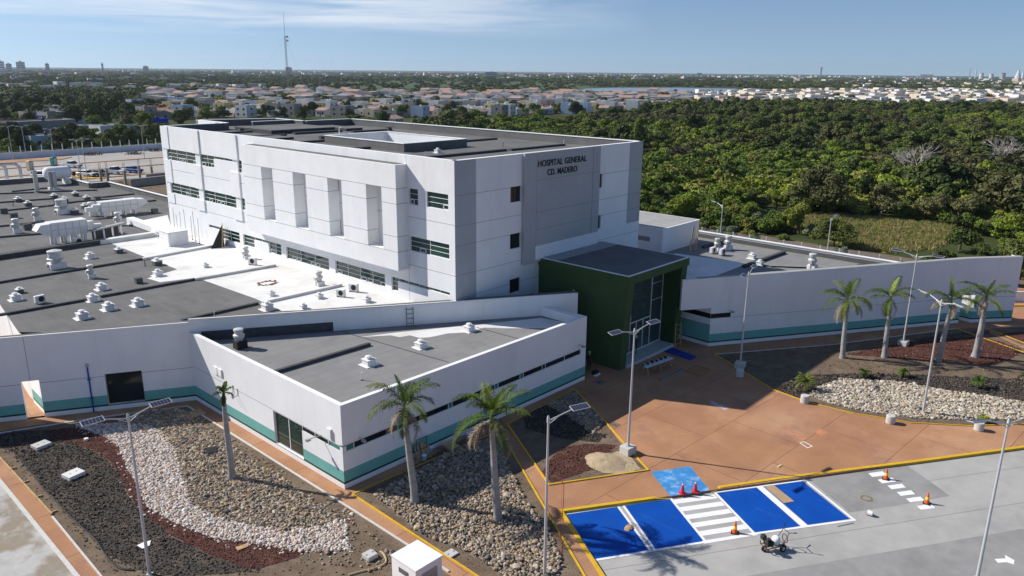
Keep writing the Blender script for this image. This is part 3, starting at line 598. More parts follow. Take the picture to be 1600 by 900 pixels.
for i in range(len(outl)):
    a,c=outl[i],outl[(i+1)%len(outl)]
    a=Vector(a);c=Vector(c);d=(c-a).normalized();n=Vector((-d.y,d.x))
    a2=a+n*.02;c2=c+n*.02;par(B,tuple(a2),tuple(c2),TR-.3,TH-.06,t)
tower_roof=B.build('roof',WM,tw)
for x0,y0,x1,y1,h in ((45.4,53.2,57.5,53.8,.22),(57.9,53.0,66.6,53.5,.2),(60.2,63.2,66.6,63.8,.2),(42.5,64.2,48.9,64.9,.22),(42.5,74.0,50.5,74.6,.22),(60.3,82.6,66.6,83.2,.2),(42.6,84.0,51.5,84.6,.2),(53,84.6,60,85.2,.25),(44,91.0,55,91.6,.2),(57.6,73.5,64,74.1,.2)):
    B=MB();B.box(x0,y0,TR,x1,y1,TR+h);B.build('roof_rib',MEMD,tw)
B=MB();zt=TR+.8
for a,c in (((WX0,WY0),(WX1,WY0)),((WX1,WY0),(WX1,WY1)),((WX1,WY1),(WX0,WY1)),((WX0,WY1),(WX0,WY0))):
    a=Vector(a);c=Vector(c);d=(c-a).normalized();n=Vector((-d.y,d.x));B.prism([tuple(a-d*.25-n*.25),tuple(c+d*.25-n*.25),tuple(c-n*0),tuple(a-n*0)],TR,zt,5)
    B.prism([tuple(a-d*.3-n*.3),tuple(c+d*.3-n*.3),tuple(c+n*.04),tuple(a+n*.04)],zt,zt+.06,7)
V0,V1,V2,V3=WX0+.01,WX1-.01,WY0+.01,WY1-.01
for a,c in (((V0,V2),(V0,V3)),((V0,V3),(V1,V3)),((V1,V3),(V1,V2)),((V1,V2),(V0,V2))):
    Wall(a,c).skin(B,9,zt-.001)
B.poly([(WX0,WY0,9),(WX1,WY0,9),(WX1,WY1,9),(WX0,WY1,9)],0)
B.build('light_well',WM,tw)
for q in((50.9,86.5,60.2,95.4,.5),(60.9,85,63.5,92,.35),(45.5,79,49.3,82.5,.25)):
    B=MB();B.box(q[0],q[1],TR,q[2],q[3],TR+q[4],8,top=5);B.build('roof_plinth',WM,tw)
for a_,b_ in(((54.5,97.2),(61,97.2)),((50.7,97.5),(50.7,99.5))): B=MB();par(B,a_,b_,TR,TH-.05,.3);B.build('inner_parapet',WM,tw)
# lettering
for _o in ():pass
def text3d(s,h,x0,x1,zc,name,parent,Y,m):
    cu=bpy.data.curves.new(name,'FONT');cu.body=s;cu.size=1;cu.extrude=.03;cu.offset=.008;cu.align_x='LEFT';cu.space_character=1.06
    o=bpy.data.objects.new(name,cu);COL.objects.link(o);bpy.context.view_layer.update()
    dg=bpy.context.evaluated_depsgraph_get();me=bpy.data.meshes.new_from_object(o.evaluated_get(dg));bpy.data.objects.remove(o)
    P=np.array([v.co[:] for v in me.vertices]);lo=P.min(0);hi=P.max(0);sx=(x1-x0)/(hi[0]-lo[0]);sz=h/(hi[1]-lo[1])
    for v in me.vertices: c=v.co.copy();v.co=(x0+(c.x-lo[0])*sx,Y-.03-c.z,zc-h/2+(c.y-lo[1])*sz)
    me.materials.clear();me.materials.append(m);r=bpy.data.objects.new(name,me);COL.objects.link(r);r.parent=parent;r.matrix_parent_inverse=Matrix.Translation(-Vector(parent['_w']));return r
LET=mat('dark_green_letters',(.02,.035,.032),rough=.6,var=.1)
YP=T0Y-.353
text3d('HOSPITAL GENERAL',.56,51.75,58.75,17.18,'lettering',tw,YP,LET);text3d('CD. MADERO',.56,53.05,57.35,16.33,'lettering',tw,YP,LET)
# ------------------------------------------------------------------ the long wall and the low wings
wallz=lambda X:6.38+(X-24.5)*.0092
JL=(24.49,55.6);ML=(42.05,44.35);EE=(51.0,38.75)
ld_=Vector((-9.21,5.15)).normalized();L0=(JL[0]+ld_.x*34,JL[1]+ld_.y*34)
RS=5.35
lw=thing('low_wing','single storey wing with a grey and white flat roof behind the long white wall','building',(JL[0],JL[1],0),world=True)
B=MB()
A=Wall(L0,JL);sa=lambda s:A.L-s
A.skin(B,0,6.38,holes=((sa(6.15),sa(3.6),.41,2.9),(sa(11.62),sa(10.45),0,2.95)),bands=STR,jz=(2.74,),jm=4,depth=.3,js=(sa(11.0),))
Bw=Wall(JL,EE);Bw.skin(B,0,6.5,bands=STR)
# end of the wall and its back
tn=Vector((EE[0]-JL[0],EE[1]-JL[1])).normalized();nn_=Vector((-tn.y,tn.x))
E2=(EE[0]+nn_.x*1.3,EE[1]+nn_.y*1.3);Wall(EE,E2).skin(B,0,6.62)
def wedge_cap(mb,a,b,za,zb_,w,m):
    a=Vector(a);b=Vector(b);d=(b-a).normalized();n=Vector((-d.y,d.x))*w;a=a+n.normalized()*.008;b=b+n.normalized()*.008;i=len(mb.v)
    Q=[(a,za),(b,zb_),(b+n,zb_),(a+n,za)];mb.v+=[(p.x,p.y,RS-.2) for p,z in Q]+[(p.x,p.y,z) for p,z in Q]
    for f in((4,5,6,7),(2,3,7,6),(3,0,4,7),(1,2,6,5),(0,1,5,4)): mb.f.append(tuple(i+k for k in f));mb.m.append(m)
i0=len(B.f);wedge_cap(B,L0,JL,6.381,6.381,.55,5);wedge_cap(B,JL,EE,6.5,6.64,.75,5)
# front faces of the caps are painted white
for k in(4,9): B.m[i0+k]=0
# thin white drip edge on the front of the wall top
A.bar(B,0,A.L,6.36,6.40,-.1,.02,7);Bw.bar(B,0,Bw.L,6.62,6.645,-.1,.012,7)
# return wall seen, sunlit, through the passage
p=A.P(sa(10.45),0,-.3);q_=(p[0]+.15,p[1]+3.2);Rt=Wall(p[:2],q_,flip=True);Rt.skin(B,0,2.95,bands=STR)
PA=G(29,519,RS);PBk=G(0,476,RS);PBk=(PA[0]+(PBk[0]-PA[0])*2.2,PA[1]+(PBk[1]-PA[1])*2.2)
Wall(PA,PBk,flip=True).skin(B,0,RS-.002);Wall((PA[0],PA[1]-1.5),PA,flip=True).skin(B,0,RS-.002);Wall((-14,PBk[1]),PBk).skin(B,0,RS-.002)
lw_wall=B.build('wall',WM,lw)
# roof sheets (the bright coating runs along the foot of the tower)
B=MB()
far=[(24.5,176),(38.4,154.6),(47.8,152.5),(47.8,140.05),(50.8,140.05),(50.8,97.3)]
edge=Vector(L0)
poly=[tuple(Vector(L0)+Vector((0,.4))),(-6,165),(38.4,154.6),(47.8,154.6),(47.8,140.05),(50.8,140.05),(50.8,97.2),(T0X,97.2),(T0X,T0Y),(EE[0],EE[1]+.2),(50.9,39.2)]
PA=G(29,519,RS);PBk=G(0,476,RS);PBk=(PA[0]+(PBk[0]-PA[0])*2.2,PA[1]+(PBk[1]-PA[1])*2.2)
poly=[PA,PBk,(-14,PBk[1]),(-14,154.6),(47.8,154.6),(47.8,140.05),(50.8,140.05),(50.8,97.2),(T0X,97.2),(T0X+.01,T0Y+.2),(51.6,44.5),(51.6,39.4),(EE[0]-.2,EE[1]+.35),(JL[0],JL[1]+.35)]
B.poly([(p[0],p[1],RS) for p in poly],5)
if True:
    wp=PG([(157,374),(245,362),(262,352),(195,349),(268,337),(290,345)],RS)
    white=[G(157.5,374,RS),G(245,363,RS),G(196,350,RS),G(262,336,RS),(T0X-.01,97.1),(T0X-.01,T0Y+.3),G(705,468.5,RS),G(640,474,RS),G(560,481.5,RS),G(440,486,RS),G(400,467,RS),G(307,434,RS),G(250,441,RS),G(230,435,RS),G(277,421,RS),G(225,401,RS)]
    mbw=MB();mbw.poly([(p[0],p[1],RS+.006) for p in white]);
    if mbw.f and sum(white[i][0]*white[(i+1)%len(white)][1]-white[(i+1)%len(white)][0]*white[i][1] for i in range(len(white)))<0: mbw.f[0]=mbw.f[0][::-1]
    mbw.build('white_roof_coating',MEMW,lw)
    pass
B.build('roof',WM,lw)
B=MB()
def rib(parent,a,b,w,h,z=RS,mm=None,name='roof_rib'):
    a=G(*a,z+h);b=G(*b,z+h);mb=MB();strip(mb,[a,b],w,z,z+h,0);return mb.build(name,mm or MEMD,parent)
dk=[((-60,449),(225,402.5)),((-50,499),(136,466)),((159,461),(307.5,434)),((287,498),(400,472.5)),((-40,372),(62,364)),((-40,356),(112,341)),((-40,333),(70,321)),((75,320.5),(116,314.5)),((-40,318),(85,309)),((-40,303),(150,296)),((160,307),(208,302)),((20,298),(80,292)),((118,314),(190,309)),((190,318),(242,312))]
for a,c in dk: rib(lw,a,c,.32,.2)
rib(lw,(-40,403),(157,374),.95,.5)
for a,c in (((225,402.5),(340,381)),((307,434),(428,413)),((412,470),(531,443.5))): rib(lw,a,c,.34,.24,mm=MEMW,name='white_roof_rib')
rib(lw,(160,374),(245,362),.9,.48,mm=MEMW,name='white_roof_rib')
# upstands at the far edges
B=MB()
edges=[((38.4,154.6),(-20,154.6)),((47.8,154.0),(38.4,154.6)),((47.8,140.05),(47.8,154.0)),((50.8,140.05),(47.8,140.05)),((50.8,97.4),(50.8,140.05))]
for a,c in edges: par(B,a,c,RS-.2,6.15,.3,capw=.12)
B.box(T0X+9,97.3,0,68,118,RS-.6,0,top=5);B.poly([(-12,154.7,0),(47.9,154.7,0),(47.9,154.7,6.1),(-12,154.7,6.1)],0);B.poly([(50.85,97,0),(50.85,140,0),(50.85,140,6.1),(50.85,97,6.1)],0)
B.build('parapet',WM,lw)
A.window(lw,sa(6.12),sa(3.63),.43,2.88,1,rows=1,depth=.2,glass=GLASSD,bar=.05,frame=mat('tan_window_frame',(.35,.30,.22),rough=.6))
# ------------------------------------------------------------------ annex
AX0,AY0,AX1=24.49,36.15,48.9;AH=5.6;AR=4.85
an=thing('annex','low white annex with teal band and thin ribbon window below the long wall','building',(AX0,AY0,0),world=True)
B=MB()
AL=Wall((AX0,AY0),(AX0,55.6),flip=True);al=lambda v:v-AY0
AL.skin(B,0,AH,holes=((al(40.6),al(44.05),.38,2.80),(0,al(40.6),2.45,2.84)),bands=STR,jz=(2.85,),jm=4,depth=.28)
AF=Wall((AX0,AY0),(AX1,AY0));af=lambda v:v-AX0
AF.skin(B,0,AH,holes=((0,af(48.2),2.47,2.93),),bands=STR,depth=.28)
AE=Wall((AX1,AY0),(AX1,40.6));AE.skin(B,0,AH,bands=STR)
B.build('wall',WM,an)
AL.window(an,al(40.63),al(44.03),.4,2.78,2,rows=1,depth=.15,bar=.07,name='glass_door')
AL.window(an,.05,al(40.57),2.47,2.82,3,rows=1,depth=.05,glass=GLASSD,bar=.05,litcols=(0,))
AF.window(an,.02,af(48.17),2.49,2.91,[.85,4.35,4.85,8.8,9.15,11.2,13.4,13.8,16.2,16.6,18.8,19.2,21.6],rows=1,depth=.04,glass=GLASSD,bar=.04,litcols=(0,2,4,7,9))
B=MB();ww=lambda X:JL[1]+(X-JL[0])*(EE[1]-JL[1])/(EE[0]-JL[0])   # the long wall's line
B.poly([(AX0+.1,AY0+.1,AR),(AX1-.1,AY0+.1,AR),(AX1-.1,ww(AX1)-.02,AR),(AX0+.1,ww(AX0+.1)-.02,AR)],11)
B.build('roof',WM,an)
B=MB()
B.prism([(AX0+.003,AY0+.003),(AX1,AY0+.003),(AX1,AY0+.33),(AX0+.003,AY0+.33)],AR-.5,AH,0)
B.prism([(AX0+.003,AY0+.33),(AX0+.33,AY0+.33),(AX0+.33,55.2),(AX0+.003,55.45)],AR-.5,AH-.002,0)
B.prism([(AX1-.7,AY0+.33),(AX1-.003,AY0+.33),(AX1-.003,ww(AX1)-.03),(AX1-.7,ww(AX1-.7)-.03)],AR-.5,AH-.002,0)
B.build('parapet',WM,an)
B=MB();W=[G(560,527,AR),G(620,519.5,AR),G(845,497,AR),G(905,497,AR),G(870,513,AR),G(790,513,AR),G(757,512,AR),G(735,519,AR),G(700,521,AR),G(672,527,AR),G(655,528,AR),G(640,524,AR),G(625,527,AR),G(610,524,AR)]
W=[(min(p[0],AX1-.72),min(p[1],ww(p[0])-.06)) for p in W]
W=[(28.6,ww(28.6)-.05)]+[]+W if False else W
B.poly([(p[0],p[1],AR+.006) for p in W]);B.f[0]=B.f[0] if sum(W[i][0]*W[(i+1)%len(W)][1]-W[(i+1)%len(W)][0]*W[i][1] for i in range(len(W)))>0 else B.f[0][::-1];B.build('white_roof_coating',MEMW,an)
rib(an,(432,578),(575,536),.3,.22,z=AR)
B=MB();a_=[(p,ww(p)-.02) for p in(25.2,33.5)];B.prism([a_[0],a_[1],(a_[1][0],a_[1][1]-.06),(a_[0][0],a_[0][1]-.06)],AR,AR+.75,0);B.build('membrane_upturn',MEMD,an)
for p_,q_,w_,h_ in(((536,519),(700,566),.07,.03),((745,512),(812,530),.06,.03)):
    B=MB();strip(B,[G(*p_,AR),G(*q_,AR)],w_,AR,AR+h_);B.build('roof_cable',mat('lead_cable',(.09,.09,.10),rough=.8),an)
for d_ in(1.1,2.2,3.3,4.4,5.5,6.6,7.7,8.8,9.9,11,12.1,13.2,14.3,15.4): pass
# ------------------------------------------------------------------ green entrance pavilion
PX0,PX1=52.52,62.2;PF,PB,PZ,PT=34.65,35.17,7.84,8.55
pv=thing('entrance_pavilion','dark green entrance pavilion with leaning sides and a tall glass front','building',(PX0,PB,0),world=True)
PM=[PAVG,PAVD,MEMB,MEML,WHITE2,CONC]
B=MB();mx_=44.5
def slab_x(mb,x0,x1,m=0,mi=None):
    "side wall slab between x0 and x1, its front edge leaning"
    P=[(PF,PZ),(mx_,PZ),(mx_,0),(PB,0)];i=len(mb.v)
    mb.v+=[(x0,a,z) for a,z in P]+[(x1,a,z) for a,z in P]
    for f,mm in(((0,1,2,3),m),((7,6,5,4),mi if mi is not None else m),((0,3,7,4),m),((1,0,4,5),m),((2,1,5,6),m)): mb.f.append(tuple(i+k for k in f));mb.m.append(mm)
slab_x(B,PX0,53.45,0,1);B.build('side_wall',PM,pv);B=MB();i=len(B.f);slab_x(B,61.25,PX1,1,0);B.m[i+2]=0
B.build('side_wall',PM,pv)
B=MB();B.box(PX0-.10,PF-.10,PZ,PX1+.10,mx_,PT,0);B.box(PX0-.06,PF-.06,PT,PX1+.06,mx_,PT+.05,4)
B.build('fascia',PM,pv)
B=MB();B.poly([(PX0+.1,PF+.12,PT+.054),(PX1-.1,PF+.12,PT+.054),(PX1-.1,42.4,PT+.054),(PX0+.1,42.4,PT+.054)],2);B.poly([(PX0+.1,42.4,PT+.058),(PX1-.1,42.4,PT+.058),(PX1-.1,mx_,PT+.058),(PX0+.1,mx_,PT+.058)],3);B.build('roof',PM,pv)
B=MB();B.box(53.451,34.95,0,61.249,44,.28);B.build('entrance_step',mat('pale_step_stone',(.50,.52,.50),rough=.6,var=.06,vscale=1),pv)
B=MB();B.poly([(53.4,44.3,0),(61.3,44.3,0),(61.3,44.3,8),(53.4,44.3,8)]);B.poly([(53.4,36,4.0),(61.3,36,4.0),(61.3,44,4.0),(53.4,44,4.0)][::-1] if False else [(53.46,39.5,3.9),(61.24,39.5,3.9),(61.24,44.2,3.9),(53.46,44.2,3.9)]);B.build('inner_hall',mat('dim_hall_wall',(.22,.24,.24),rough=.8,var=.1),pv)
# glazing
gg=bpy.data.materials.new('clear_tinted_glass');gg.use_nodes=True;n=gg.node_tree.nodes;l=gg.node_tree.links
b_=n['Principled BSDF'];b_.inputs['Base Color'].default_value=(.10,.17,.17,1);b_.inputs['Roughness'].default_value=.04;b_.inputs['Specular IOR Level'].default_value=.7
tr=n.new('ShaderNodeBsdfTransparent');tr.inputs[0].default_value=(.55,.68,.66,1);mxs=n.new('ShaderNodeMixShader');mxs.inputs[0].default_value=.42
l.new(tr.outputs[0],mxs.inputs[1]);l.new(b_.outputs[0],mxs.inputs[2]);l.new(mxs.outputs[0],n['Material Output'].inputs['Surface'])
PG_=Wall((53.45,36.6),(61.25,36.6))
B=MB();fw=.06
cols_=[0,1.3,2.6,3.6,4.7,5.9,7.8]
for c_ in cols_: PG_.bar(B,max(0,c_-fw/2),min(7.8,c_+fw/2),.28,(3.1 if c_ not in(0,2.6,5.9,7.8) else PZ),-.03,.06)
for z_ in(.30,3.1): PG_.bar(B,0,7.8 if z_<1 else 5.9,z_,z_+.08,-.028,.055)
for z_ in (4.6,6.2): PG_.bar(B,5.9,7.8,z_,z_+.03,-.02,.03)
gf=B.build('entrance_frame',FRAMEW,pv)
B=MB();PG_.face(B,0,7.8,.3,PZ,0);sub(B.build('pane',gg),gf)
B=MB()
for z_ in (3.9,4.75): B.tube((53.6,39.4,z_),(61.1,39.4,z_),.03)
for k in range(9): B.tube((53.7+k*.9,39.4,3.9),(53.7+k*.9,39.4,4.75),.025)
B.build('mezzanine_rail',FRAMEW,pv)
# ------------------------------------------------------------------ right wing
rw=thing('right_wing','long white wing with teal band running to the right behind the palms','building',(65.6,31.0,0),world=True)
R0=(63.6,32.62);R1=(88.4,17.15);R2=(93.08,13.2)
Rz=lambda X:6.75+(X-63.6)*.0085
B=MB()
RA=Wall(R0,R1);WA=RA.L
# the doorway gap near the far end
RA.skin(B,0,6.72,bands=STR,jz=(2.74,),jm=4,a0=0,a1=WA)
Rg=(89.6,16.2)
Wall(R1,(89.5,19.8),flip=True).skin(B,0,3.0,bands=STR);RB=Wall((89.5,16.22),R2);Wall((89.5,16.22),(90.0,19.8)).skin(B,0,3.0,bands=STR)
RB.skin(B,0,6.72,bands=STR,jz=(2.74,),jm=4)
Wall(R1,(89.5,16.22)).skin(B,3.0,6.72)
Wall(R2,(93.9,14.4)).skin(B,0,6.9,bands=STR)
# recessed porch wall beside the pavilion, slab above it
RP=Wall((63.85,37.5),R0);RP.skin(B,0,3.8,bands=((.47,2.15,2),(.33,.47,3)),holes=((.2,RP.L-.02,2.75,3.25),),depth=.15)
RP.face(B,.2,RP.L-.02,2.75,3.25,-.06,9);Wall((62.2,37.5),(63.85,37.5)).skin(B,0,3.8)
RA.bar(B,.0,2.1,2.78,3.22,-.1,.004,9)
UW=Wall((60.9,34.31),R0);UW.bar(B,0,UW.L-.004,3.8,6.72,-.28,0)
B.poly([(62.33,33.43,3.8),(R0[0],R0[1],3.8),(63.85,37.5,3.8),(62.33,37.5,3.8)],0)
# top caps
pts_=[(62.33,33.43),R0,(75.0,25.5),R1,(89.5,16.22),R2]
top=[6.721]*6
i0=len(B.f)
for a,c,za,zb_ in((pts_[0],pts_[1],6.721,6.74),(pts_[1],pts_[3],6.74,6.95),(pts_[3],pts_[5],6.95,7.0)):
    a=Vector(a);c=Vector(c);d=(c-a).normalized();n_=Vector((-d.y,d.x))*.6;a=a+n_*.013;c=c+n_*.013;i=len(B.v);Q=[(a,za),(c,zb_),(c+n_,zb_),(a+n_,za)]
    B.v+=[(p.x,p.y,5.1 if k>1 else 6.72) for k,(p,z) in enumerate(Q)]+[(p.x,p.y,z) for p,z in Q]
    for f,mm in(((4,5,6,7),10),((2,3,7,6),5),((3,0,4,7),5),((1,2,6,5),5),((0,1,5,4),0)): B.f.append(tuple(i+k for k in f));B.m.append(mm)
B.build('wall',WM,rw)
B=MB();RZr=5.35
B.poly([(62.4,34.0,RZr),(R0[0],R0[1]+.5,RZr),(R1[0],R1[1]+.6,RZr),(R2[0],R2[1]+.9,RZr),(93.4,14.9,RZr),(86.0,19,RZr),(85.5,46.5,RZr),(T1X+.02,46.5,RZr),(T1X+.02,T0Y-.02,RZr),(62.4,T0Y-.02,RZr),(62.4,36.4,RZr)],11)
PW=[G(1058,395,RZr),G(1064,398,RZr),(75.0,43.6),(76.5,35.4),(67.6,35.3),(63.0,38.0),(63.0,43.8)]
mbw=MB();mbw.poly([(p[0],p[1],RZr+.006) for p in [(63.0,44.3),(63.0,37.4),(67.6,35.3),(76.5,35.4),(75.2,43.4),(69.0,44.3)]]);mbw.build('white_roof_coating',MEMW,rw)
B.build('roof',WM,rw)
B=MB()
for a,c in(((1100,384),(1127,376.5)),((1163,414),(1224.5,392.5)),((1326,420.5),(1347.5,411.8))): rib(rw,a,c,.4,.28)
rib(rw,(1190,413),(1248,427),.1,.08)
B=MB();par(B,(85.3,19.9),(85.3,46.5),RZr-.2,6.1,.3,capw=.14);Wall((85.32,19.9),(85.32,60)).skin(B,0,6.1)
B.box(84.98,19.9,5.86,85.30,46.5,6.101,7)
B.build('parapet',WM,rw)
nb=thing('plant_room','small white plant room with a pale flat roof behind the pavilion','building',(74,44.5,RZr),world=True)
B=MB();B.box(73.9,44.55,RZr,82.0,53.5,8.05,0);B.box(73.85,44.5,8.05,82.05,53.6,8.18,7);B.poly([(74.0,44.7,8.184),(81.9,44.7,8.184),(81.9,53.4,8.184),(74.0,53.4,8.184)],10)
B.build('wall',WM,nb);B=MB();B.box(73.86,46.2,6.5,73.9,48.6,7.0);B.build('louvre',mat('louvre_grey',(.25,.25,.25),rough=.7,var=.2,vscale=9),nb)
# ================================================================== rooftop plant
VW=mat('vent_white_paint',(.74,.74,.73),rough=.7,var=.08,vscale=3);VG=mat('vent_dark_box',(.11,.115,.12),rough=.8,var=.2,vscale=3)
FANW=layer(mat('fan_housing_metal',(.55,.55,.54),rough=.5,var=.12,vscale=3,metal=.2),(.30,.18,.10),5,.62,.8,amount=.5)
def curb_vent(dark=False,skirt=True):
    o=thing('roof_vent','','vent')
    b=MB();b.prism([(-.42,-.42),(.42,-.42),(.42,.42),(-.42,.42)],0,.48)
    if skirt: b.prism([(-.68,-.66),(.70,-.62),(.64,.68),(-.66,.64)],0,.05)
    b.build('curb',VG if dark else VW,o,bevel=.03)
    b=MB();b.prism([(-.47,-.47),(.47,-.47),(.47,.47),(-.47,.47)],.49,.56);b.lathe([(.18,.56),(.2,.70),(.30,.72),(.30,.78),(.1,.86)],n=12)
    b.build('cap',VW,o,smooth=False);return o
def fan_stack(s=1.):
    o=thing('exhaust_fan','','fan')
    b=MB();b.prism([(-.5,-.5),(.5,-.5),(.42,.42),(-.42,.42)],0,.55);b.build('curb',VW,o,bevel=.03)
    b=MB();b.lathe([(.33,.55),(.36,.85),(.48,.95),(.5,1.15),(.42,1.25),(.30,1.27),(.30,1.5),(.42,1.52),(.44,1.78),(.36,1.86)],n=14);b.build('housing',FANW,o,smooth=True)
    b=MB();b.box(-.62,-.15,.75,-.42,.2,1.15);b.tube((-.5,0,.1),(-.52,0,.8),.04);b.build('motor_box',FANW,o);return o
def big_fan():
    o=thing('roof_fan','','fan')
    b=MB();b.prism([(-.95,-.85),(.95,-.85),(.85,.85),(-.85,.85)],0,.75);b.build('curb',VW,o,bevel=.04)
    b=MB();b.lathe([(.62,.75),(.66,1.0),(.95,1.15),(1.0,1.3),(.82,1.38),(.80,2.1),(.88,2.15),(.86,2.28),(.4,2.4)],n=20);b.build('hood',FANW,o,smooth=True)
    b=MB();b.box(-1.15,-.2,.2,-.96,.2,.7);b.build('isolator',METAL,o);return o
def ac_unit():
    o=thing('condenser_unit','','air conditioner')
    b=MB();b.box(-.45,-.18,.12,.45,.18,.78);b.build('casing',VW,o,bevel=.03)
    b=MB();b.tube((0.08,-.181,.45),(0.08,-.20,.45),.26,n=18);b.build('fan_grille',BLACK,o)
    [(lambda b:(b.box(x_,-.2,0,x_+.1,.2,.12),b.build('bracket',METAL,o)))(MB()) for x_ in(-.4,.3)];return o
def ac_dark():
    o=ac_unit();return o
def dark_box():
    o=thing('roof_box','','box');b=MB();b.prism([(-.4,-.35),(.4,-.35),(.4,.35),(-.4,.35)],0,.62);b.build('casing',VG,o,bevel=.02)
    b=MB();b.prism([(-.44,-.39),(.44,-.39),(.44,.39),(-.44,.39)],.62,.67);b.build('lid',MEMD,o);return o
def stub():
    o=thing('vent_pipe','','pipe');b=MB();b.tube((0,0,0),(0,0,.7),.05);b.tube((0,0,.68),(.14,0,.72),.05);b.build('pipe',VW,o)
    b=MB();b.lathe([(.16,0),(.12,.05)],n=10);b.build('flashing',MEMD,o);return o
def dark_stub():
    o=thing('vent_pipe','','pipe');b=MB();b.tube((0,0,0),(0,0,.75),.045);b.build('pipe',BLACK,o);b=MB();b.lathe([(.16,0),(.10,.05)],n=10);b.build('flashing',MEMD,o);return o
P_={'v':curb_vent(),'d':curb_vent(True,False),'f':fan_stack(),'F':big_fan(),'a':ac_unit(),'b':dark_box(),'p':stub(),'q':dark_stub()}
used={}
def put(kind,px,py,z,label,rot=0,s=1,group=None):
    s*=.84
    p=P_[kind];X,Y=G(px,py,z)
    if kind not in used: used[kind]=1;p.location=(X,Y,z);p.rotation_euler=(0,0,rot);p.scale=(s,)*3;p['label']=label;o=p
    else: o=dup(p,(X,Y,z),rot,s,label)
    o['group']=group or {'v':'white curb vents on the flat roofs','d':'dark vents with white caps on the grey roof','f':'stacked exhaust fans on the roofs','F':'large drum fans on the grey roof','a':'air conditioner condensers on the roofs','b':'dark square boxes on the grey roof','p':'white bent vent pipes','q':'black stub pipes on the roof'}[kind]
    return o
z=RS
for k,x_,y_,l_,s_ in (
 ('v',25,469,'white curb vent at the left edge of the grey roof below the dark capped vent',1),
 ('v',129,497.5,'white curb vent nearest the long front wall, left of the pair',1.05),
 ('v',170,484,'white curb vent right of the one nearest the front wall',1.05),
 ('v',216,477.5,'white curb vent rightmost of the row of three above the front wall',1.05),
 ('v',145,470,'white curb vent just below the end of the second dark roof rib',1),
 ('v',159,452.5,'white curb vent with a thin pipe standing behind it, between the two roof ribs',1),
 ('v',141,403.5,'white curb vent in the middle of the grey roof left of the white coating',1),
 ('d',186,395,'dark curb vent with white cap near the slanting edge of the white coating',1),
 ('d',246,414,'dark curb vent with white cap on the corner of grey membrane beside the white roof',1.1),
 ('v',247,431,'white curb vent on the small white triangle of coating',1),
 ('v',321,417.5,'small white curb vent alone on the white roof left of the two fans',.75),
 ('v',424,462,'white curb vent with flat cap just above the white roof rib near the grey edge',.75),
 ('v',418,483.5,'white curb vent on grey membrane touching the edge of the white roof',1.05),
 ('v',499,466,'white curb vent on the white roof below the rusty stacked fan',.8),
 ('v',573,472,'white curb vent close to the tower foot beside two condensers',.85),
 ('v',474,482,'low white curb vent half hidden behind the long front wall',.7),
 ('d',31,457.5,'small dark vent with domed white cap at the left of the grey roof',.8),
 ('f',143,434.5,'stacked exhaust fan standing in the middle of the grey roof',.85),
 ('F',89,419,'large drum fan on white curb below the thick dark rib',.95),
 ('f',499,446,'rusty stacked exhaust fan at the end of a white roof rib',.9),
 ('f',385,404,'stacked exhaust fan on the white roof by the tower wall windows',.85),
 ('a',63,474,'condenser on a small curb leaning over the dark roof rib',1.1),
 ('a',122,383,'condenser with black fan grille standing against the thick dark rib',1.3),
 ('a',395,414,'grey condenser next to the stacked fan at the tower foot',1.2),
 ('a',533,464,'left of two tilted black condensers near the tower foot',1.1),
 ('a',553,456,'right of two tilted black condensers near the tower foot',1.2),
 ('b',217,442.5,'dark square box on the grey roof right of the stacked exhaust fan',.9),
 ('p',335,495,'short white vent pipe by the front wall above the lower dark rib',.7),
 ('q',227,416,'black stub pipe left of the capped vent at the corner of grey membrane',1),
 ('d',28.5,315.5,'dark vent with white cap, second row from the far edge, at the left',1.2),
 ('d',44,322,'dark vent with white cap on the third far rib at the left',1.2),
 ('d',85,310,'dark vent with white cap right below the horizontal water tank',1.2),
 ('d',118,306.5,'dark vent with white cap furthest back on the grey roof',1.2),
 ('d',101,315.5,'dark vent with white cap on the rib behind the far drum fan',1.2),
 ('d',136,313,'dark vent with white cap beside the far dark box',1.2),
 ('d',133,326,'dark vent with white cap left of the far air handler',1.2),
 ('d',117,333.5,'dark vent with white cap right next to the far drum fan',1.2),
 ('b',6,333.5,'dark square box at the far left edge of the roof',1.25),
 ('b',22,341,'dark square box below the one at the far left edge',1.25),
 ('b',43.5,359,'dark square box left of the near air handler',1.35),
 ('b',153,314,'dark square box behind the far air handler',1.2),
 ('b',242,333,'dark square box by the tower corner right of the far air handler',1.1),
 ('f',27,364,'stacked fan at the left, level with the near air handler',1.15),
 ('f',58.5,344.5,'stacked fan left of the far drum fan',1.1),
 ('F',98,334,'far drum fan on a white curb left of the far air handler',1.05),
 ('f',145,337.5,'stacked fan beside the round intake of the far air handler',1.25),
 ('f',186,352,'stacked fan on the white coating behind the duct bridge',1.1),
 ('q',85,319,'black stub pipe beside the far row of vents',1.2),('q',21,322,'black stub pipe at the far left of the roof',1.1)):
    put(k,x_,y_,z,l_,s=s_,rot=.0 if k!='a' else (.15 if x_<200 else -1.2))
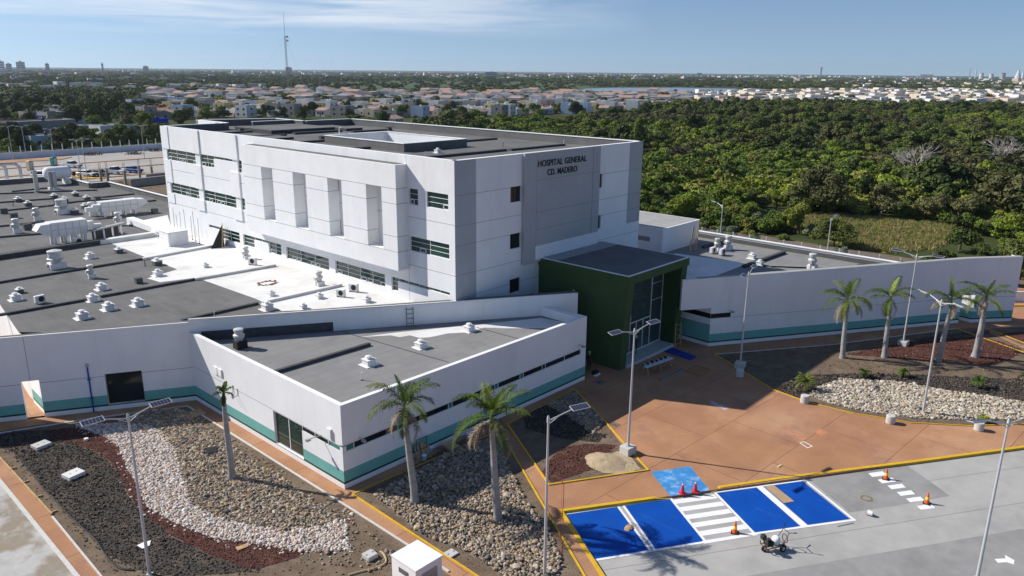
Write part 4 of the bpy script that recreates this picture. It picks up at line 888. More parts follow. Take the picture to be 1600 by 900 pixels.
for k,x_,y_,zz,l_,s_ in (('v',576.5,570,AR,'white curb vent in the middle of the annex roof right of the dark rib',1.0),('v',657.5,543,AR,'white curb vent on the annex roof below the ladder',.95),
 ('v',733,517,AR,'white curb vent on the annex roof at the edge of the white patch',.95),('p',565.5,594,AR,'white bent pipe in a mortar stain on the annex roof',.9),
 ('f',1268,421,RZr,'stacked exhaust fan alone on the right wing roof',1.1),('v',1175,404,RZr,'white curb vent on the right wing roof between two ribs',.95),('v',1187,414,RZr,'low white curb vent beside the middle rib of the right wing',.85),
 ('f',1137,390,RZr,'stacked exhaust fan behind the pile of equipment by the plant room',1.05),('f',1120,391,RZr,'exhaust fan in the shaded pile of equipment by the plant room',.9),('a',1128,399,RZr,'condenser in front of the shaded pile of equipment by the plant room',1.2),('a',1113,396,RZr,'condenser half in shade beside the timber by the plant room',1.1)):
    put(k,x_,y_,zz,l_,s=s_)
# the black-footed fan by the annex corner
X,Y=G(375,543.5,AR);o=thing('exhaust_fan','grey stacked fan on a black tarred curb at the left corner of the annex roof','fan',(X,Y,AR),group=None)
b=MB();b.prism([(-.42,-.42),(.42,-.42),(.36,.36),(-.36,.36)],0,.62);b.build('curb',mat('black_tar',(.025,.023,.024),rough=.8,var=.3,vscale=4),o)
b=MB();b.lathe([(.28,.62),(.32,.8),(.40,.86),(.42,1.05),(.3,1.12),(.27,1.3),(.36,1.34),(.36,1.5),(.2,1.55)],n=14);b.build('housing',FANW,o,smooth=True)
# air handlers (long side along world Y, as the photo's panels face the camera)
AHW=layer(mat('air_handler_panel',(.72,.73,.74),rough=.45,var=.04,vscale=1),(.45,.42,.36),2,.62,.85,amount=.5)
def air_handler(label,loc,rot,L,Wd,H,leg,mirror,grp):
    o=thing('air_handler',label,'air handler',loc,rot,grp)
    s=-1 if mirror else 1
    b=MB();b.box(-L/2,-Wd/2,leg,L/2,Wd/2,leg+H)
    for k in range(6):
        x0=-L/2+L*k/5.;b.box(x0-.03,-Wd/2-.02,leg,x0+.03,-Wd/2+.01,leg+H,1)
    b.box(-L/2,-Wd/2-.018,leg+H*.5-.03,L/2,-Wd/2+.01,leg+H*.5+.03,1)
    b.box(-L/2-.05,-Wd/2-.05,leg+H,L/2+.05,Wd/2+.05,leg+H+.08,0);b.build('cabinet',[AHW,METAL],o)
    b=MB();x0=s*-L/2;x1=s*(-L/2-1.5);P=[(x0,-Wd/2,leg),(x0,Wd/2,leg),(x1,Wd/2,leg+H*.55),(x1,-Wd/2,leg+H*.55),(x0,-Wd/2,leg+H),(x0,Wd/2,leg+H),(x1+s*.5,Wd/2,leg+H*.97),(x1+s*.5,-Wd/2,leg+H*.97)]
    i=len(b.v);b.v+=P
    for f in((0,1,2,3),(4,7,6,5),(0,3,7,4),(1,5,6,2),(3,2,6,7)): b.f.append(f);b.m.append(0)
    b.build('intake_hood',[AHW],o)
    b=MB();x0=s*L/2
    b.prism([(x0,-Wd*.35),(x0+s*.9,-Wd*.2),(x0+s*.9,Wd*.2),(x0,Wd*.35)],leg+H*.3,leg+H*.8);b.box(x0+s*.85,-.3,leg+.2,x0+s*1.8,.3,leg+.8);b.build('duct',[AHW],o)
    for k,xx in enumerate((-L*.42,-L*.14,L*.14,L*.42)):
        for yy in(-Wd*.42,Wd*.42):
            b=MB();b.box(xx-.12,yy-.12,0,xx+.12,yy+.12,leg);b.build('leg',VW,o)
    return o
g='rooftop air handlers'
x_,y_=G(113,381,RS);air_handler('near white air handler with sloping hood on short white legs, stained roof under it','' or (x_,y_+1.0,RS),R_(0),3.8,1.6,1.55,1.0,False,g)
x_,y_=G(190,337,RS);air_handler('far white air handler with its hood towards the tower','' or (x_,y_+.9,RS),R_(0),4.8,1.4,1.3,.7,True,g)
# duct bridge between them
p0=G(147,378,RS);p1=G(193,366,RS);o=thing('duct_bridge','grey cable and duct bridge running right from the near air handler to the white roof','duct',(p0[0],p0[1],RS),world=True)
b=MB();strip(b,[p0,p1],.7,RS+1.3,RS+1.45);b.build('tray',MEML,o)
for t_ in(.05,.35,.65,.95):
    c=lerp(p0,p1,t_);b=MB();b.box(c[0]-.08,c[1]-.08,RS,c[0]+.08,c[1]+.08,RS+1.3);b.build('leg',VW,o)
b=MB();a_=G(160,374,RS);strip(b,[(p0[0]+.5,p0[1]+1.6),(p1[0],p1[1]+1.6)],.12,RS,RS+1.1);b.build('upstand',MEMD,o)
# white kiosk & pipes against the tower
def at(px,py,z=0): X,Y=G(px,py,z);return X,Y
c=at(279,383,RS);o=thing('roof_kiosk','plain white masonry box standing on the white roof by the tower','kiosk',(c[0],c[1],RS));
b=MB();b.prism([(-1.15,-.2),(1.15,-.2),(1.15,2.3),(-1.15,2.3)],0,1.55);b.build('body',WHITE2,o,bevel=.04);b=MB();b.prism([(-1.2,-.25),(1.2,-.25),(1.2,2.35),(-1.2,2.35)],1.56,1.64);b.build('cap',WHITE2,o)
c0=at(272,362,RS);o=thing('roof_handrail','low white pipe rail along a bundle of ducts leading to the kiosk','rail',(c0[0],c0[1],RS),world=True)
q0=at(236,368,RS);q1=at(268,383,RS);b=MB();
for zz in(.55,1.05): b.tube((q0[0],q0[1],RS+zz),(q1[0],q1[1],RS+zz),.03)
b.build('rail',WHITE2,o)
for k in range(4):
    c=lerp(q0,q1,k/3);b=MB();b.tube((c[0],c[1],RS),(c[0],c[1],RS+1.05),.03);b.build('post',WHITE2,o)
q0=at(206,350,RS);q1=at(262,371,RS);o=thing('duct_run','white square duct lying on the roof between the kiosk and the air handlers','duct',(q0[0],q0[1],RS),world=True)
b=MB();strip(b,[q0,q1],.9,RS+.12,RS+.85);b.build('duct',WHITE2,o);
b=MB();strip(b,[lerp(q0,q1,.1),lerp(q0,q1,.16)],1.1,RS,RS+.12);b.build('saddle',MEMD,o);b=MB();strip(b,[lerp(q0,q1,.8),lerp(q0,q1,.86)],1.1,RS,RS+.12);b.build('saddle',MEMD,o)
for k,(px,py,h) in enumerate(((274,366,3.3),(279,367,2.6),(284,369,3.0),(292,371,3.4),(301,375,2.9),(306,377,3.6),(312,381,3.0))):
    c=at(px,py,RS);o=thing('conduit_pipe','thin vertical conduit pipe rising from the white roof beside the tower wall','pipe',(c[0],c[1],RS),group='bare conduits standing along the tower foot')
    b=MB();b.tube((0,0,0),(.05*(-1)**k,0,h),.03,n=6);b.build('pipe',METAL,o);b=MB();b.lathe([(.09,0),(.07,.1)],n=8);b.build('foot',BLACK,o)
c=at(338,386,RS);o=thing('draped_tarpaulin','black cloth hanging on a leaning pole against the tower foot','tarpaulin',(c[0],c[1],RS))
b=MB();b.poly([(-.9,-.5,0),(.5,-.7,0),(1.0,.1,2.5)]);b.poly([(.5,-.7,0),(1.3,.6,0),(1.0,.1,2.5)]);b.poly([(-.9,-.5,0),(1.0,.1,2.5),(.2,.5,.1)]);b.build('cloth',BLACK,o);b=MB();b.tube((.1,-1.2,0),(1.05,.15,2.6),.04);b.build('pole',WOOD,o)
c=at(418,443,RS);o=thing('roof_debris','ring of rusty rubble lying on the white roof','rubble',(c[0],c[1],RS))
b=MB();r=random.Random(4)
for k in range(34):
    t_=k/34*6.28;R1_=.6+r.random()*.25;s_=r.uniform(.04,.11);cx,cy=math.cos(t_)*R1_*1.2,math.sin(t_)*R1_*.9
    b.prism([(cx-s_,cy-s_*.7),(cx+s_,cy-s_),(cx+s_*.8,cy+s_),(cx-s_,cy+s_*.8)],0,r.uniform(.04,.12))
b.build('rubble',layer(mat('rusty_rubble',(.32,.19,.13),rough=.95,var=.3,vscale=4),(.12,.07,.05),3,.5,.7),o)
# tank, chimneys, left ducts
c=at(96,289,RS);o=thing('water_tank','white horizontal cylindrical tank on a white cradle at the far edge of the roof','tank',(c[0],c[1]+1.2,RS))
b=MB();prof=[(.05,-2.2),(.7,-2.1),(1.05,-1.75),(1.1,-1.4),(1.1,1.4),(1.05,1.75),(.7,2.1),(.05,2.2)];b.lathe(prof,n=20);b.v=[(zz,yy,xx+2.0) for xx,yy,zz in b.v];b.v=[(x*-1,y,z) for x,y,z in b.v];b.build('tank_body',WHITE2,o,smooth=True)
for xx in(-1.1,1.1):
    b=MB();b.box(xx-.25,-.9,0,xx+.25,.9,1.3);b.build('cradle',WHITE2,o)
for k,px in enumerate((81,87)):
    c=at(px,296,RS);o=thing('flue_pipe','square galvanised flue in front of the white water tank, '+('left one of the pair' if k==0 else 'right one of the pair'),'flue',(c[0],c[1],RS),group='pair of square flues before the tank')
    b=MB();b.box(-.28,-.25,.35,.28,.25,3.0);b.build('shaft',METAL,o);b=MB();b.box(-.45,-.5,0,.45,.5,.36);b.build('base',VW,o)
c=at(58.5,301,RS);o=thing('roof_column','slender grey column left of the water tank','column',(c[0],c[1],RS));b=MB();b.box(-.28,-.25,0,.28,.25,3.6);b.build('shaft',METAL,o);b=MB();b.box(-.5,-.45,0,.5,.45,.12);b.build('base',VW,o)
for k,(px,py) in enumerate(((12,283),(34,282))):
    c=at(px,py,RS);o=thing('bent_duct','round galvanised duct bending down to the roof edge, '+('outer left arch' if k==0 else 'arch beside the flue'),'duct',(c[0],c[1],RS),group='arched ducts at the far left')
    b=MB();P=[(0,0,0),(0,0,2.3),(-.3,0,2.8),(-.8,0,3.05),(-4.2,0,3.15)];b.path(P,.26,n=10);b.build('duct',METAL,o,smooth=True);b=MB();b.lathe([(.42,0),(.36,.15)]);b.build('collar',METAL,o)
# timber leaning on the plant room
for k,(dx,h,tl) in enumerate(((0,2.9,.5),(.9,3.3,.3),(1.3,2.2,.7))):
    c=at(1078+dx*7,393-dx*2.,RZr);o=thing('timber_plank',('broad raw timber plank leaning on the white plant room','thin pole leaning on the plant room right of the broad plank','short board leaning behind the thin pole at the plant room')[k],'plank',(c[0],c[1],RZr))
    b=MB();w_=(.16,.05,.09)[k];T=Matrix.Rotation(R_(9),4,'Y');b.box(-w_,-.03,0,w_,.03,h,T=T);b.build('board',WOOD,o)
# parapet ladder on annex roof, solitary bits on the tower roof
def ladder(name,label,loc,L,W_,m,rot=(0,0,0),rungs=4,r=.025):
    o=thing(name,label,'ladder',loc);o.rotation_euler=rot
    for s_ in(-1,1):
        b=MB();b.box(s_*W_/2-r,-r,0,s_*W_/2+r,r,L);b.build('rail',m,o)
    b=MB()
    for k in range(rungs): z0=L*(k+.6)/rungs;b.box(-W_/2,-.02,z0-.02,W_/2,.02,z0+.02)
    b.build('rung',m,o);return o
c=(38.6,ww(38.6)-.25);ladder('roof_ladder','short grey ladder leaning on the long wall above the annex roof',(c[0],c[1],AR),1.55,.55,mat('dark_ladder_paint',(.12,.13,.15),rough=.6),rot=(R_(-5),0,math.atan2(tn.y,tn.x)),rungs=4)
for px,py,kk,l_,s_ in ((684,239,'v','pale vent on the tower roof near the front corner above the grey panel',.7),(665,244,'p','small pipe on the tower roof rib near the near corner',.7),(786,229,'q','pipe stub with elbow on the tower roof between two ribs',.7),(881,226,'p','white pipe stub at the right end of the front roof rib',.8)):
    put(kk,px,py,TR,l_,s=s_)
for px,py,l_ in ((503,219,'dark square box on the tower roof left of the light well'),(608,204,'dark square box on the rear edge of the light well'),(377,206,'dark box on the tower roof beside the big plinth')):
    put('b',px,py,TR,l_,s=.8)
c=at(531,222,TR);o=thing('gooseneck_pipe','white gooseneck pipe standing on the tower roof before the light well','pipe',(c[0],c[1],TR));b=MB();b.path([(0,0,0),(0,0,1.5),(.25,0,1.6)],.06);b.build('pipe',WHITE2,o);b=MB();b.path([(0,0,.3),(.6,0,.1),(.9,0,.5),(.9,0,1.0)],.05);b.build('elbow',VG,o)
# ================================================================== lamps
def lamp(px,py,label,rot,arms=(1,-1),block=.0,z=0,h=8.85,loc=None,grp='solar street lamps round the hospital',pw=1.0,down=False,armlen=1.4):
    X,Y=loc or G(px,py,z);o=thing('solar_street_lamp',label,'street lamp',(X,Y,z),rot,grp)
    b=MB();b.lathe([(.09,block+.02),(.085,block+1.2),(.05,h-.1),(.045,h)],n=10);b.lathe([(.075,h-.25),(.075,h+.02),(.02,h+.14)],n=10);b.build('pole',POLE,o,smooth=True)
    b=MB();b.lathe([(.2,block),(.2,block+.03)],n=4);b.build('base_plate',POLE,o)
    if block:
        b=MB();b.box(-.42,-.42,-.02,.42,.42,block);b.build('footing',CONC,o,bevel=.03)
    for s_ in arms:
        b=MB();b.tube((0,0,h-.15),(s_*armlen,0,h+.18),.035,.03);b.tube((0,0,h-.35),(s_*armlen*.45,0,h-.02),.02);b.build('arm',POLE,o)
        T=Matrix.Translation((s_*(armlen+pw/2-.1),0,h+.22))@Matrix.Rotation(R_(14),4,'X')
        b=MB();b.box(-pw/2,-.21,-.02,pw/2,.21,.015,T=T);b.box(-.2*pw/2-.2,-.12,-.1,.3,.12,-.025,T=T);pn=b.build('panel_frame',POLE,o)
        b=MB();n_=6
        for i in range(n_):
            for j in range(2): b.box(-pw/2+.03+i*(pw-.06)/n_,-.19+j*.19,.016,-pw/2+.03+(i+.93)*(pw-.06)/n_,-.19+(j+.93)*.19,.021,T=T)
        sub(b.build('solar_cell',PANEL),pn)
    return o
P1=Vector(G(150,668,8.9));P2=Vector(G(262,637,8.9));r1=math.atan2(P2.y-P1.y,P2.x-P1.x)
lamp(234,897,'solar lamp in front of the left stone bed with a panel on each side',r1,armlen=1.15)
a1=Vector(G(1115,609,8.9)) if False else None
def rotto(pbase,ptip,h=8.95):
    a=Vector(G(*pbase));t_=Vector(G(*ptip,h));return math.atan2(t_.y-a.y,t_.x-a.x)
lamp(851,899,'solar lamp with one panel pointing right, beside the blue parking bays',rotto((851,899),(915,637)),arms=(1,))
lamp(981,708,'solar lamp on a pink concrete block at the edge of the terracotta plaza',rotto((981,708),(1040,500)),block=.55)
lamp(1156,574,'solar lamp on a shaded concrete block before the entrance, right of the pavilion',rotto((1156,574),(1190,404)),block=.5,h=8.6)
lamp(1411,539,'solar lamp on a white block between the palms and the right wall',rotto((1411,539),(1450,400)),block=.45)
lamp(1442,646,'solar lamp in the pale river stones at the right, panel towards the palms',rotto((1442,646),(1452,464)),h=9.0)
lamp(1527,903,'solar lamp on the grey road at the lower right, panel reaching over the plaza',rotto((1527,903),(1490,665)),h=8.9,z=RZ)
for k,(px,py,tx,ty) in enumerate(((1130,313.7,1114,312),(1300,334,1325,328))):
    X=91;Y,zt_=GX(px,py,X);lamp(0,0,('solar lamp outside the far parapet, left of the two','solar lamp outside the far parapet by the grass clearing')[k],math.atan2(G(tx,ty,9)[1]-Y,G(tx,ty,9)[0]-X),arms=(1,),loc=(X,Y),h=zt_-.1,z=-.5)
for k,(px,py) in enumerate(((20.7,250),(42,250),(86,256),(128,281.7),(137,283),(226,246.7))):
    lamp(px,py,('solar lamp at the left end of the rear wall','second solar lamp from the left before the rear wall','solar lamp behind the green toilet in the rear car park','solar lamp left of the pair beside the white van, rear car park','solar lamp right of the pair beside the white van, rear car park','tall lamp at the right end of the rear wall beside the rubble')[k],.6 if k!=5 else 2.,h=9.2,z=-.2,grp='solar street lamps in the rear car park')
# ================================================================== small things on the plaza and road
ORANGE=mat('cone_orange',(.75,.10,.02),rough=.5,var=.08);REDC=mat('cone_red',(.62,.03,.05),rough=.5,var=.08);REFL=mat('cone_yellow_reflector',(.85,.62,.03),rough=.3);WREF=mat('cone_white_reflector',(.8,.8,.8),rough=.3)
def cone(px,py,z,label,m,ref):
    X,Y=G(px,py,z);o=thing('traffic_cone',label,'traffic cone',(X,Y,z),random.random()*3,'traffic cones around the bays')
    b=MB();b.prism([(-.21,-.21),(.21,-.21),(.21,.21),(-.21,.21)],.012,.05);b.build('base',BLACK if m is ORANGE else REDC,o,bevel=.01)
    b=MB();b.lathe([(.155,.05),(.145,.08),(.035,.72),(.02,.75)],n=18);b.build('body',m,o,smooth=True);b=MB();b.lathe([(.113,.28),(.086,.45)],n=18) if ref is REFL else b.lathe([(.06,.60),(.045,.69)],n=18)
    b.build('reflective_collar',ref,o,smooth=True)
cone(1066,771,0,'red traffic cone, left of the two at the foot of the worn blue ramp',REDC,WREF);cone(1086,768.5,0,'red traffic cone, right of the two at the foot of the worn blue ramp',REDC,WREF)
cone(1148,832.5,RZ,'orange traffic cone on the crosswalk bars',ORANGE,REFL);cone(1384,748.5,RZ,'orange traffic cone by the kerb on the white dashes',ORANGE,REFL);cone(1448,786.5,RZ,'orange traffic cone at the outer end of the white dashes',ORANGE,REFL)
CB=layer(mat('cardboard',(.42,.29,.17),rough=.9,var=.08),(.30,.20,.12),4,.55,.8)
b=MB();p=PG([(1195.5,761),(1209,758.5),(1241,784),(1225,786.5)],RZ);b.prism(p,RZ+.018,RZ+.03);tag(b.build('cardboard_sheet',CB),'long brown cardboard sheet lying on the rightmost blue bay','cardboard')
c=at(983,825.5,RZ);o=thing('paper_bag','crumpled brown bag on the white line between the two left bays','bag',(c[0],c[1],RZ+.012));b=MB();b.poly([(-.35,-.15,.02),(.1,-.22,.02),(.38,0,.05),(.15,.2,.12),(-.2,.2,.06)]);b.poly([(-.35,-.15,.02),(-.2,.2,.06),(-.35,.1,0)]);b.lathe([(.2,0),(.24,.06),(.12,.13)],n=7);b.build('bag',CB,o)
c=at(1363,807,RZ);o=thing('white_bucket','small white tub lying on its side on the grey road','bucket',(c[0],c[1],RZ));b=MB();b.lathe([(.13,0),(.17,.3),(.18,.3)],n=16);b.v=[(x,z_*1.-.0,y+.17) for x,y,z_ in b.v];b.build('tub',WHITE2,o);b=MB();b.tube((0,.3,.17),(0,.305,.17),.15,n=16);b.build('mouth',BLACK,o)
b=MB();p0=at(1310,853,RZ);p0=at(1309,822.5,RZ);p1=at(1333,817.5,RZ);strip(b,[p0,p1],.05,RZ,RZ+.03);tag(b.build('steel_rod',METAL),'thin dark rod lying on the road below the right end of the bay line','rod')
# line-striping machine
c=at(1208,858,RZ);o=thing('line_striper','walk-behind road line striping machine with white tank, black engine and handlebars','line striper',(c[0],c[1],RZ),math.atan2(*(lambda a,b_:(b_[1]-a[1],b_[0]-a[0]))(G(1195,862,RZ),G(1222,856,RZ))))
ENG=mat('sooty_engine',(.035,.03,.028),rough=.6,var=.4,vscale=9);RUSTM=mat('rusty_frame',(.16,.08,.05),rough=.8,var=.3,vscale=8)
b=MB()
for y_ in(-.28,.28): b.tube((-.65,y_,.3),(.55,y_,.3),.025);b.tube((-.65,y_,.3),(-.7,y_,.55),.025);b.tube((.3,y_,.3),(.75,y_*.9,1.0),.022)
for x_ in(-.65,-.2,.55): b.tube((x_,-.28,.3),(x_,.28,.3),.025)
b.build('frame',RUSTM,o)
for i,(x_,y_,r_) in enumerate(((.35,-.36,.2),(.35,.36,.2),(-.6,0,.17))):
    b=MB();b.tube((x_,y_-.045,r_),(x_,y_+.045,r_),r_,n=18);w_=b.build('wheel',RUBBER,o);b=MB();b.tube((x_,y_-.055,r_),(x_,y_+.055,r_),r_*.5,n=12);sub(b.build('rim',METAL),w_)
b=MB();b.box(-.55,-.22,.33,-.15,.22,.62);b.box(-.5,-.15,.62,-.25,.12,.74);b.tube((-.35,-.26,.5),(-.35,-.36,.5),.1,n=12);b.build('engine',ENG,o,bevel=.03)
b=MB();b.lathe([(.2,.36),(.23,.42),(.23,.66),(.17,.74),(.06,.78)],c=(.12,0,0),n=18);b.build('paint_tank',WHITE2,o,smooth=True)
b=MB();b.tube((.75,-.25,1.0),(.95,-.42,1.08),.02);b.tube((.75,.25,1.0),(.95,.42,1.08),.02);b.tube((.75,-.25,1.0),(.75,.25,1.0),.02);b.build('handlebar',ENG,o)
b=MB();b.tube((.9,-.39,1.06),(1.05,-.5,1.1),.03);b.build('grip',BLACK,o);b=MB();b.tube((.9,.39,1.06),(1.05,.5,1.1),.03);b.build('grip',BLACK,o)
b=MB();b.tube((-.68,-.1,.55),(-.78,-.1,.98),.018);b.box(-.92,-.22,.85,-.68,.05,1.12);b.build('headlight_box',ENG,o,bevel=.02)
b=MB()
for k in range(16): t0=k/16*6.28;t1=(k+1)/16*6.28;b.tube((.62+.02*k/16,-.1+.22*math.cos(t0),.62+.24*math.sin(t0)),(.62,-.1+.22*math.cos(t1),.62+.24*math.sin(t1)),.022,n=6)
b.path([(.6,-.1,.4),(.45,-.35,.5),(.1,-.4,.45),(-.2,-.3,.4)],.015,n=6);b.build('spray_hose',BLACK,o)
# concrete bollards
def bollard(px,py,label):
    X,Y=G(px,py);o=thing('concrete_bollard',label,'bollard',(X,Y,0),random.random()*6,'short round concrete bollards along the plaza')
    b=MB();b.lathe([(.33,0),(.33,.62)],n=24);b.build('post',CONC,o,bevel=.02,smooth=False);b=MB();b.lathe([(.31,.62),(.29,.635)],n=24);b.build('top',CONC,o)
bollard(1257,629,'concrete bollard below the first small palm, at the tip of the stone bed');bollard(1391,661,'concrete bollard in the middle, below the lamp in the stones');bollard(1529,672,'concrete bollard beside the yellow-green bush');bollard(1155.5,588,'concrete bollard in the shade in front of the entrance lamp')
# concrete covers and the big pedestal
def slabbox(px,py,w_,d_,h_,label,rot,name='concrete_cover',m=CONC,z=.012):
    X,Y=G(px,py,z);o=thing(name,label,'concrete cover',(X,Y,z),rot,'loose concrete inspection covers in the beds')
    b=MB();b.prism([(-w_/2,-d_/2),(w_/2,-d_/2),(w_/2,d_/2),(-w_/2,d_/2)],0,h_);b.build('slab',m,o,bevel=.015)
    b=MB();
    for dx in(-.2,.2): b.prism([(dx-.05,-.04),(dx+.05,-.04),(dx+.05,.04),(dx-.05,.04)],h_,h_+.004)
    b.build('lifting_slot',VG,o)
slabbox(65,698,1.0,.85,.24,'concrete cover half in the wall shadow at the top of the black gravel',.2);slabbox(115.5,744,1.05,.9,.26,'bright concrete cover alone on the black gravel',.22,m=mat('bright_concrete',(.68,.67,.65),rough=.85,var=.05,vscale=3))
slabbox(578,871,.62,.62,.25,'small concrete box beside the pale hose, left of the white pedestal',.0);slabbox(705,866,.6,.6,.1,'thin concrete slab in the soil right of the white pedestal',.0)
pc=[G(613,867,2.),G(651,843,2.),G(690,867,2.),G(650,893,2.)];cx=sum(p[0] for p in pc)/4;cy=sum(p[1] for p in pc)/4
o=thing('white_pedestal','tall white plastered meter pedestal beside the brick path at the bottom edge','pedestal',(cx,cy,0),world=True)
b=MB();b.box(cx-.85,cy-.92,0,cx+.85,cy+.92,1.94);b.build('body',WHITE,o,bevel=.02);b=MB();b.box(cx-.5,cy-.945,.25,cx+.5,cy-.921,1.6);b.build('meter_door',METAL,o);b=MB();b.box(cx-.875,cy-.35,1.35,cx-.851,cy+.35,1.6);b.build('vent_grille',VG,o);b=MB();b.box(cx-.88,cy-.95,1.942,cx+.88,cy+.95,2.0);b.build('cap',WHITE2,o)
# bed odds and ends
c=at(135,688.5);o=thing('white_pipe_cap','small round white pipe cap standing in the red gravel','pipe cap',(c[0],c[1],.02));b=MB();b.lathe([(.13,0),(.13,.12)],n=16);b.build('pipe',VW,o);b=MB();b.lathe([(.15,.12),(.15,.16),(.05,.18)],n=16);b.build('cap',VW,o)
b=MB();p=PG([(214,854),(224,849),(229,848),(236,846),(234,854),(223,859)]);b.prism(p,.06,.075);tag(b.build('torn_paper','' or WHITE2),'torn white paper caught in the black gravel by the lamp','paper')
b=MB();p=PG([(368,857),(385,851),(389,855),(372,862)]);b.prism(p,.05,.08);tag(b.build('wood_board',WOOD),'small pale board lying on the red gravel','board')
for k in range(4):
    t0=k/4;a_=lerp(G(0,717),G(82,806),t0);c_=lerp(G(0,717),G(82,806),t0+.235);b=MB();strip(b,[a_,c_],.11,.01,.13);o=b.build('form_board',WOOD);tag(o,('yellowish form board at the left frame edge along the path','second form board from the left edge along the path','third form board from the left edge along the path','form board nearest the bottom, where the white kerb begins')[k],'form board','timber form boards along the red path')
    b=MB();m_=lerp(a_,c_,.95);b.box(m_[0]+.06,m_[1]+.02,0,m_[0]+.35,m_[1]+.1,.1);s__=b.build('stake',WOOD,o);
def hose(name,pts,r,m,label,z=.06):
    P=[Vector((*G(*p),z)) for p in pts];Q=[]
    for i in range(len(P)-1):
        p0=P[max(0,i-1)];p1=P[i];p2=P[i+1];p3=P[min(len(P)-1,i+2)]
        for k in range(5):
            t=k/5;Q.append(.5*((2*p1)+(-p0+p2)*t+(2*p0-5*p1+4*p2-p3)*t*t+(-p0+3*p1-3*p2+p3)*t**3))
    Q.append(P[-1]);b=MB();b.path(Q,r,n=6);tag(b.build(name,m),label,'hose')
hose('black_hose',[(98,797),(125,822),(150,845),(161,862),(175,880),(190,890),(210,892)],.05,BLACK,'black hose curving along the edge of the black gravel bed')
hose('grey_cable',[(20,706),(45,735),(70,768),(98,796)],.02,MEMD,'thin grey cable along the upper edge of the black gravel bed')
hose('corrugated_hose',[(545,900),(570,893),(590,888),(603,880),(600,868),(594,863)],.055,mat('tan_hose',(.45,.38,.22),rough=.8),'tan corrugated hose lying beside the small concrete box')
hose('red_string',[(878,752),(877,790),(876,830),(875,880)],.012,mat('red_string',(.5,.05,.04),rough=.8),'red string line stretched on the ground by the single panel lamp',z=.1)
c=at(346,707);o=thing('planting_pit_tarp','black plastic liner in a hole among the tan stones beside the small palm','tarpaulin',(c[0]-.5,c[1]+.6,.03));b=MB();b.lathe([(.75,0),(.55,.10),(.25,.05)],n=9);b.poly([(-.5,-.3,.12),(.2,-.5,.1),(.6,.1,.2),(0,.4,.16)]);b.build('liner',BLACK,o)
c=at(303,648);b=MB();b.prism([(c[0]-.75,c[1]-.6),(c[0]+.7,c[1]-.5),(c[0]+.75,c[1]+.6),(c[0]-.6,c[1]+.55)],.03,.09);tag(b.build('plywood_cover',CB),'brown plywood cover in the corner of the left stone bed','plywood')
c=at(946,722);o=thing('sand_pile','pale heap of sand on the small triangular bed','sand pile',(c[0],c[1],.02));b=MB();r=random.Random(3);b.lathe([(1.25,0),(1.05,.06),(.75,.17),(.4,.23),(.1,.25)],n=22);b.v=[(x*1.0*(1+r.uniform(-.1,.1))+.0,y*1.15*(1+r.uniform(-.1,.1)),z_*(1+r.uniform(-.15,.15))) for x,y,z_ in b.v];b.build('heap',SAND,o,smooth=True)
sheet('sand_spill',wobble(PG([(925,712),(975,706),(1003,733),(975,742),(940,738)]),.08,5),.021,SAND)
# entrance things
b=MB();b.prism(PG([(1035,549),(1046.5,541.5),(1089,557.5),(1079,563.5)]),.008,.03);tag(b.build('blue_ramp_mat',mat('blue_mat',(.01,.05,.30),rough=.7,var=.1)),'flat blue ramp mat at the right end of the entrance step','mat')
c=at(1009,572,.85);c2=at(1045,559.5,.85);ang=math.atan2(c2[1]-c[1],c2[0]-c[0]);L=math.dist(c,c2)
o=thing('work_table','long pale board on wooden trestles with paint pots, before the entrance','table',((c[0]+c2[0])/2,(c[1]+c2[1])/2,0),ang)
b=MB();b.box(-L/2-.25,-.32,.82,L/2+.25,.32,.88);b.build('tabletop',mat('pale_blue_board',(.55,.62,.66),rough=.6,var=.08,vscale=2),o)
for x_ in(-L/2,0.1,L/2):
    for s_ in(-1,1): b=MB();b.tube((x_,s_*.42,0),(x_+.05,s_*.1,.82),.035,n=6);b.build('leg',WOOD,o)
for k in range(6):
    t_=thing('paint_pot',('dark paint pot at the left end of the trestle table','second dark pot from the left on the trestle table','black drill case in the middle of the trestle table','dark pot right of the case on the trestle table','tall dark can on the trestle table','dark can at the right end of the trestle table')[k],'pot',(0,0,0));
    p_=Matrix.Rotation(ang,4,'Z')@Vector((-L/2-.2+k*L/5.2,.12,0));t_.location=((c[0]+c2[0])/2+p_.x,(c[1]+c2[1])/2+p_.y,.881);t_['group']='pots and cans on the trestle table'
    b=MB();b.lathe([(.12,0),(.12,.18+.04*(k%3))],n=12);b.build('can',BLACK,t_);b=MB();b.lathe([(.105,.18+.04*(k%3)),(.09,.20+.04*(k%3))],n=12);b.build('lid',METAL,t_)
c=at(1030,595);c2=at(1068,577);o=ladder('extension_ladder','dark metal extension ladder lying flat on the shaded plaza',(c[0],c[1],.06),math.dist(c,c2),.45,METAL,rungs=13,r=.03);o.rotation_euler=(R_(90),0,math.atan2(c2[1]-c[1],c2[0]-c[0])+R_(90))
o.rotation_euler=Euler((R_(-90),0,math.atan2(c2[1]-c[1],c2[0]-c[0])-R_(90)))
TIM=mat('orange_scaffold_paint',(.42,.20,.05),rough=.7,var=.15)
pq=PG([(1073,580),(1087,571.5),(1110,577.5),(1092,588)]);cx=sum(p[0] for p in pq)/4;cy=sum(p[1] for p in pq)/4;o=thing('scaffold_frame','orange scaffold frame lying flat on the shaded plaza beside the ladder','scaffold',(cx,cy,0),world=True)
b=MB()
for i in range(4): b.tube((*pq[i],.06),(*pq[(i+1)%4],.06),.035,n=6)
b.build('frame',TIM,o);b=MB()
for t_ in(.25,.5,.75): b.tube((*lerp(pq[0],pq[3],t_),.06),(*lerp(pq[1],pq[2],t_),.06),.025,n=6)
b.build('brace',TIM,o)
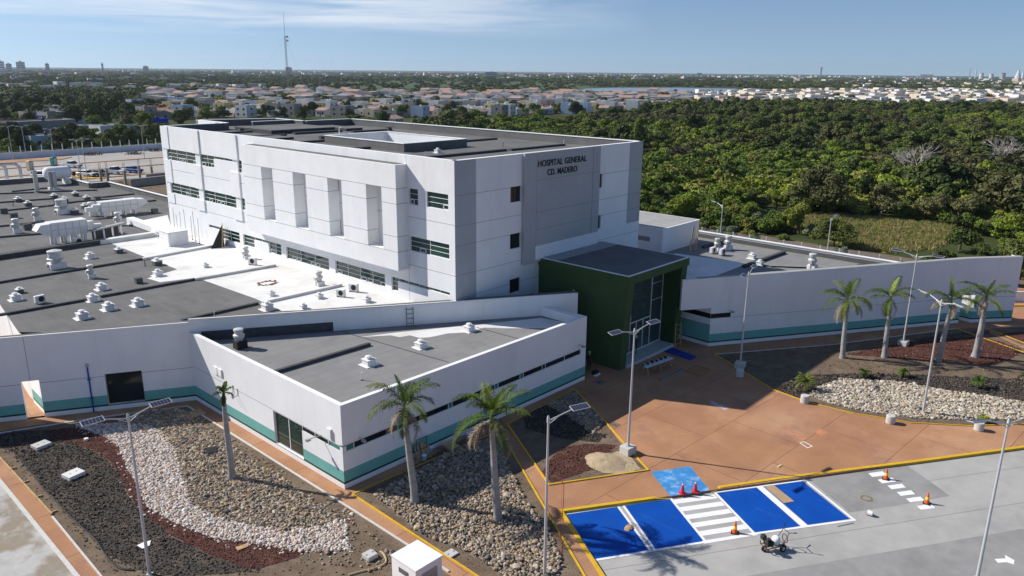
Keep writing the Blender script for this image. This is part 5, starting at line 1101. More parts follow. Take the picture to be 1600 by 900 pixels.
c=at(1059,541);ladder('step_ladder','pale orange ladder standing beside the right corner of the pavilion',(c[0],c[1],0),2.3,.6,mat('pale_orange_ladder',(.45,.30,.13),rough=.7),rot=(R_(-4),0,R_(-25)),rungs=5,r=.035)
# clutter along the annex front
BUCK=mat('pale_blue_bucket',(.30,.45,.68),rough=.5,var=.05);
def bucket(px,py,label,m=BUCK):
    X,Y=G(px,py);o=thing('bucket',label,'bucket',(X,Y,0),0,'paint buckets along the annex foot');b=MB();b.lathe([(.13,0),(.165,.34),(.175,.34),(.175,.36)],n=16);b.build('pail',m,o,smooth=False);b=MB();b.lathe([(.178,.36),(.17,.39),(.05,.40)],n=16);b.build('lid',WHITE2,o)
bucket(673,706,'pale blue bucket against the annex wall beside the leaning boards');bucket(663,719,'pale blue bucket on the path edge in front of the leaning boards');bucket(743,680,'white and blue bucket on the path near the tall palm crown');bucket(731,684,'blue bucket left of the one near the tall palm crown')
for k,(px,py,h) in enumerate(((653,716,.95),(662,712,1.0),(668,710,.8))):
    X,Y=G(px,py);o=thing('leaning_board',('left of the boards leaning on the annex wall','middle board leaning on the annex wall','narrow right board leaning on the annex wall')[k],'board',(X,35.75,0));b=MB();T=Matrix.Rotation(R_(-18),4,'X');b.box(-.2,-.02,0,.2,.02,h,T=T);b.build('board',CB,o)
X,Y=G(705,702);o=thing('cardboard_box','open cardboard box on the path before the annex','box',(X,Y,0));b=MB();b.box(-.4,-.25,0,.4,.25,.3);b.build('carton',CB,o);b=MB();b.poly([(-.4,-.25,.301),(.4,-.25,.301),(.45,-.45,.25),(-.45,-.45,.25)]);b.poly([(-.4,.25,.301),(.4,.25,.301),(.45,.42,.42),(-.45,.42,.42)]);b.build('flap',CB,o)
X,Y=G(690,700);o=thing('timber_pile','pile of dark boards lying along the annex wall','timber',(31.5,35.5,0),R_(0));
for k in range(5): b=MB();b.box(-.8+k*.35,-.35+k*.05,.0+.05*(k%3),1.6+k*.3,-.2+k*.07,.05+.05*(k%3));b.build('board',mat('dark_board',(.13,.10,.08),rough=.9,var=.2,vscale=3),o)
X,Y=GY(662,693,35.7);o=thing('wire_stand','black wire frame standing against the teal band of the annex','stand',(X,35.9,0));b=MB();b.path([(-.45,0,0),(-.45,0,1.35),(.45,0,1.35),(.45,0,0)],.025,n=6);b.build('frame',BLACK,o);b=MB();b.path([(-.45,0,.55),(.45,0,.55)],.02,n=6);b.build('bar',BLACK,o)
# wall fittings
def wallbox(wl,a,z_,w_,h_,d_,m,parent,name,label=None):
    b=MB();wl.bar(b,a-w_/2,a+w_/2,z_-h_/2,z_+h_/2,.002,d_,0);o=b.build(name,m,parent)
    if label: o['label']=label
    return o
s1,z1_=GX(341,580,AX0);wallbox(AL,al(s1)-.35,z1_,.5,.55,.1,WHITE2,an,'wall_sign_box');wallbox(AL,al(s1)+.3,z1_,.5,.55,.1,WHITE2,an,'wall_sign_box')
s1,z1_=GX(516,676,AX0);wallbox(AL,al(s1),z1_,.38,.6,.14,WHITE2,an,'wall_sign_box')
for (px,py) in((502,680),):
    s1,z1_=GX(px,py,AX0);b=MB();q_=AL.P(al(s1),z1_+.0,0);b.tube(q_,(q_[0]-.7,q_[1]+.25,q_[2]-.1),.03);b.box(q_[0]-.95,q_[1]+.15,q_[2]-.2,q_[0]-.65,q_[1]+.33,q_[2]-.05);b.build('wall_camera',METAL,an)
s1,z1_=GY(561,683,AY0);b=MB();q_=AF.P(af(s1),z1_,0);b.tube(q_,(q_[0],q_[1]-.35,q_[2]-.1),.03);b.box(q_[0]-.05,q_[1]-.55,q_[2]-.2,q_[0]+.12,q_[1]-.25,q_[2]-.05);b.build('wall_camera',METAL,an)
s1,z1_=GY(905,541,AY0);b=MB();q_=AF.P(af(s1),3.35,0);b.tube(q_,(q_[0]-.1,q_[1]-.4,q_[2]),.03);b.box(q_[0]-.2,q_[1]-.6,q_[2]-.1,q_[0]+.05,q_[1]-.3,q_[2]+.05);b.build('wall_camera',METAL,an)
for px,py in((365,613),(372,618)):
    s1,z1_=GX(px,py,AX0);b=MB();q_=AL.P(al(s1),z1_,0);b.path([(q_[0]-.02,q_[1],q_[2]+.55),(q_[0]-.05,q_[1],q_[2]),(q_[0]-.55,q_[1],q_[2]-.02)],.025,n=6);b.build('wall_bracket',METAL,an)
b=MB();s7=sa(7.2);q0=A.P(s7,3.75,.06);q1=A.P(s7,0.02,.06);b.path([q0,q1],.055,n=8)
for zz in (1.1,2.6): A.bar(b,s7-.12,s7+.12,zz,zz+.06,.003,.13)
b.build('blue_downpipe',mat('blue_pipe_paint',(.015,.06,.35),rough=.5),lw);b=MB();q_=A.P(s7,3.75,0);b.tube(q_,(q_[0]+A.n.x*.14,q_[1]+A.n.y*.14,q_[2]),.12,n=12);b.build('pipe_box',METAL,lw)
b=MB();q_=RA.P(1.9,3.45,0);b.tube(q_,(q_[0]-.2,q_[1]-.45,q_[2]),.03);b.box(q_[0]-.35,q_[1]-.6,q_[2]-.1,q_[0]-.1,q_[1]-.35,q_[2]+.05);b.build('wall_camera',METAL,rw)
for px,py,l_ in((903,618,'square inspection frame on the shaded plaza near the annex corner'),(937,597,'dark open drain frame on the shaded plaza left of the tall lamp'),(959.5,663.5,'small square drain grate at the point of the triangular bed')):
    X,Y=G(px,py);b=MB();s_=.42 if px<950 else .3;fr=[(X-s_,Y-s_),(X+s_,Y-s_),(X+s_,Y+s_),(X-s_,Y+s_)];strip(b,fr+[fr[0]],.05,.001,.02)
    if px>910: b.prism([(X-s_*.6,Y-s_*.6),(X+s_*.6,Y-s_*.6),(X+s_*.6,Y+s_*.6),(X-s_*.6,Y+s_*.6)],.001,.012)
    tag(b.build('drain_frame',VG),l_,'drain')
b=MB();X,Y=G(1217.5,728.5);b.prism([(X-.22,Y-.05),(X+.2,Y-.1),(X+.22,Y+.02),(X-.2,Y+.07)],0,.05);tag(b.build('timber_offcut',mat('pale_offcut',(.6,.5,.28),rough=.8)),'pale timber offcut lying on the terracotta near the kerb','timber')
# ================================================================== palms and small plants
FROND=rampmat('palm_frond_green',[(.06,.095,.016),(.08,.12,.018),(.045,.070,.016),(.11,.14,.022)],scale=.8);FRONDY=mat('young_palm_leaf',(.19,.26,.03),rough=.6,var=.25,vscale=2);DEADF=mat('dry_palm_leaf',(.26,.20,.15),rough=.9,var=.35,vscale=3)
TRUNKP=layer(mat('palm_trunk',(.33,.32,.31),rough=.9,var=.15,vscale=2,bump=.3,bscale=12),(.20,.185,.17),1.5,.45,.7,stretch=(1,1,7),amount=.6);SHAFT=mat('palm_crownshaft',(.11,.17,.045),rough=.5,var=.2,vscale=2)
def frond_mesh(L,elev,droop,az,seed,npair=46,leaf=.74,hang=.9,curl=.0):
    r=np.random.default_rng(seed);V=[];F=[];n=14;pts=[];p=np.array([0.,0,0]);e=elev
    for k in range(n+1):
        pts.append(p.copy());p=p+np.array([math.cos(e),0,math.sin(e)])*(L/n);e-=droop/n*(1+k*.08)
    pts=np.array(pts)
    for k in range(n):   # midrib, a thin three sided spar
        a,b=pts[k],pts[k+1];w0=.035*(1-k/n)+.008;w1=.035*(1-(k+1)/n)+.008;i=len(V)
        V+=[a+[0,-w0,0],a+[0,w0,0],b+[0,w1,0],b+[0,-w1,0],a+[0,0,-w0],b+[0,0,-w1]];F+=[(i,i+1,i+2,i+3),(i,i+3,i+5,i+4),(i+1,i+4,i+5,i+2)]
    for j in range(npair):
        t=.14+.86*j/npair;x=t*n;k=min(n-1,int(x));p=pts[k]+(pts[k+1]-pts[k])*(x-k);d=pts[k+1]-pts[k];d/=np.linalg.norm(d);up=np.cross(d,[0,1,0]);up*=np.sign(up[2]+1e-6)
        ll=leaf*math.sin(math.pi*min(1,.22+t*.80))**.7*r.uniform(.8,1.1)
        for s in(-1,1):
            if r.random()<.05: continue
            out=np.array([0,s,0])*.78+d*(.45+.4*t)+up*r.uniform(-.15,.45);out/=np.linalg.norm(out);m=p+out*ll*.5;tip=p+out*ll*.92+np.array([0,0,-1])*ll*(.35*hang+r.uniform(0,.25));w=.024
            i=len(V);V+=[p-d*w,p+d*w,m+d*w*.9+[0,0,-.02*hang],m-d*w*.9+[0,0,-.02*hang],tip];F+=[(i,i+1,i+2,i+3),(i+3,i+2,i+4,i+4)]
    V=np.array(V);c,s=math.cos(az),math.sin(az);V=np.stack([V[:,0]*c-V[:,1]*s,V[:,0]*s+V[:,1]*c,V[:,2]],1);return V,F
def part_from(V,F,name,m,parent,loc=(0,0,0)):
    me=bpy.data.meshes.new(name);F=[tuple(dict.fromkeys(f)) for f in F];me.from_pydata([tuple(v) for v in V],[],F);me.materials.append(m);me.update();o=bpy.data.objects.new(name,me);COL.objects.link(o);o.parent=parent;o.location=loc;return o
def palm(px,py,cpx,cpy,label,seed,n=11,L=2.4,dead=3,young=1,lean=0,rb=.24,shaft=.9,leaf=.74,top=None):
    X,Y=G(px,py);d=_F*FPX+_R*(cpx-800)-_U*(cpy-450);h=CH+math.hypot(X,Y)*d[2]/math.hypot(d[0],d[1]);r=random.Random(seed)
    # sideways lean read from the photo
    t=((X)*d[0]+(Y)*d[1])/(d[0]**2+d[1]**2);lx,ly=d[0]*t-X,d[1]*t-Y
    o=thing('royal_palm',label,'palm',(X,Y,.01),0,'royal palms in the beds')
    b=MB();N_=14;H=h-shaft
    for k in range(N_):
        def q(t): return (lx*t**1.5+.05*math.sin(t*5+seed),ly*t**1.5+.04*math.cos(t*4+seed),H*t)
        def rr(t): return rb*(1.25-.9*min(t/.08,1)*.3 if t<.08 else .98-.42*t+.08*math.sin(t*3.2))
        b.tube(q(k/N_),q((k+1)/N_),rr(k/N_),rr((k+1)/N_),n=12,m=0,caps=(k==0 or k==N_-1))
    b.build('trunk',TRUNKP,o,smooth=True)
    c=(lx,ly,h);b=MB();b.tube(q(1),(lx*1.02,ly*1.02,h-.1),rr(1)*.95,.09,n=12);b.build('crownshaft',SHAFT,o,smooth=True)
    az0=r.random()*6.28
    for k in range(n):
        az=az0+k*2.399;el=R_(r.uniform(25,72)) if k<n*.6 else R_(r.uniform(-2,25));V,F=frond_mesh(L*r.uniform(.85,1.2),el,R_(r.uniform(45,82)),az,seed*50+k,leaf=leaf)
        part_from(V,F,'frond',FROND,o,(lx,ly,h-.15))
    for k in range(young): V,F=frond_mesh(L*.75,R_(82-6*k),R_(22),az0+2+k,seed*50+30+k,leaf=leaf*.6,hang=.2);x_=part_from(V,F,'frond',FRONDY,o,(lx,ly,h-.15));x_['label']='bright yellow-green upright young frond'
    for k in range(dead):
        V,F=frond_mesh(L*r.uniform(.75,.95),R_(r.uniform(-40,2)),R_(r.uniform(40,80)),az0+1.1+k*2.1,seed*50+40+k,leaf=leaf*.8,hang=1.3);x_=part_from(V,F,'frond',DEADF,o,(lx,ly,h-.3));x_['label']='dry brown hanging frond'
    return o
palm(362,748,349,612,'thin young palm with a tiny crown in the left stone bed',1,n=6,L=.95,dead=1,young=0,rb=.22,shaft=.5,leaf=.28)
palm(647,785,632,632,'tall palm with dry lower fronds in front of the annex, left of two',2,n=9,L=2.75,dead=4)
palm(777,812,768,648,'tall leafy palm right in front of the annex, right of two',3,n=12,L=2.9,dead=5,young=2)
palm(1316,559,1325,466,'leftmost palm before the right wall, with one hanging yellowed frond',4,n=9,L=2.9,dead=3,leaf=.78)
palm(1382,558,1392,463,'second palm from the left before the right wall, slender crown',5,n=8,L=2.75,dead=2,leaf=.72)
palm(1467,565,1487,466,'leaning palm behind the lamp in the stones, crown half behind its neighbour',6,n=9,L=2.8,dead=2)
palm(1524,558,1542,462,'rightmost palm before the right wall, with a swollen foot',7,n=9,L=2.7,dead=2,rb=.3)
SP=[(1257.5,610,.95,'bushy dwarf palm nearest the plaza edge, left end of the row'),(1349.6,590,.62,'dwarf palm second from the left on the black gravel'),(1411,590,.62,'dwarf palm third from the left on the black gravel'),(1528.5,606,.72,'dwarf palm above the yellow-green bush'),(1600,598,.72,'dwarf palm cut by the right frame edge')]
for i,(px,py,s_,l_) in enumerate(SP):
    X,Y=G(px,py);o=thing('dwarf_palm',l_,'palm',(X,Y,.015),i*1.3,'dwarf palms on the black gravel')
    b=MB();b.lathe([(.11,0),(.09,.35),(.12,.55*s_+.2)],n=9);b.build('trunk',mat('dwarf_trunk',(.12,.085,.055),rough=.9,var=.3,vscale=6),o)
    r=random.Random(i+60);VV=[];FF=[]
    for k in range(24 if i==0 else 16):
        V,F=frond_mesh(1.25*s_*r.uniform(.8,1.1),R_(r.uniform(5,85)),R_(r.uniform(60,110)),k*2.399,i*99+k,npair=16,leaf=.3*s_+.05);F=[tuple(a+len(VV) for a in f) for f in F];VV+=list(V);FF+=F
    part_from(VV,FF,'crown',FROND,o,(0,0,.5*s_+.2))
# ------------------------------------------------------------------ foliage meshes
def lobes(seed,n,R,H,z0):
    r=np.random.default_rng(seed);c=np.stack([r.normal(0,R*.42,n),r.normal(0,R*.42,n),z0+H*(.15+.75*r.random(n))],1);c[:,2]-=.25*H*(np.hypot(c[:,0],c[:,1])/R);rad=R*r.uniform(.28,.5,n);return c,rad
def leaves(seed,n,size,R,H,z0,nl=14,flat=.8,inner=.25):
    r=np.random.default_rng(seed);c,rad=lobes(seed,nl,R,H,z0);k=r.integers(0,nl,n);d=r.normal(0,1,(n,3));d/=np.linalg.norm(d,axis=1)[:,None];d[:,2]=np.abs(d[:,2])*np.where(r.random(n)<.82,1,-.6)
    rr=np.where(r.random(n)<inner,r.random(n)**.5,r.uniform(.86,1.12,n));P=c[k]+d*(rad[k]*rr)[:,None]*np.array([1,1,flat]);P[:,2]=np.maximum(P[:,2],.15)
    nrm=d+r.normal(0,.55,(n,3));nrm/=np.linalg.norm(nrm,axis=1)[:,None];a=np.cross(nrm,r.normal(0,1,(n,3)));a/=np.linalg.norm(a,axis=1)[:,None];b=np.cross(nrm,a)
    s=size*r.uniform(.55,1.25,n)[:,None];V=np.stack([P-a*s*.6,P-b*s*.32,P+a*s*.6,P+b*s*.32+nrm*s*.12],1).reshape(-1,3);F=np.arange(4*n).reshape(n,4);return V,F,c,rad
def foliage_mat(name,cols,trans=.0):
    m=rampmat(name,cols,scale=.45,inst=True,rough=.75);return m
GM=foliage_mat('woodland_leaves',[(.105,.140,.016),(.135,.185,.020),(.165,.215,.022),(.080,.105,.024),(.18,.205,.030),(.115,.14,.035),(.070,.095,.020),(.15,.20,.022),(.13,.13,.045)])
GD=foliage_mat('dark_tree_leaves',[(.055,.075,.018),(.075,.098,.020),(.095,.115,.024),(.085,.088,.030)])
GB=foliage_mat('bright_shrub_leaves',[(.115,.175,.020),(.14,.19,.030),(.095,.145,.020),(.17,.18,.038)])
GS=foliage_mat('silvery_shrub_leaves',[(.13,.17,.085),(.15,.185,.105),(.11,.145,.07)])
BARK=mat('tree_bark',(.12,.10,.08),rough=.95,var=.3,vscale=5)
def tree_template(name,seed,n,size,R,H,z0,m,nl=14,cat='tree'):
    o=thing(name,'',cat);V,F,c,rad=leaves(seed,n,size,R,H,z0,nl);f=npmesh('crown',V,F,m);f.parent=o
    b=MB();b.tube((0,0,-.4),(.1,0,z0+.3),.16+R*.02,.11,n=7)
    for k in range(min(6,nl)): b.tube((.1,0,z0*.8),tuple(c[k]),.08,.03,n=5)
    b.build('trunk',BARK,o);return o
def crown_proto(seed,n,size,R,H,z0,m,nl=12):
    V,F,c,rad=leaves(seed,n,size,R,H,z0,nl);o=npmesh('leaf_clump',V,F,m,link=False);return o
KIND=[('bushy_tree',5200,.34,2.5,3.6,1.2,GM,'mid green bushy tree in the wood beyond the right parapet','nearest mid green trees of the wood'),
 ('broad_tree',6500,.34,3.4,3.8,1.5,GD,'broad dark green tree in the wood beyond the right parapet','nearest dark green trees of the wood'),
 ('green_shrub',3200,.30,1.9,1.9,.2,GB,'bright green rounded shrub at the edge of the wood','nearest bright green shrubs of the wood'),
 ('pale_shrub',3200,.36,2.0,1.7,.2,GS,'pale silvery broad leaved shrub beyond the perimeter posts','nearest silvery shrubs beyond the perimeter posts')]
TPL=[tree_template(k[0],11+i,*k[1:7],cat='tree' if i<2 else 'shrub') for i,k in enumerate(KIND)]
TPLb=[tree_template(KIND[i][0],31+i,*KIND[i][1:7],cat='tree' if i<2 else 'shrub') for i in range(4)]
forest=[G(1640,178,-.5),G(1720,186,-.5),(215,-8),(152,8),(126,14),(106,16),(95,24),(95,70),(104,98),(120,140),G(700,214,-.5),G(660,208,-.5),G(640,198,-.5),G(740,190,-.5),G(870,193,-.5),G(930,184,-.5),G(1060,172.5,-.5),G(1200,168,-.5),G(1400,171,-.5)]
clear=[G(*p,-.5) for p in((1185,330),(1260,333),(1330,338),(1420,345),(1505,356),(1475,386),(1400,396),(1330,388),(1300,372),(1235,362),(1195,350))]
fp=np.array(forest);lo=fp.min(0);hi=fp.max(0);r=np.random.default_rng(5);sp=3.7
gx,gy=np.meshgrid(np.arange(int((hi[0]-lo[0])/sp)),np.arange(int((hi[1]-lo[1])/sp)));fx=lo[0]+(gx.ravel()+r.random(gx.size))*sp;fy=lo[1]+(gy.ravel()+r.random(gx.size))*sp
front=[G(*p,-.5) for p in((1225,368),(1300,372),(1330,388),(1400,396),(1475,386),(1490,362),(1560,380),(1560,430),(1430,425),(1225,395))]
k=inpoly(fx,fy,forest)&~inpoly(fx,fy,clear)&~(inpoly(fx,fy,front)&(r.random(fx.size)<.85));fx=fx[k];fy=fy[k];dist=np.hypot(fx,fy)
k=(r.random(fx.size)<np.clip(1.15-(dist-150)/700,.55,1));fx=fx[k];fy=fy[k];dist=dist[k]
# patchiness: broad patches of low bright scrub, of dark trees and of pale shrubs
pn=np.sin(fx*.021+1.3)*np.cos(fy*.026+.4)+.6*np.sin(fx*.05+fy*.043)+.4*np.sin(fx*.11-fy*.09)+r.normal(0,.35,fx.size)
kind=np.where(pn>.40,2,np.where(pn<-.85,1,0));kind=np.where((kind==2)&(r.random(fx.size)<.12),3,kind);near=(fx<118)&(fy>18);kind=np.where(near&(r.random(fx.size)<.75),np.where(r.random(fx.size)<.55,3,2),kind)
order=np.argsort(dist);NI=230;tpl_used=set()
patch=np.sin(fx*.033+fy*.017+2)+np.cos(fy*.047-fx*.021)+r.normal(0,.45,fx.size)
scl=np.where(kind==1,r.uniform(.7,1.5,fx.size),r.uniform(.5,1.3,fx.size));scl=np.where(near,r.uniform(.45,.72,fx.size),scl);scl=np.where(~near&(kind==2),r.uniform(.9,1.5,fx.size),scl)
for j in order[:NI]:
    i=int(kind[j]);var=int(r.random()<.5);T=(TPL if var else TPLb)[i];loc=(float(fx[j]),float(fy[j]),-.5);rz=float(r.random()*6.28)
    s3=(float(scl[j]),float(scl[j]),float(scl[j]*r.uniform(.8,1.15)))
    if id(T) not in tpl_used: tpl_used.add(id(T));T.location=loc;T.rotation_euler=(0,0,rz);T.scale=s3;T['label']=KIND[i][7];T['group']=KIND[i][8]
    else: dup(T,loc,rz,s3,KIND[i][7],KIND[i][8])
rest=order[NI:]
GO=foliage_mat('olive_leaves',[(.10,.105,.035),(.13,.12,.045),(.085,.085,.035),(.15,.15,.05),(.11,.09,.05)])
GY=foliage_mat('yellow_green_leaves',[(.19,.235,.022),(.22,.25,.030),(.16,.215,.020),(.24,.25,.05)])
fam=np.where(kind==1,1,np.where(kind>=2,2,0));fam=np.where((fam==0)&(patch>.9),3,fam);fam=np.where((fam!=1)&(patch<-.95),4,fam)
for i in range(5):
    q=rest[fam[rest]==i]
    if not len(q): continue
    R0_,H0_,z_=((2.5,3.6,.9),(3.4,3.9,1.2),(2.1,2.1,.2),(2.3,3.0,.5),(2.4,2.8,.5))[i]
    pr=[crown_proto(70+i*9+v,(2400,3000,1500,2000,1700)[i],(.55,.55,.45,.6,.42)[i],R0_*(.85+.1*v),H0_*(1.15-.1*v),z_,(GM,GD,GB,GY,GO)[i],nl=(9,14,8,11)[v]) for v in range(4)]
    sc=np.stack([scl[q]*r.uniform(.8,1.45,len(q)),scl[q]*r.uniform(.8,1.35,len(q)),scl[q]*r.uniform(.5,1.2,len(q))],1);ro=np.stack([r.normal(0,.1,len(q)),r.normal(0,.1,len(q)),r.random(len(q))*6.28],1)
    scatter(('woodland','dark_woodland','scrub_thicket','yellow_green_woodland','olive_scrub')[i],np.stack([fx[q],fy[q],0*fx[q]-.5],1),pr,sc,ro)
for T in TPL+TPLb:
    if id(T) not in tpl_used and T is not TPL[1]:
        for c_ in kids(T): bpy.data.objects.remove(c_)
        bpy.data.objects.remove(T)
sheet('grass_clearing',wobble(smooth_poly(clear,1),.5,3,3),-.53,layer(layer(mat('dry_grass',(.27,.235,.09),rough=1,var=.3,vscale=.4,bump=.6,bscale=3),(.13,.16,.035),.08,.48,.62,amount=.9),(.30,.20,.12),.12,.58,.75,amount=.7))
# grass tufts of the clearing
def tuft(seed):
    r=np.random.default_rng(seed);n=40;P=r.normal(0,.25,(n,2));h=r.uniform(.25,.6,n);V=[];F=[]
    for a,(x_,y_) in enumerate(P): t=r.random()*3.14;dx,dy=math.cos(t)*.04,math.sin(t)*.04;lx,ly=r.normal(0,.12,2);i=len(V);V+=[(x_-dx,y_-dy,0),(x_+dx,y_+dy,0),(x_+lx,y_+ly,h[a])];F.append((i,i+1,i+2))
    return npmesh('tuft',V,F,rampmat('grass_blades',[(.22,.23,.05),(.30,.26,.11),(.17,.21,.045),(.36,.28,.14)],scale=.5),link=False)
cp=np.array(clear);gx=r.uniform(cp[:,0].min()-4,cp[:,0].max()+4,5200);gy=r.uniform(cp[:,1].min()-4,cp[:,1].max()+4,5200);k=inpoly(gx,gy,clear);gx=gx[k];gy=gy[k];n_=len(gx)
scatter('clearing_grass',np.stack([gx,gy,0*gx-.53],1),[tuft(1),tuft(2)],np.repeat(r.uniform(.6,1.5,n_)[:,None],3,1),np.stack([0*gx,0*gx,r.random(n_)*6.28],1))
# isolated round tree in the clearing, bare dead trees
def bare(px,py,s,label,seed):
    X,Y=G(px,py,-.5);o=thing('dead_tree',label,'tree',(X,Y,-.5),0,'bare grey dead trees');b=MB();r=random.Random(seed)
    def br(p,d,L,w,dep):
        q=p+d*L;b.tube(p,q,w,w*.6,n=5)
        if dep>0:
            for k in range(3): dd=(d+Vector((r.gauss(0,.55),r.gauss(0,.55),r.gauss(.05,.35)))).normalized();br(q,dd,L*r.uniform(.6,.85),w*.6,dep-1)
    for k in range(4): br(Vector((0,0,0)),Vector((r.gauss(0,.5),r.gauss(0,.5),1)).normalized(),1.7*s,.11*s,4)
    b.build('branches',mat('bleached_wood',(.42,.39,.36),rough=.9,var=.2,vscale=2),o)
bare(1430,285,1.9,'bleached dead tree in the middle of the wood at the right',3);bare(1568,262,1.9,'bleached dead tree in the wood near the right frame edge',5)
X,Y=G(1303,385,-.5);_t=dup(TPL[1],(X,Y,-.5),1.,(.85,.85,.8),'single round dark tree in front of the grass clearing by the lamp');_t.pop('group',None) if 'group' in _t else None
if id(TPL[1]) not in tpl_used:
    for c_ in kids(TPL[1]): bpy.data.objects.remove(c_)
    bpy.data.objects.remove(TPL[1])
X,Y=G(1540,660);o=thing('yellow_green_bush','small yellow-green bush beside a concrete bollard','bush',(X,Y,.01));V,F,_,_=leaves(5,1500,.10,.42,.45,.1,9);x_=npmesh('foliage',V,F,rampmat('lime_leaves',[(.30,.33,.02),(.22,.27,.02),(.36,.34,.03)],scale=2));x_.parent=o
b=MB();b.tube((0,0,0),(0,0,.3),.03,n=6);b.build('stem',BARK,o)
# ================================================================== rear car park
CARM={}
def paint(n,c): return mat(n,c,rough=.3,var=.03,spec=.6)
def vehicle(name,label,cat,px,py,rot,m,style,z=-.22,grp=None,s=1.):
    X,Y=G(px,py,z);o=thing(name,label,cat,(X,Y,z),rot,grp);o.scale=(s,)*3
    L=5.3 if style=='pickup' else 4.4;W=.92
    if style=='pickup': low=[(-2.65,.45),(-2.65,1.02),(-.75,1.05),(-.7,1.08),(1.0,1.08),(2.45,.98),(2.62,.75),(2.62,.42)];cab=[(-.8,1.07),(-.6,1.72),(.55,1.75),(1.25,1.07)]
    elif style=='van': low=[(-2.2,.42),(-2.25,1.05),(1.2,1.05),(2.1,.95),(2.2,.7),(2.2,.4)];cab=[(-2.2,1.04),(-2.1,1.75),(.6,1.8),(1.45,1.04)]
    else: low=[(-2.2,.42),(-2.22,.95),(-1.4,1.0),(1.0,.98),(2.1,.85),(2.2,.6),(2.2,.38)];cab=[(-1.6,.98),(-1.0,1.42),(.35,1.45),(1.15,.97)]
    def ext(prof,w0,w1,mb,mi=0):
        n=len(prof);i=len(mb.v);zmin=min(p[1] for p in prof);zmax=max(p[1] for p in prof)
        for s_ in(-1,1):
            for x_,z_ in prof: w_=w0+(w1-w0)*((z_-zmin)/(zmax-zmin));mb.v.append((x_,s_*w_,z_))
        mb.f.append(tuple(range(i,i+n)));mb.m.append(mi);mb.f.append(tuple(range(i+2*n-1,i+n-1,-1)));mb.m.append(mi)
        for k in range(n): k2=(k+1)%n;mb.f.append((i+k2,i+k,i+n+k,i+n+k2));mb.m.append(mi)
    b=MB();ext(low,W,W*.95,b);
    if style=='pickup': b.box(-2.55,-.78,1.03,-.95,.78,1.06,1)
    b.build('body',[m,BLACK],o,bevel=.05)
    b=MB();ext(cab,W*.9,W*.74,b);c_=b.build('cabin',[GLASSD],o,bevel=.04)
    b=MB();tz=max(p[1] for p in cab);xs=[p[0] for p in cab if p[1]>tz-.1];b.box(min(xs)-.05,-W*.75,tz-.04,max(xs)+.05,W*.75,tz+.04);
    for s_ in(-1,1): b.box(cab[0][0]*.25+cab[3][0]*.05,s_*W*.80-.02,cab[0][1],cab[0][0]*.25+cab[3][0]*.05+.1,s_*W*.80+.02,tz)
    b.build('roof',m,o,bevel=.03)
    ax=(1.65,-1.65) if style=='pickup' else (1.35,-1.35)
    for x_ in ax:
        for s_ in(-1,1):
            b=MB();b.tube((x_,s_*(W-.22),.37),(x_,s_*(W+.01),.37),.37,n=16);w_=b.build('wheel',RUBBER,o);b=MB();b.tube((x_,s_*(W-.1),.37),(x_,s_*(W+.02),.37),.2,n=10);sub(b.build('rim',METAL),w_)
    fx_=low[-2][0]
    for s_ in(-1,1): b=MB();b.box(fx_-.08,s_*.72-.16,.66,fx_+.02,s_*.72+.16,.84);b.build('headlight',mat('headlamp_glass',(.6,.62,.65),rough=.1),o)
    b=MB();b.box(fx_-.02,-.5,.5,fx_+.015,.5,.82);b.build('grille',BLACK,o);return o
WP=paint('white_car_paint',(.75,.76,.77));BP=paint('blue_car_paint',(.02,.12,.42));DP=paint('dark_car_paint',(.03,.05,.06))
gr='vehicles in the rear car park'
vehicle('pickup_truck','white pickup parked alone further back, right of the green toilet','pickup',113,262,R_(-62),WP,'pickup',grp=gr)
vehicle('delivery_van','white service van behind the water tank beside the beige toilet','van',66,279,R_(-60),WP,'van',grp=gr)
vehicle('parked_car','white hatchback at the left of the parked row','car',136,276,R_(-62),WP,'car',grp=gr,s=1.05)
vehicle('parked_car','dark car between the white hatchback and the white pickup','car',157,275.5,R_(-62),DP,'car',grp=gr,s=1.05)
vehicle('pickup_truck','white pickup in the parked row behind the concrete columns','pickup',180,272,R_(-62),WP,'pickup',grp=gr,s=1.05)
vehicle('parked_car','blue car at the right end of the parked row','car',208,270,R_(-62),BP,'car',grp=gr,s=1.1)
def toilet(px,py,label,m):
    X,Y=G(px,py,-.22);o=thing('portable_toilet',label,'toilet',(X,Y,-.22),.3,'portable toilets in the rear car park');b=MB();b.box(-.62,-.62,.08,.62,.62,2.2);b.build('cabin',m,o,bevel=.06)
    b=MB();b.prism([(-.66,-.66),(.66,-.66),(.66,.66),(-.66,.66)],2.2,2.27);b.prism([(-.45,-.45),(.45,-.45),(.45,.45),(-.45,.45)],2.27,2.42);b.build('roof',m,o,bevel=.03)
    b=MB();b.box(-.42,-.66,.2,.42,-.63,2.05);b.build('door',mat('pale_door',(.5,.5,.48),rough=.5),o);b=MB();b.box(-.62,-.62,0,.62,.62,.08);b.build('skid',BLACK,o)
toilet(48,266,'beige portable toilet on the yellow kerb of the rear car park',mat('beige_plastic',(.55,.44,.28),rough=.5,var=.05));toilet(85,259.5,'green portable toilet with grey sides in the rear car park',mat('green_plastic',(.03,.22,.17),rough=.5,var=.05))
for i,(px,py,lab) in enumerate(((107,278,'dark mixer drum standing behind the tank, left one'),(116,278,'dark wheelbarrow and tools behind the tank, right one'))):
    X,Y=G(px,py,-.25);o=thing('site_mixer',lab,'machine',(X,Y,-.25),i*1.1);b=MB();b.lathe([(.25,.5),(.5,.8),(.5,1.2),(.3,1.5)],n=12);b.build('drum',BLACK,o);b=MB();b.tube((-.4,-.3,0),(0,0,.7),.04);b.tube((.4,-.3,0),(0,0,.7),.04);b.tube((0,.5,0),(0,0,.7),.04);b.build('stand',RUSTM,o)
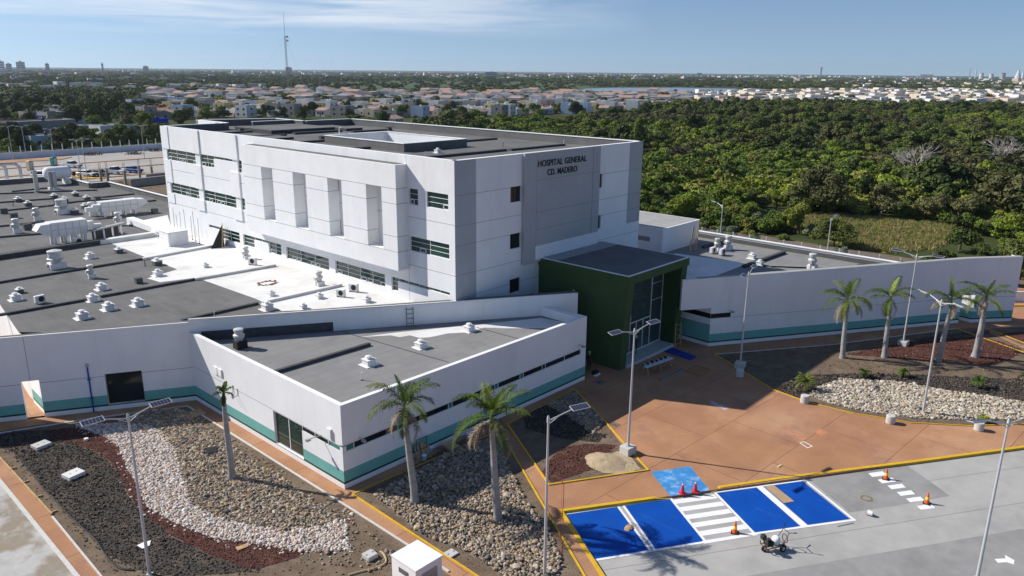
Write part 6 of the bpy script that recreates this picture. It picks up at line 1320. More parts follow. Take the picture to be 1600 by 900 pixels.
# half built columns with starter bars, timber and blocks
for k,(px,py,h) in enumerate(((159,288,3.1),(169,284,2.9),(197,292,3.6),(219,279,3.0),(238,277,2.6),(127,286,2.0))):
    X,Y=G(px,py,-.25);o=thing('concrete_column',('bare concrete column with starter bars, leftmost of the pair by the dark car','bare concrete column with starter bars, right of the pair by the dark car','thin tall column nearest the roof edge','bare column right of the blue car','bare column furthest right by the tower','short column under the pair of lamps')[k],'column',(X,Y,-.25),0,'unfinished columns behind the low wing')
    b=MB();b.box(-.22,-.22,0,.22,.22,h);b.build('shaft',mat('raw_column_concrete',(.27,.24,.20),rough=.95,var=.15),o)
    for a_,c_ in((-.15,-.15),(.15,-.15),(.15,.15),(-.15,.15)): b=MB();b.tube((a_,c_,h),(a_+.02,c_,h+1.7),.022,n=5);b.build('starter_bar',RUSTM,o)
for k,(px,py,w_,d_,h_) in enumerate(((232,289,8,2.2,1.6),(245,280,5,2,1.3))):
    X,Y=G(px,py,-.3);o=thing('block_wall',('unfinished low block wall beside the tower corner','short block wall behind the unfinished one')[k],'wall',(X,Y,-.3),R_(5));b=MB();b.box(-w_/2,-.15,0,w_/2,.15,h_);b.build('blocks',bricks(mat('block_grey',(.33,.31,.28),rough=.95,var=.15),(.15,.14,.13),.4,.2),o);b=MB();b.box(-w_/2,-.17,h_,w_/2,.17,h_+.12);b.build('bond_beam',CONC,o)
for k in range(5):
    X,Y=G(203+k*2.2,282+k*1.2,-.3);b=MB();T=Matrix.Translation((X,Y,-.25))@Matrix.Rotation(R_(15+k*3),4,'Z');b.box(-3.2,-.12,0.02,3.2,.12,.14,T=T);tag(b.build('timber_beam',WOOD),'pale beam in the fan of timber on the bare soil by the tower','timber',group='beams lying on the bare soil')
for k,(px,py,l_) in enumerate(((143,242.5,'heap of brown scrap before the rear wall, left one'),(210,241,'heap of rubble and tyres before the rear wall, right one'),(243,236,'brown earth heap by the tower edge'))):
    X,Y=G(px,py,-.2);o=thing('scrap_heap',l_,'rubble',(X,Y,-.2));b=MB();r=random.Random(k)
    for j in range(70):
        s_=r.uniform(.12,.4);T=Matrix.Translation((r.gauss(0,1.3),r.gauss(0,.6),r.uniform(0,.7)))@Euler((r.random()*3,r.random()*3,r.random()*3)).to_matrix().to_4x4();b.box(-s_,-s_*.3,-s_*.2,s_,s_*.3,s_*.2,T=T)
    b.build('scrap',layer(mat('scrap_brown',(.13,.09,.065),rough=.95,var=.4,vscale=2),(.30,.28,.25),1.2,.55,.7),o)
# rear perimeter wall with posts
pw=thing('perimeter_wall','long white perimeter wall with pale posts behind the rear car park','wall',(60,252,-.3),world=True)
b=MB();b.prism([(-90,252.2),(116,252.8),(116,253.1),(-90,252.5)],-.3,1.55);b.build('wall',mat('blue_white_wall',(.62,.66,.72),rough=.85,var=.08,vscale=.3),pw)
for k in range(64):
    X=-60+k*2.75;b=MB();b.box(X-.09,253.4,-.3,X+.09,253.6,3.2);b.build('post',CONC,pw)
pr_=thing('perimeter_fence','row of concrete posts with barbed wire beyond the right wing','fence',(92,40,-.5),world=True)
for k in range(22):
    Yk=20+k*2.27;b=MB();b.box(91.9,Yk-.07,-.5,92.06,Yk+.07,5.15);b.build('post',CONC,pr_)
b=MB()
for z_ in(4.45,4.6,4.75,4.9,5.05): b.tube((91.9,19,z_),(91.9,70,z_),.018,n=4)
for k in range(180):
    y0=19+k*.27;b.tube((91.9,y0,4.45+(k%2)*.6),(91.9,y0+.27,4.45+((k+1)%2)*.6),.012,n=3,caps=False)
b.build('barbed_wire',METAL,pr_);b=MB();b.box(91.95,18,-.5,92.1,70,4.3);b.build('wall',CONC,pr_)
# low wall and kerb glimpsed at the right frame edge
b=MB();pp=[G(1583,474),G(1640,480)];strip(b,[(101,15.5),(104.5,11.5),(112,2)],.2,0,1.2);tag(b.build('side_wall',WHITE2),'low white wall at the right frame edge beyond the corner of the wing','wall')
b=MB();strip(b,[(99.5,14.2),(103.3,10.7),(110,1)],.2,0,.15);tag(b.build('yellow_side_kerb',YEL),kind='structure')
# ================================================================== people
def person(label,loc,rot,shirt,trousers,helmet,pose='stand',h=1.72):
    o=thing('person',label,'person',loc,rot);S=h/1.75
    J=[(0,0,.95,.135),(0,0,1.12,.125),(0,.01,1.3,.155),(0,.01,1.44,.12),(0,.02,1.52,.055),(0,.02,1.60,.08),(0,.03,1.68,.088),(0,.025,1.73,.06),
       (.09,0,.88,.10),(.10,.02,.5,.062),(.10,-.02,.1,.042),(.10,.13,.03,.035),(-.09,0,.88,.10),(-.10,.03,.5,.062),(-.11,-.02,.1,.042),(-.11,.13,.03,.035),
       (.19,.0,1.42,.06),(.25,.03,1.15,.043),(.22,.22,1.05 if pose=='stand' else .95,.03),(.21,.27,1.03 if pose=='stand' else .9,.035),(-.19,.0,1.42,.06),(-.25,.02,1.15,.043),(-.24,.10,.92,.03),(-.24,.12,.85,.035)]
    E=[(0,1),(1,2),(2,3),(3,4),(4,5),(5,6),(6,7),(0,8),(8,9),(9,10),(10,11),(0,12),(12,13),(13,14),(14,15),(3,16),(16,17),(17,18),(18,19),(3,20),(20,21),(21,22),(22,23)]
    hand=[]
    for side,base in((1,19),(-1,23)):
        bx,by,bz,_=J[base]
        for f in range(4): J.append((bx+side*.0+(f-1.5)*.019,by+.045,bz-.05,.009));E.append((base,len(J)-1));J.append((bx+(f-1.5)*.02,by+.05,bz-.085,.008));E.append((len(J)-2,len(J)-1))
        J.append((bx-side*.035,by+.04,bz-.02,.010));E.append((base,len(J)-1))
    me=bpy.data.meshes.new('body');me.from_pydata([tuple(c*S for c in j[:3]) for j in J],E,[]);bo=bpy.data.objects.new('body',me);COL.objects.link(bo)
    sk=bo.modifiers.new('skin','SKIN');sk.use_smooth_shade=True
    for i,j in enumerate(J): me.skin_vertices[0].data[i].radius=(j[3]*S,j[3]*S)
    me.skin_vertices[0].data[0].use_root=True
    sb=bo.modifiers.new('sub','SUBSURF');sb.levels=2;sb.render_levels=2
    dg=bpy.context.evaluated_depsgraph_get();dg.update();m2=bpy.data.meshes.new_from_object(bo.evaluated_get(dg));bpy.data.objects.remove(bo)
    for m in (shirt,trousers,mat('skin_tone',(.32,.18,.12),rough=.6,var=.05),BLACK): m2.materials.append(m)
    for p in m2.polygons:
        c=p.center/S;ax_=abs(c.x)
        p.material_index=3 if c.z<.1 else 1 if (c.z<.93 and ax_<.185) else 2 if (c.z>1.49 or (ax_>.185 and c.z<1.08 )) else 0
        p.use_smooth=True
    bo=bpy.data.objects.new('body',m2);COL.objects.link(bo);bo.parent=o
    b=MB();b.lathe([(.125*S,1.70*S),(.12*S,1.75*S),(.09*S,1.81*S),(.03*S,1.835*S)],c=(0,.025*S,0),n=18);b.prism([(-.12*S,.05*S),(.12*S,.05*S),(.09*S,.19*S),(-.09*S,.19*S)],1.70*S,1.715*S);b.build('helmet',helmet,o,smooth=True)
    b=MB()
    for s_ in(-1,1): b.lathe([(.012*S,0),(.006*S,.008)],c=(s_*.035*S,.112*S,1.665*S),n=6)
    b.poly([(-.012*S,.112*S,1.645*S),(.012*S,.112*S,1.645*S),(0,.135*S,1.635*S)]);b.build('face',mat('face_detail',(.10,.05,.04),rough=.6),o);return o
X,Y=G(992,553,.28);person('person in dark clothes and white helmet standing at the entrance doors',(X,36.1,.28),R_(150),BLACK,mat('dark_trousers',(.03,.035,.05),rough=.9),WHITE2)
X,Y=G(920,579);person('person with bright green helmet working in the shade between annex and pavilion',(X,Y,0),R_(-60),mat('black_work_shirt',(.03,.03,.03),rough=.9),BLACK,mat('bright_green_helmet',(.05,.60,.16),rough=.4),pose='work')
c=at(930,584);o=thing('tool_bag','dark tool bag and white cloth on the ground beside the green helmeted worker','bag',(c[0],c[1],0));b=MB();b.box(-.3,-.2,0,.3,.2,.3);b.build('bag',BLACK,o,bevel=.05);b=MB();b.poly([(-.6,-.5,.02),(.2,-.45,.02),(.35,-.2,.06),(-.5,-.15,.04)]);b.build('cloth',WHITE2,o)
# ================================================================== town
hm={n:mat('house_'+n,c,rough=.9,var=.08,vscale=.5) for n,c in dict(white=(.66,.65,.63),cream=(.58,.50,.38),peach=(.58,.46,.38),grey=(.27,.26,.25),blue=(.02,.06,.42),orange=(.52,.15,.06),yellow=(.60,.50,.24),teal=(.12,.42,.40),pale_blue=(.33,.42,.55),lime=(.32,.42,.09)).items()}
ROOFT=bricks(mat('clay_roof_tiles',(.36,.235,.19),rough=.9,var=.25,vscale=1),(.22,.13,.10),.4,.35,amount=.4);ROOFF=mat('flat_house_roof',(.42,.40,.38),rough=.95,var=.2,vscale=.4);WIN=mat('house_window',(.03,.035,.04),rough=.2)
def house(label,grp,m,w_,d_,h_,roof,parts=True,name='house'):
    o=thing(name,label,'house',group=grp)
    b=MB();b.box(-w_/2,-d_/2,-.3,w_/2,d_/2,h_);b.build('wall',m,o)
    b=MB()
    if roof=='gable':
        e=.35;P=[(-w_/2-e,-d_/2-e,h_),(w_/2+e,-d_/2-e,h_),(w_/2+e,d_/2+e,h_),(-w_/2-e,d_/2+e,h_),(-w_/2-e,0,h_+1.5),(w_/2+e,0,h_+1.5)];i=len(b.v);b.v+=P
        for f in((0,1,5,4),(2,3,4,5),(1,2,5),(3,0,4),(3,2,1,0)): b.f.append(f);b.m.append(0 if len(f)==4 else 1)
        b.build('roof',[ROOFT,m],o)
    else:
        b.prism([(-w_/2+.02,-d_/2+.02),(w_/2-.02,-d_/2+.02),(w_/2-.02,d_/2-.02),(-w_/2+.02,d_/2-.02)],h_-.1,h_+.06,1);t=.18
        for q in((-w_/2,-d_/2,w_/2,-d_/2+t),(-w_/2,d_/2-t,w_/2,d_/2),(-w_/2,-d_/2+t,-w_/2+t,d_/2-t),(w_/2-t,-d_/2+t,w_/2,d_/2-t)): b.box(q[0]-.004,q[1]-.004,h_,q[2]+.004,q[3]+.004,h_+.5,0)
        b.build('roof',[m,ROOFF],o)
        if parts: b=MB();b.lathe([(.5,0),(.55,.9),(.35,1.15)],c=(w_*.25,d_*.2,h_+.06),n=10);b.build('water_tank',BLACK if w_>8.5 else hm['white'],o)
    if parts:
        fl=2 if h_>4 else 1
        for s_ in(-1,1):
            for f_ in range(fl):
                for k in(-1,1): b=MB();zz=1.0+f_*2.8;b.box(k*w_*.25-.55,s_*(d_/2+.01)-.02,zz,k*w_*.25+.55,s_*(d_/2+.01)+.02,zz+1.15);b.build('window',WIN,o)
        for f_ in range(fl): b=MB();zz=1.0+f_*2.8;b.box(-w_/2-.03,-.6,zz,-w_/2+.01,.6,zz+1.1);b.build('window',WIN,o)
        b=MB();b.box(-.45,-d_/2-.03,-.3,.45,-d_/2+.02,2.0);b.build('door',RUSTM,o)
    return o
def hlab(n,place): return {'wf':'white flat roofed house ','wg':'white house with red tiled gable roof ','pg':'peach house with red tiled gable roof ','cf':'cream flat roofed house ','gf':'grey unplastered block house ','w2':'white two storey house ','g2':'grey two storey block house ','pb':'pale blue flat roofed house ','of':'orange flat roofed house ','yf':'yellow flat roofed house ','bf':'blue flat roofed house ','tf':'turquoise flat roofed house '}[n]+place
HT={'wf':('white',8,9,3.2,'flat'),'wg':('white',6.2,8,3.2,'gable'),'pg':('peach',6.4,8,3.0,'gable'),'cf':('cream',8,8,3.2,'flat'),'gf':('grey',8,8,3.0,'flat'),'w2':('white',8,8,6.0,'flat'),'g2':('grey',9,8,6.0,'flat'),'pb':('pale_blue',8,8,5.6,'flat'),'of':('orange',7,8,3.4,'flat'),'yf':('yellow',7,8,5.6,'flat'),'bf':('blue',8,7,3.4,'flat'),'tf':('teal',7,8,3.4,'flat')}
zones={'left':([(-20,214),(100,196),(240,196),(240,168),(100,166),(-20,175)],.16,['gf','wf','g2','pb','cf','gf','of','wf'],14.5,.42,'among the trees at the left behind the rear wall'),
 'mid':([(240,184),(480,182),(640,184),(760,182),(870,178),(960,176),(1090,166),(1090,150),(900,150),(640,149),(380,147),(240,150)],.35,['wg','wf','gf','wf','cf','gf','w2','pg','g2','wf','gf','wf','cf','pb','w2','wg','of','pg','wf','yf'],10.3,.84,'of the tiled roof town behind the hospital tower'),
 'right':([(1090,166),(1200,164),(1400,167),(1620,170),(1620,146),(1400,144),(1200,146),(1090,150)],.9,['wf','w2','wf','wg','w2','wf','cf','wf','w2','pg'],11.6,.88,'of the white town beyond the wood at the right')}
r=np.random.default_rng(11);cand=[]
for zn,(pp,ang,kinds,spc,fill,place) in zones.items():
    P=[G(*p,-.5) for p in pp];a=np.array(P);c_,s_=math.cos(ang),math.sin(ang);R2=np.array([[c_,s_],[-s_,c_]]);b_=a@R2.T;lo=b_.min(0);hi=b_.max(0)
    u,v=np.meshgrid(np.arange(lo[0],hi[0],spc),np.arange(lo[1],hi[1],spc*1.25));u=u.ravel()+r.normal(0,.6,u.size);v=v.ravel()+r.normal(0,.8,v.size)+(np.floor(u/60)%2)*3
    W=np.stack([u,v],1)@R2;k=inpoly(W[:,0],W[:,1],P)&(r.random(len(W))<fill)
    for x_,y_ in W[k]: cand.append((math.hypot(x_,y_),x_,y_,ang+(math.pi/2)*int(r.integers(0,4)),kinds[int(r.integers(0,len(kinds)))],zn,place))
cand.sort();nearH=cand[:255];farH=cand[255:];hused={}
for i,(d_,x_,y_,a_,kd,zn,place) in enumerate(nearH):
    key=(kd,i<110);
    if key not in hused: m_,w_,dd_,h_,rf=HT[kd];T=house(hlab(kd,place),None,hm[m_],w_,dd_,h_,rf,parts=i<110);hused[key]=T;T.location=(x_,y_,-.5);T.rotation_euler=(0,0,a_);T['group']=hlab(kd,place)+'group'
    else: T=dup(hused[key],(x_,y_,-.5),a_,(float(r.uniform(.85,1.15)),float(r.uniform(.85,1.1)),float(r.uniform(.9,1.1))),hlab(kd,place),None)
    T['group']=(hlab(kd,place)).replace('house','houses')
def farhouses(name,pts,mats_w):
    pr=[]
    for i,(m_,rf) in enumerate(mats_w):
        b=MB();b.box(-4,-4,-.3,4,4,3.4 if i%3 else 5.8)
        if rf: i0=len(b.v);h_=3.4 if i%3 else 5.8;b.v+=[(-4.3,-4.3,h_),(4.3,-4.3,h_),(4.3,4.3,h_),(-4.3,4.3,h_),(-4.3,0,h_+1.5),(4.3,0,h_+1.5)];b.f+=[tuple(i0+k for k in f) for f in((0,1,5,4),(2,3,4,5),(1,2,5),(3,0,4))];b.m+=[1,1,0,0]
        else: b.box(-3.7,-3.7,(3.4 if i%3 else 5.8),3.7,3.7,(3.41 if i%3 else 5.81)+.2,2)
        for s_ in(-1,1):
            for k in(-1,1): b.box(k*2-.6,s_*4.02-.02,1,k*2+.6,s_*4.02+.02,2.2,3);b.box(s_*4.02-.02,k*2-.6,1,s_*4.02+.02,k*2+.6,2.2,3)
        pr.append(proto(b,'town_block',[m_,ROOFT,ROOFF,WIN]))
    pts=np.array(pts);n=len(pts);s_=r.uniform(.85,1.3,n)*np.clip(np.hypot(pts[:,0],pts[:,1])/1700,1,2.0)
    return scatter(name,np.stack([pts[:,0],pts[:,1],0*pts[:,0]-.5],1),pr,np.stack([s_,s_*r.uniform(.8,1.3,n),s_*r.uniform(.8,1.1,n)],1),np.stack([0*s_,0*s_,pts[:,2]],1))
farhouses('town_houses',[(c[1],c[2],c[3]) for c in farH if c[5]=='right'],[(hm['white'],0),(hm['white'],1),(hm['white'],0),(hm['cream'],0),(hm['white'],0)])
farhouses('tiled_town_houses',[(c[1],c[2],c[3]) for c in farH if c[5]=='mid'],[(hm['white'],1),(hm['white'],0),(hm['cream'],0),(hm['grey'],0),(hm['peach'],0),(hm['white'],0)])
# houses one can single out in the photo
def placed(px,py,kd,label,rot,s=(1,1,1),mm=None,rf=None):
    m_,w_,dd_,h_,rf0=HT[kd];o=house(label,None,mm or hm[m_],w_*s[0],dd_*s[1],h_*s[2],rf or rf0);del_=o.pop('group',None) if 'group' in o else None;X,Y=G(px,py,-.5);o.location=(X,Y,-.5);o.rotation_euler=(0,0,rot);return o
placed(81,197,'bf','vivid blue flat roofed house among the dark trees at the left',.15,(1.35,1,1.3));placed(76,180,'cf','ochre house behind the vivid blue one',.15,(1.2,1,1.5))
placed(240,199,'bf','blue and violet house just left of the tower top corner',.12,(1.3,1,1.0));placed(22,203,'of','long red-orange house at the left frame edge',.12,(2.6,1,1.2))
placed(38,222,'g2','long dark grey shed with a blue lower wall behind the rear wall',.12,(3.6,1.2,1.15));placed(66,229,'pb','pale blue block house right behind the rear wall',.12,(1.2,1,.62));placed(105,218,'gf','grey roofless block house behind the rear wall',.1,(1.6,1,1.5))
placed(270,186,'gf','grey house with bright orange tiled gable left above the tower',.5,(1.4,1.3,1.1),rf='gable');placed(215,176,'cf','cream house with yellow wall in front of an orange one',.2,(1.1,1,1.1));placed(245,176,'of','bright orange house at the left edge of the town',.2,(1.4,1,1.2));placed(180,207,'wf','white walled house half behind trees left of the tower',.2,(2.2,1,.9))
placed(612,193,'wf','white kiosk with red roof just above the far tower parapet',.3,(1,1,.8),rf='gable');placed(783,176,'tf','turquoise house in the tiled roof town',.35,(1,1,1));placed(653,170,'yf','bright yellow two storey house in the tiled roof town',.35,(1.3,1,.9));placed(1163,166,'of','orange fronted low house at the left end of the white town',.2,(2.2,1,1));placed(1192,166,'cf','large cream two storey house at the left end of the white town',.2,(1.6,1,1.8));placed(1085,158,'gf','cream grey apartment block between the two towns',.2,(2.,1.3,2.2));placed(1441,158,'yf','lime green house in the white town',.3,(1,1,.9),mm=hm['lime'])
# ------------------------------------------------------------------ trees round the town
TD=tree_template('shade_tree',91,5200,.55,4.2,5.0,1.6,GD,18);TM=tree_template('garden_tree',92,4200,.5,3.6,4.4,1.4,GM,16);TB=tree_template('light_green_tree',93,3600,.45,3.0,3.2,1.0,GB,14)
def townTree(T,x_,y_,s,label,grp,first=set()):
    loc=(x_,y_,-.5);rz=random.random()*6.28;sc=(s*random.uniform(.85,1.15),s,s*random.uniform(.85,1.1))
    if id(T) not in first: first.add(id(T));T.location=loc;T.rotation_euler=(0,0,rz);T.scale=sc;T['label']=label;T['group']=grp;return T
    return dup(T,loc,rz,sc,label,grp)
lt=[(8,196,1.1,0),(28,188,1.3,0),(50,205,1.,0),(42,182,1.3,0),(95,200,1.,1),(118,197,1.35,0),(146,199,1.5,0),(150,206,1.1,1),(108,186,1.2,0),(176,187,1.5,0),(198,193,1.4,0),(205,205,1.2,1),(225,206,1.2,1),(240,214,1.2,2),(222,222,.9,2),(205,224,.9,2),(190,222,1.,1),(170,225,.9,2),(158,228,.8,2),(150,222,.8,1),(130,227,.8,0),(112,224,.9,0),(98,226,.8,0),(40,230,1.,0),(15,232,1.,0),(24,226,1.1,0),(5,224,1.,0),(55,226,.9,0),(0,186,1.3,0),(30,172,1.3,0),(60,172,1.3,0),(88,174,1.3,0),(130,178,1.2,1),(158,180,1.1,0),(215,184,1.1,1),(185,168,1.2,0),(10,210,.9,2),(48,214,.8,2),(280,196,1.1,0),(255,206,1.,2),(300,176,1.3,0),(295,186,1.1,1),(420,178,1.,0),(440,184,1.,1),(475,186,1.,1),(555,192,1.2,2),(600,196,1.,0),(575,196,1.1,2),(700,190,1.2,0),(720,194,1.2,0),(745,193,1.1,1),(780,196,1.1,1),(690,200,1.1,2),(840,190,1.,1),(490,180,1.,0),(1110,166,1.1,0),(1215,164,1.,0),(1295,164,1.1,0),(1330,163,1.2,0),(900,182,1.1,0),(1000,168,1.2,0),(1150,168,1.1,0),(350,184,1.,1),(80,233,.7,2),(92,232,.8,1),(165,231,.9,2),(178,230,.9,1),(192,228,1.,2),(208,229,.9,0),(224,228,.9,2),(240,226,1.,1),(30,236,.8,0),(12,238,.8,1),(48,236,.7,2),(120,231,.7,2),(140,231,.7,1),(62,190,1.2,0),(20,180,1.3,0),(112,172,1.2,0),(140,186,1.1,0),(325,188,1.1,1)]
for i,(px,py,s_,kd) in enumerate(lt):
    X,Y=G(px,py,-.5);T=(TD,TM,TB)[kd];left=px<330
    townTree(T,X,Y,s_,('large dark shade tree ','mid green garden tree ','light green low tree ')[kd]+('between the houses at the left behind the rear wall' if left else 'at the near edge of the town'),('dark shade trees','garden trees','light green trees')[kd]+(' at the left' if left else ' along the town edge'))
tx=[];
for zn,(pp,ang,kinds,spc,fill,place) in zones.items():
    P=np.array([G(*p,-.5) for p in pp]);lo=P.min(0);hi=P.max(0);n_=int((hi-lo).prod()/(310 if zn!='left' else 120));q=np.stack([r.uniform(lo[0],hi[0],n_),r.uniform(lo[1],hi[1],n_)],1);tx.append(q[inpoly(q[:,0],q[:,1],[tuple(a) for a in P])])
tx=np.concatenate(tx);n_=len(tx);s_=r.uniform(.6,1.25,n_);scatter('town_trees',np.stack([tx[:,0],tx[:,1],0*s_-.5],1),[crown_proto(300+i,900,.8,3.0,4.0,1.0,(GD,GM,GM)[i],9) for i in range(3)],np.stack([s_,s_,s_*r.uniform(.8,1.3,n_)],1),np.stack([0*s_,0*s_,r.random(n_)*6.28],1))
# coconut-like palms of the town
PALMF=[];
for px,py,s_ in((131,180,1.5),(880,172,1.3),(1290,172,1.5),(1303,172,1.5),(1312,173,1.4),(1490,172,1.4),(1240,168,1.1),(1590,168,1.3)):
    X,Y=G(px,py,-.5)
    if not PALMF:
        o=thing('tall_palm','','palm');b=MB();b.tube((0,0,0),(.3,0,6),.2,.12,n=7);b.build('trunk',BARK,o);VV=[];FF=[]
        for k in range(14): V,F=frond_mesh(3.2,R_(50-k*5),R_(80),k*2.4,700+k,npair=14,leaf=.9);FF+=[tuple(a+len(VV) for a in f) for f in F];VV+=list(V)
        part_from(VV,FF,'crown',GD,o,(.3,0,6));PALMF.append(o)
        o.location=(X,Y,-.5);o.scale=(s_,)*3;o['label']='tall feathery palm rising over the far houses';o['group']='palms in the far town'
    else: dup(PALMF[0],(X,Y,-.5),px,s_,'tall feathery palm rising over the far houses','palms in the far town')
# ------------------------------------------------------------------ far country
lag=[G(*p,-.5) for p in((905,141.5),(960,144),(1060,145.5),(1165,144.5),(1150,138.5),(1060,136.8),(960,137),(915,138.5))]
WAT=mat('lagoon_water',(.16,.22,.27),rough=.25,var=.1,vscale=.01,spec=.6);sheet('lagoon',lag,-.50,WAT)
sheet('lagoon',[G(*p,-.5) for p in((1215,137.6),(1235,138.4),(1240,136.8),(1220,136.2))],-.50,WAT)
MARSH=layer(mat('mangrove_marsh',(.038,.068,.020),rough=1,var=.3,vscale=.03),(.06,.09,.03),.012,.45,.7);sheet('marsh',[G(*p,-.5) for p in((480,146),(900,149),(930,138),(900,129),(620,127),(480,130))],-.52,MARSH)
noT=[G(*p,-.5) for p in((900,152),(1170,150),(1165,136.5),(915,135.5))]
def sector(n,r0,r1,pw_,x0=-60,x1=1660):
    u=r.random(n);d=(r0**(1-pw_)+(r1**(1-pw_)-r0**(1-pw_))*u)**(1/(1-pw_)) if pw_!=1 else r0*(r1/r0)**u
    px=r.uniform(x0,x1,n);az=YAW-np.arctan((px-800)/FPX);return d*np.cos(az),d*np.sin(az),d,px
x_,y_,d_,px=sector(15000,560,9000,1.25)
townP=[[G(*p,-.5) for p in z_[0]] for z_ in zones.values()]
k=~inpoly(x_,y_,noT)&~inpoly(x_,y_,lag)
for tp in townP: k&=~(inpoly(x_,y_,tp)&(r.random(len(x_))<.86))
k&=~(inpoly(x_,y_,[G(*p,-.5) for p in((480,148),(900,151),(930,140),(900,128),(620,126),(480,130))])&(r.random(len(x_))<.75))
k&=~inpoly(x_,y_,forest)
x_,y_,d_=x_[k],y_[k],d_[k];n=len(x_);s_=r.uniform(.75,1.3,n)*np.clip(d_/1600,.9,1.9)
lowp=[crown_proto(200+i,420,1.5,4.4,4.6,1.,(GD,GD,GM,GD)[i],8) for i in range(4)]
scatter('far_trees',np.stack([x_,y_,0*x_-.5],1),lowp,np.stack([s_*1.3,s_*1.3,s_*r.uniform(.7,1.15,n)/np.clip(d_/2000,1,1.6)],1),np.stack([0*s_,0*s_,r.random(n)*6.28],1))
x_,y_,d_,px=sector(3600,900,8000,1.0)
cl=np.sin(x_*.0031+1)+np.cos(y_*.0027)+np.sin((x_+y_)*.0061)+(px<500)*.5+((px>1150)&(d_>1500))*.5
k=(cl>.42)&~inpoly(x_,y_,noT)&~inpoly(x_,y_,lag)&~(((px>440)&(px<1250))&(d_<1900));x_,y_,d_=x_[k],y_[k],d_[k]
farhouses('far_town',np.stack([x_,y_,r.random(len(x_))*6.28],1),[(hm['white'],0),(hm['grey'],0),(hm['cream'],0),(hm['peach'],0),(hm['grey'],0)])
# ------------------------------------------------------------------ skyline
def block(px,w_,h_,d_,label,m,rows=5,name='apartment_block',cat='building'):
    az=YAW-math.atan((px-800)/FPX);o=thing(name,label,cat,(d_*math.cos(az),d_*math.sin(az),-.5),az);b=MB();b.box(-w_*.3,-w_/2,0,w_*.3,w_/2,h_);b.build('wall',m,o)
    for k in range(rows): b=MB();z_=h_*(k+.35)/rows;b.box(-w_*.3-.2,-w_*.44,z_,-w_*.3,w_*.44,z_+h_*.35/rows);b.build('window',WIN,o)
    b=MB();b.box(-w_*.1,-w_*.15,h_,w_*.1,w_*.15,h_*1.12);b.build('roof_house',m,o);return o
DB=mat('distant_block',(.36,.36,.36),rough=.9,var=.1,vscale=.01);LB=mat('distant_white_block',(.62,.62,.6),rough=.9)
for px,w_,h_,d_,l_,m in((28,36,52,5200,'pale twin block on the skyline at the far left',LB),(58,42,50,5200,'broad dark block on the skyline left of the mast',DB),(40,28,40,5200,'low grey block between the two on the far left skyline',DB),(98,14,38,3800,'thin pale tower on the left skyline',LB),(181,9,44,4400,'white obelisk like tower on the left skyline',LB),(246,30,34,5200,'small dark block on the skyline left of the mast',DB),(461,38,36,5200,'dark block on the skyline right of the mast',DB),(766,40,22,2600,'wide white building on the horizon over the tower',LB),(1079,34,26,6000,'small pale block on the horizon above the lagoon',LB),(1421,70,30,5200,'long white shed on the right horizon',LB)): block(px,w_,h_,d_,l_,m,4)
def stack(px,d_,h_,r0,r1,label,m=LB):
    az=YAW-math.atan((px-800)/FPX);o=thing('refinery_stack',label,'tower',(d_*math.cos(az),d_*math.sin(az),-.5));b=MB();b.lathe([(r0,0),(r1,h_)],n=12);b.build('shaft',m,o);b=MB();b.lathe([(r1*1.15,h_),(r1*1.15,h_*1.03)],n=12);b.build('rim',m,o)
for px,h_,r0,r1,l_ in((1558,62,26,5,'tall white cone on the right horizon'),(1565,46,20,6,'shorter white cone right of the tall one on the horizon'),(1494,60,5,4,'thin flare stack on the right horizon'),(1485,72,3,2,'thinnest dark mast on the right horizon'),(1503,40,16,14,'white tank left of the cones on the horizon'),(1518,36,16,14,'second white tank left of the cones'),(1535,42,20,18,'broad dark tank beside the tall cone'),(1578,48,6,4,'slim stack at the right end of the horizon'),(1261,70,6,9,'brown water tower on the horizon right of the lagoon')): stack(px,7000,h_*1.1,r0,r1,l_,DB if px in(1485,1535,1261) else LB)
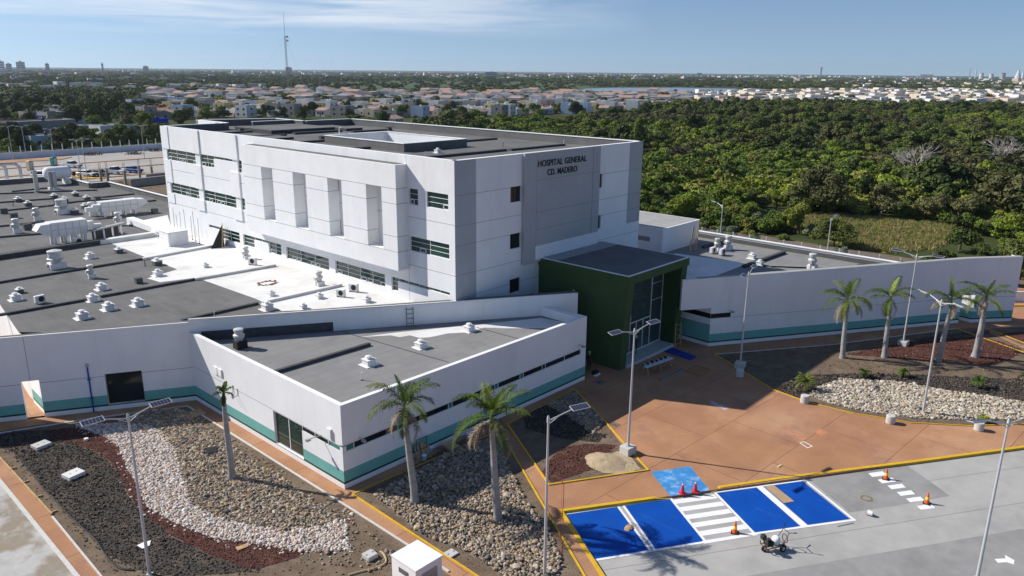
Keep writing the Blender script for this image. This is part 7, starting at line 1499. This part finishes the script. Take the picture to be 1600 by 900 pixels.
# guyed mast
mb_=G(451.5,152,-.5);Xm,Ym=mb_;dd=_F*FPX+_R*(442.5-800)-_U*(17-450);hm_=CH+math.hypot(Xm,Ym)*dd[2]/math.hypot(dd[0],dd[1])
o=thing('radio_mast','tall thin lattice radio mast rising above the horizon left of centre','mast',(Xm,Ym,-.5));STEEL=mat('mast_steel',(.22,.22,.24),rough=.7)
b=MB();w1=.95;htop=hm_*.72;cs=[(w1*math.cos(a),w1*math.sin(a)) for a in(0,2.094,4.189)]
for c_ in cs: b.tube((c_[0],c_[1],0),(c_[0]*.8,c_[1]*.8,htop),.13,n=5)
nb_=40
for k in range(nb_):
    for j in range(3): a_,c_=cs[j],cs[(j+1)%3];z0=htop*k/nb_;z1=htop*(k+1)/nb_;b.tube((a_[0]*.9,a_[1]*.9,z0),(c_[0]*.9,c_[1]*.9,z1),.06,n=4,caps=False)
b.build('lattice',STEEL,o);b=MB();b.tube((0,0,htop),(0,0,hm_),.2,.1,n=6);b.build('antenna',STEEL,o)
for j in range(6):
    a_=j%3*2.094+.4;hh=htop*(.5 if j<3 else .95);b=MB();b.tube((0,0,hh),(math.cos(a_)*hm_*.55,math.sin(a_)*hm_*.55,0),.035,n=4);b.build('guy_wire',STEEL,o)
for zz in(.70,.655): b=MB();b.lathe([(1.0,0),(1.3,1.0),(.9,1.8)],c=(1.6,-1,hm_*zz),n=10);b.build('dish',LB,o)

# ------------------------------------------------------------------ the air
b=MB();b.box(-3500,-3500,-1.6,9500,9500,130);hz=b.build('haze',None);tag(hz,kind='stuff')
hm_=bpy.data.materials.new('haze');hm_.use_nodes=True;n=hm_.node_tree.nodes;n.clear();vo=n.new('ShaderNodeVolumePrincipled');vo.inputs['Color'].default_value=(.72,.84,1,1);vo.inputs['Density'].default_value=.00005;vo.inputs['Anisotropy'].default_value=.3
ou=n.new('ShaderNodeOutputMaterial');hm_.node_tree.links.new(vo.outputs[0],ou.inputs['Volume']);hz.data.materials.clear();hz.data.materials.append(hm_)
SC.cycles.volume_bounces=0
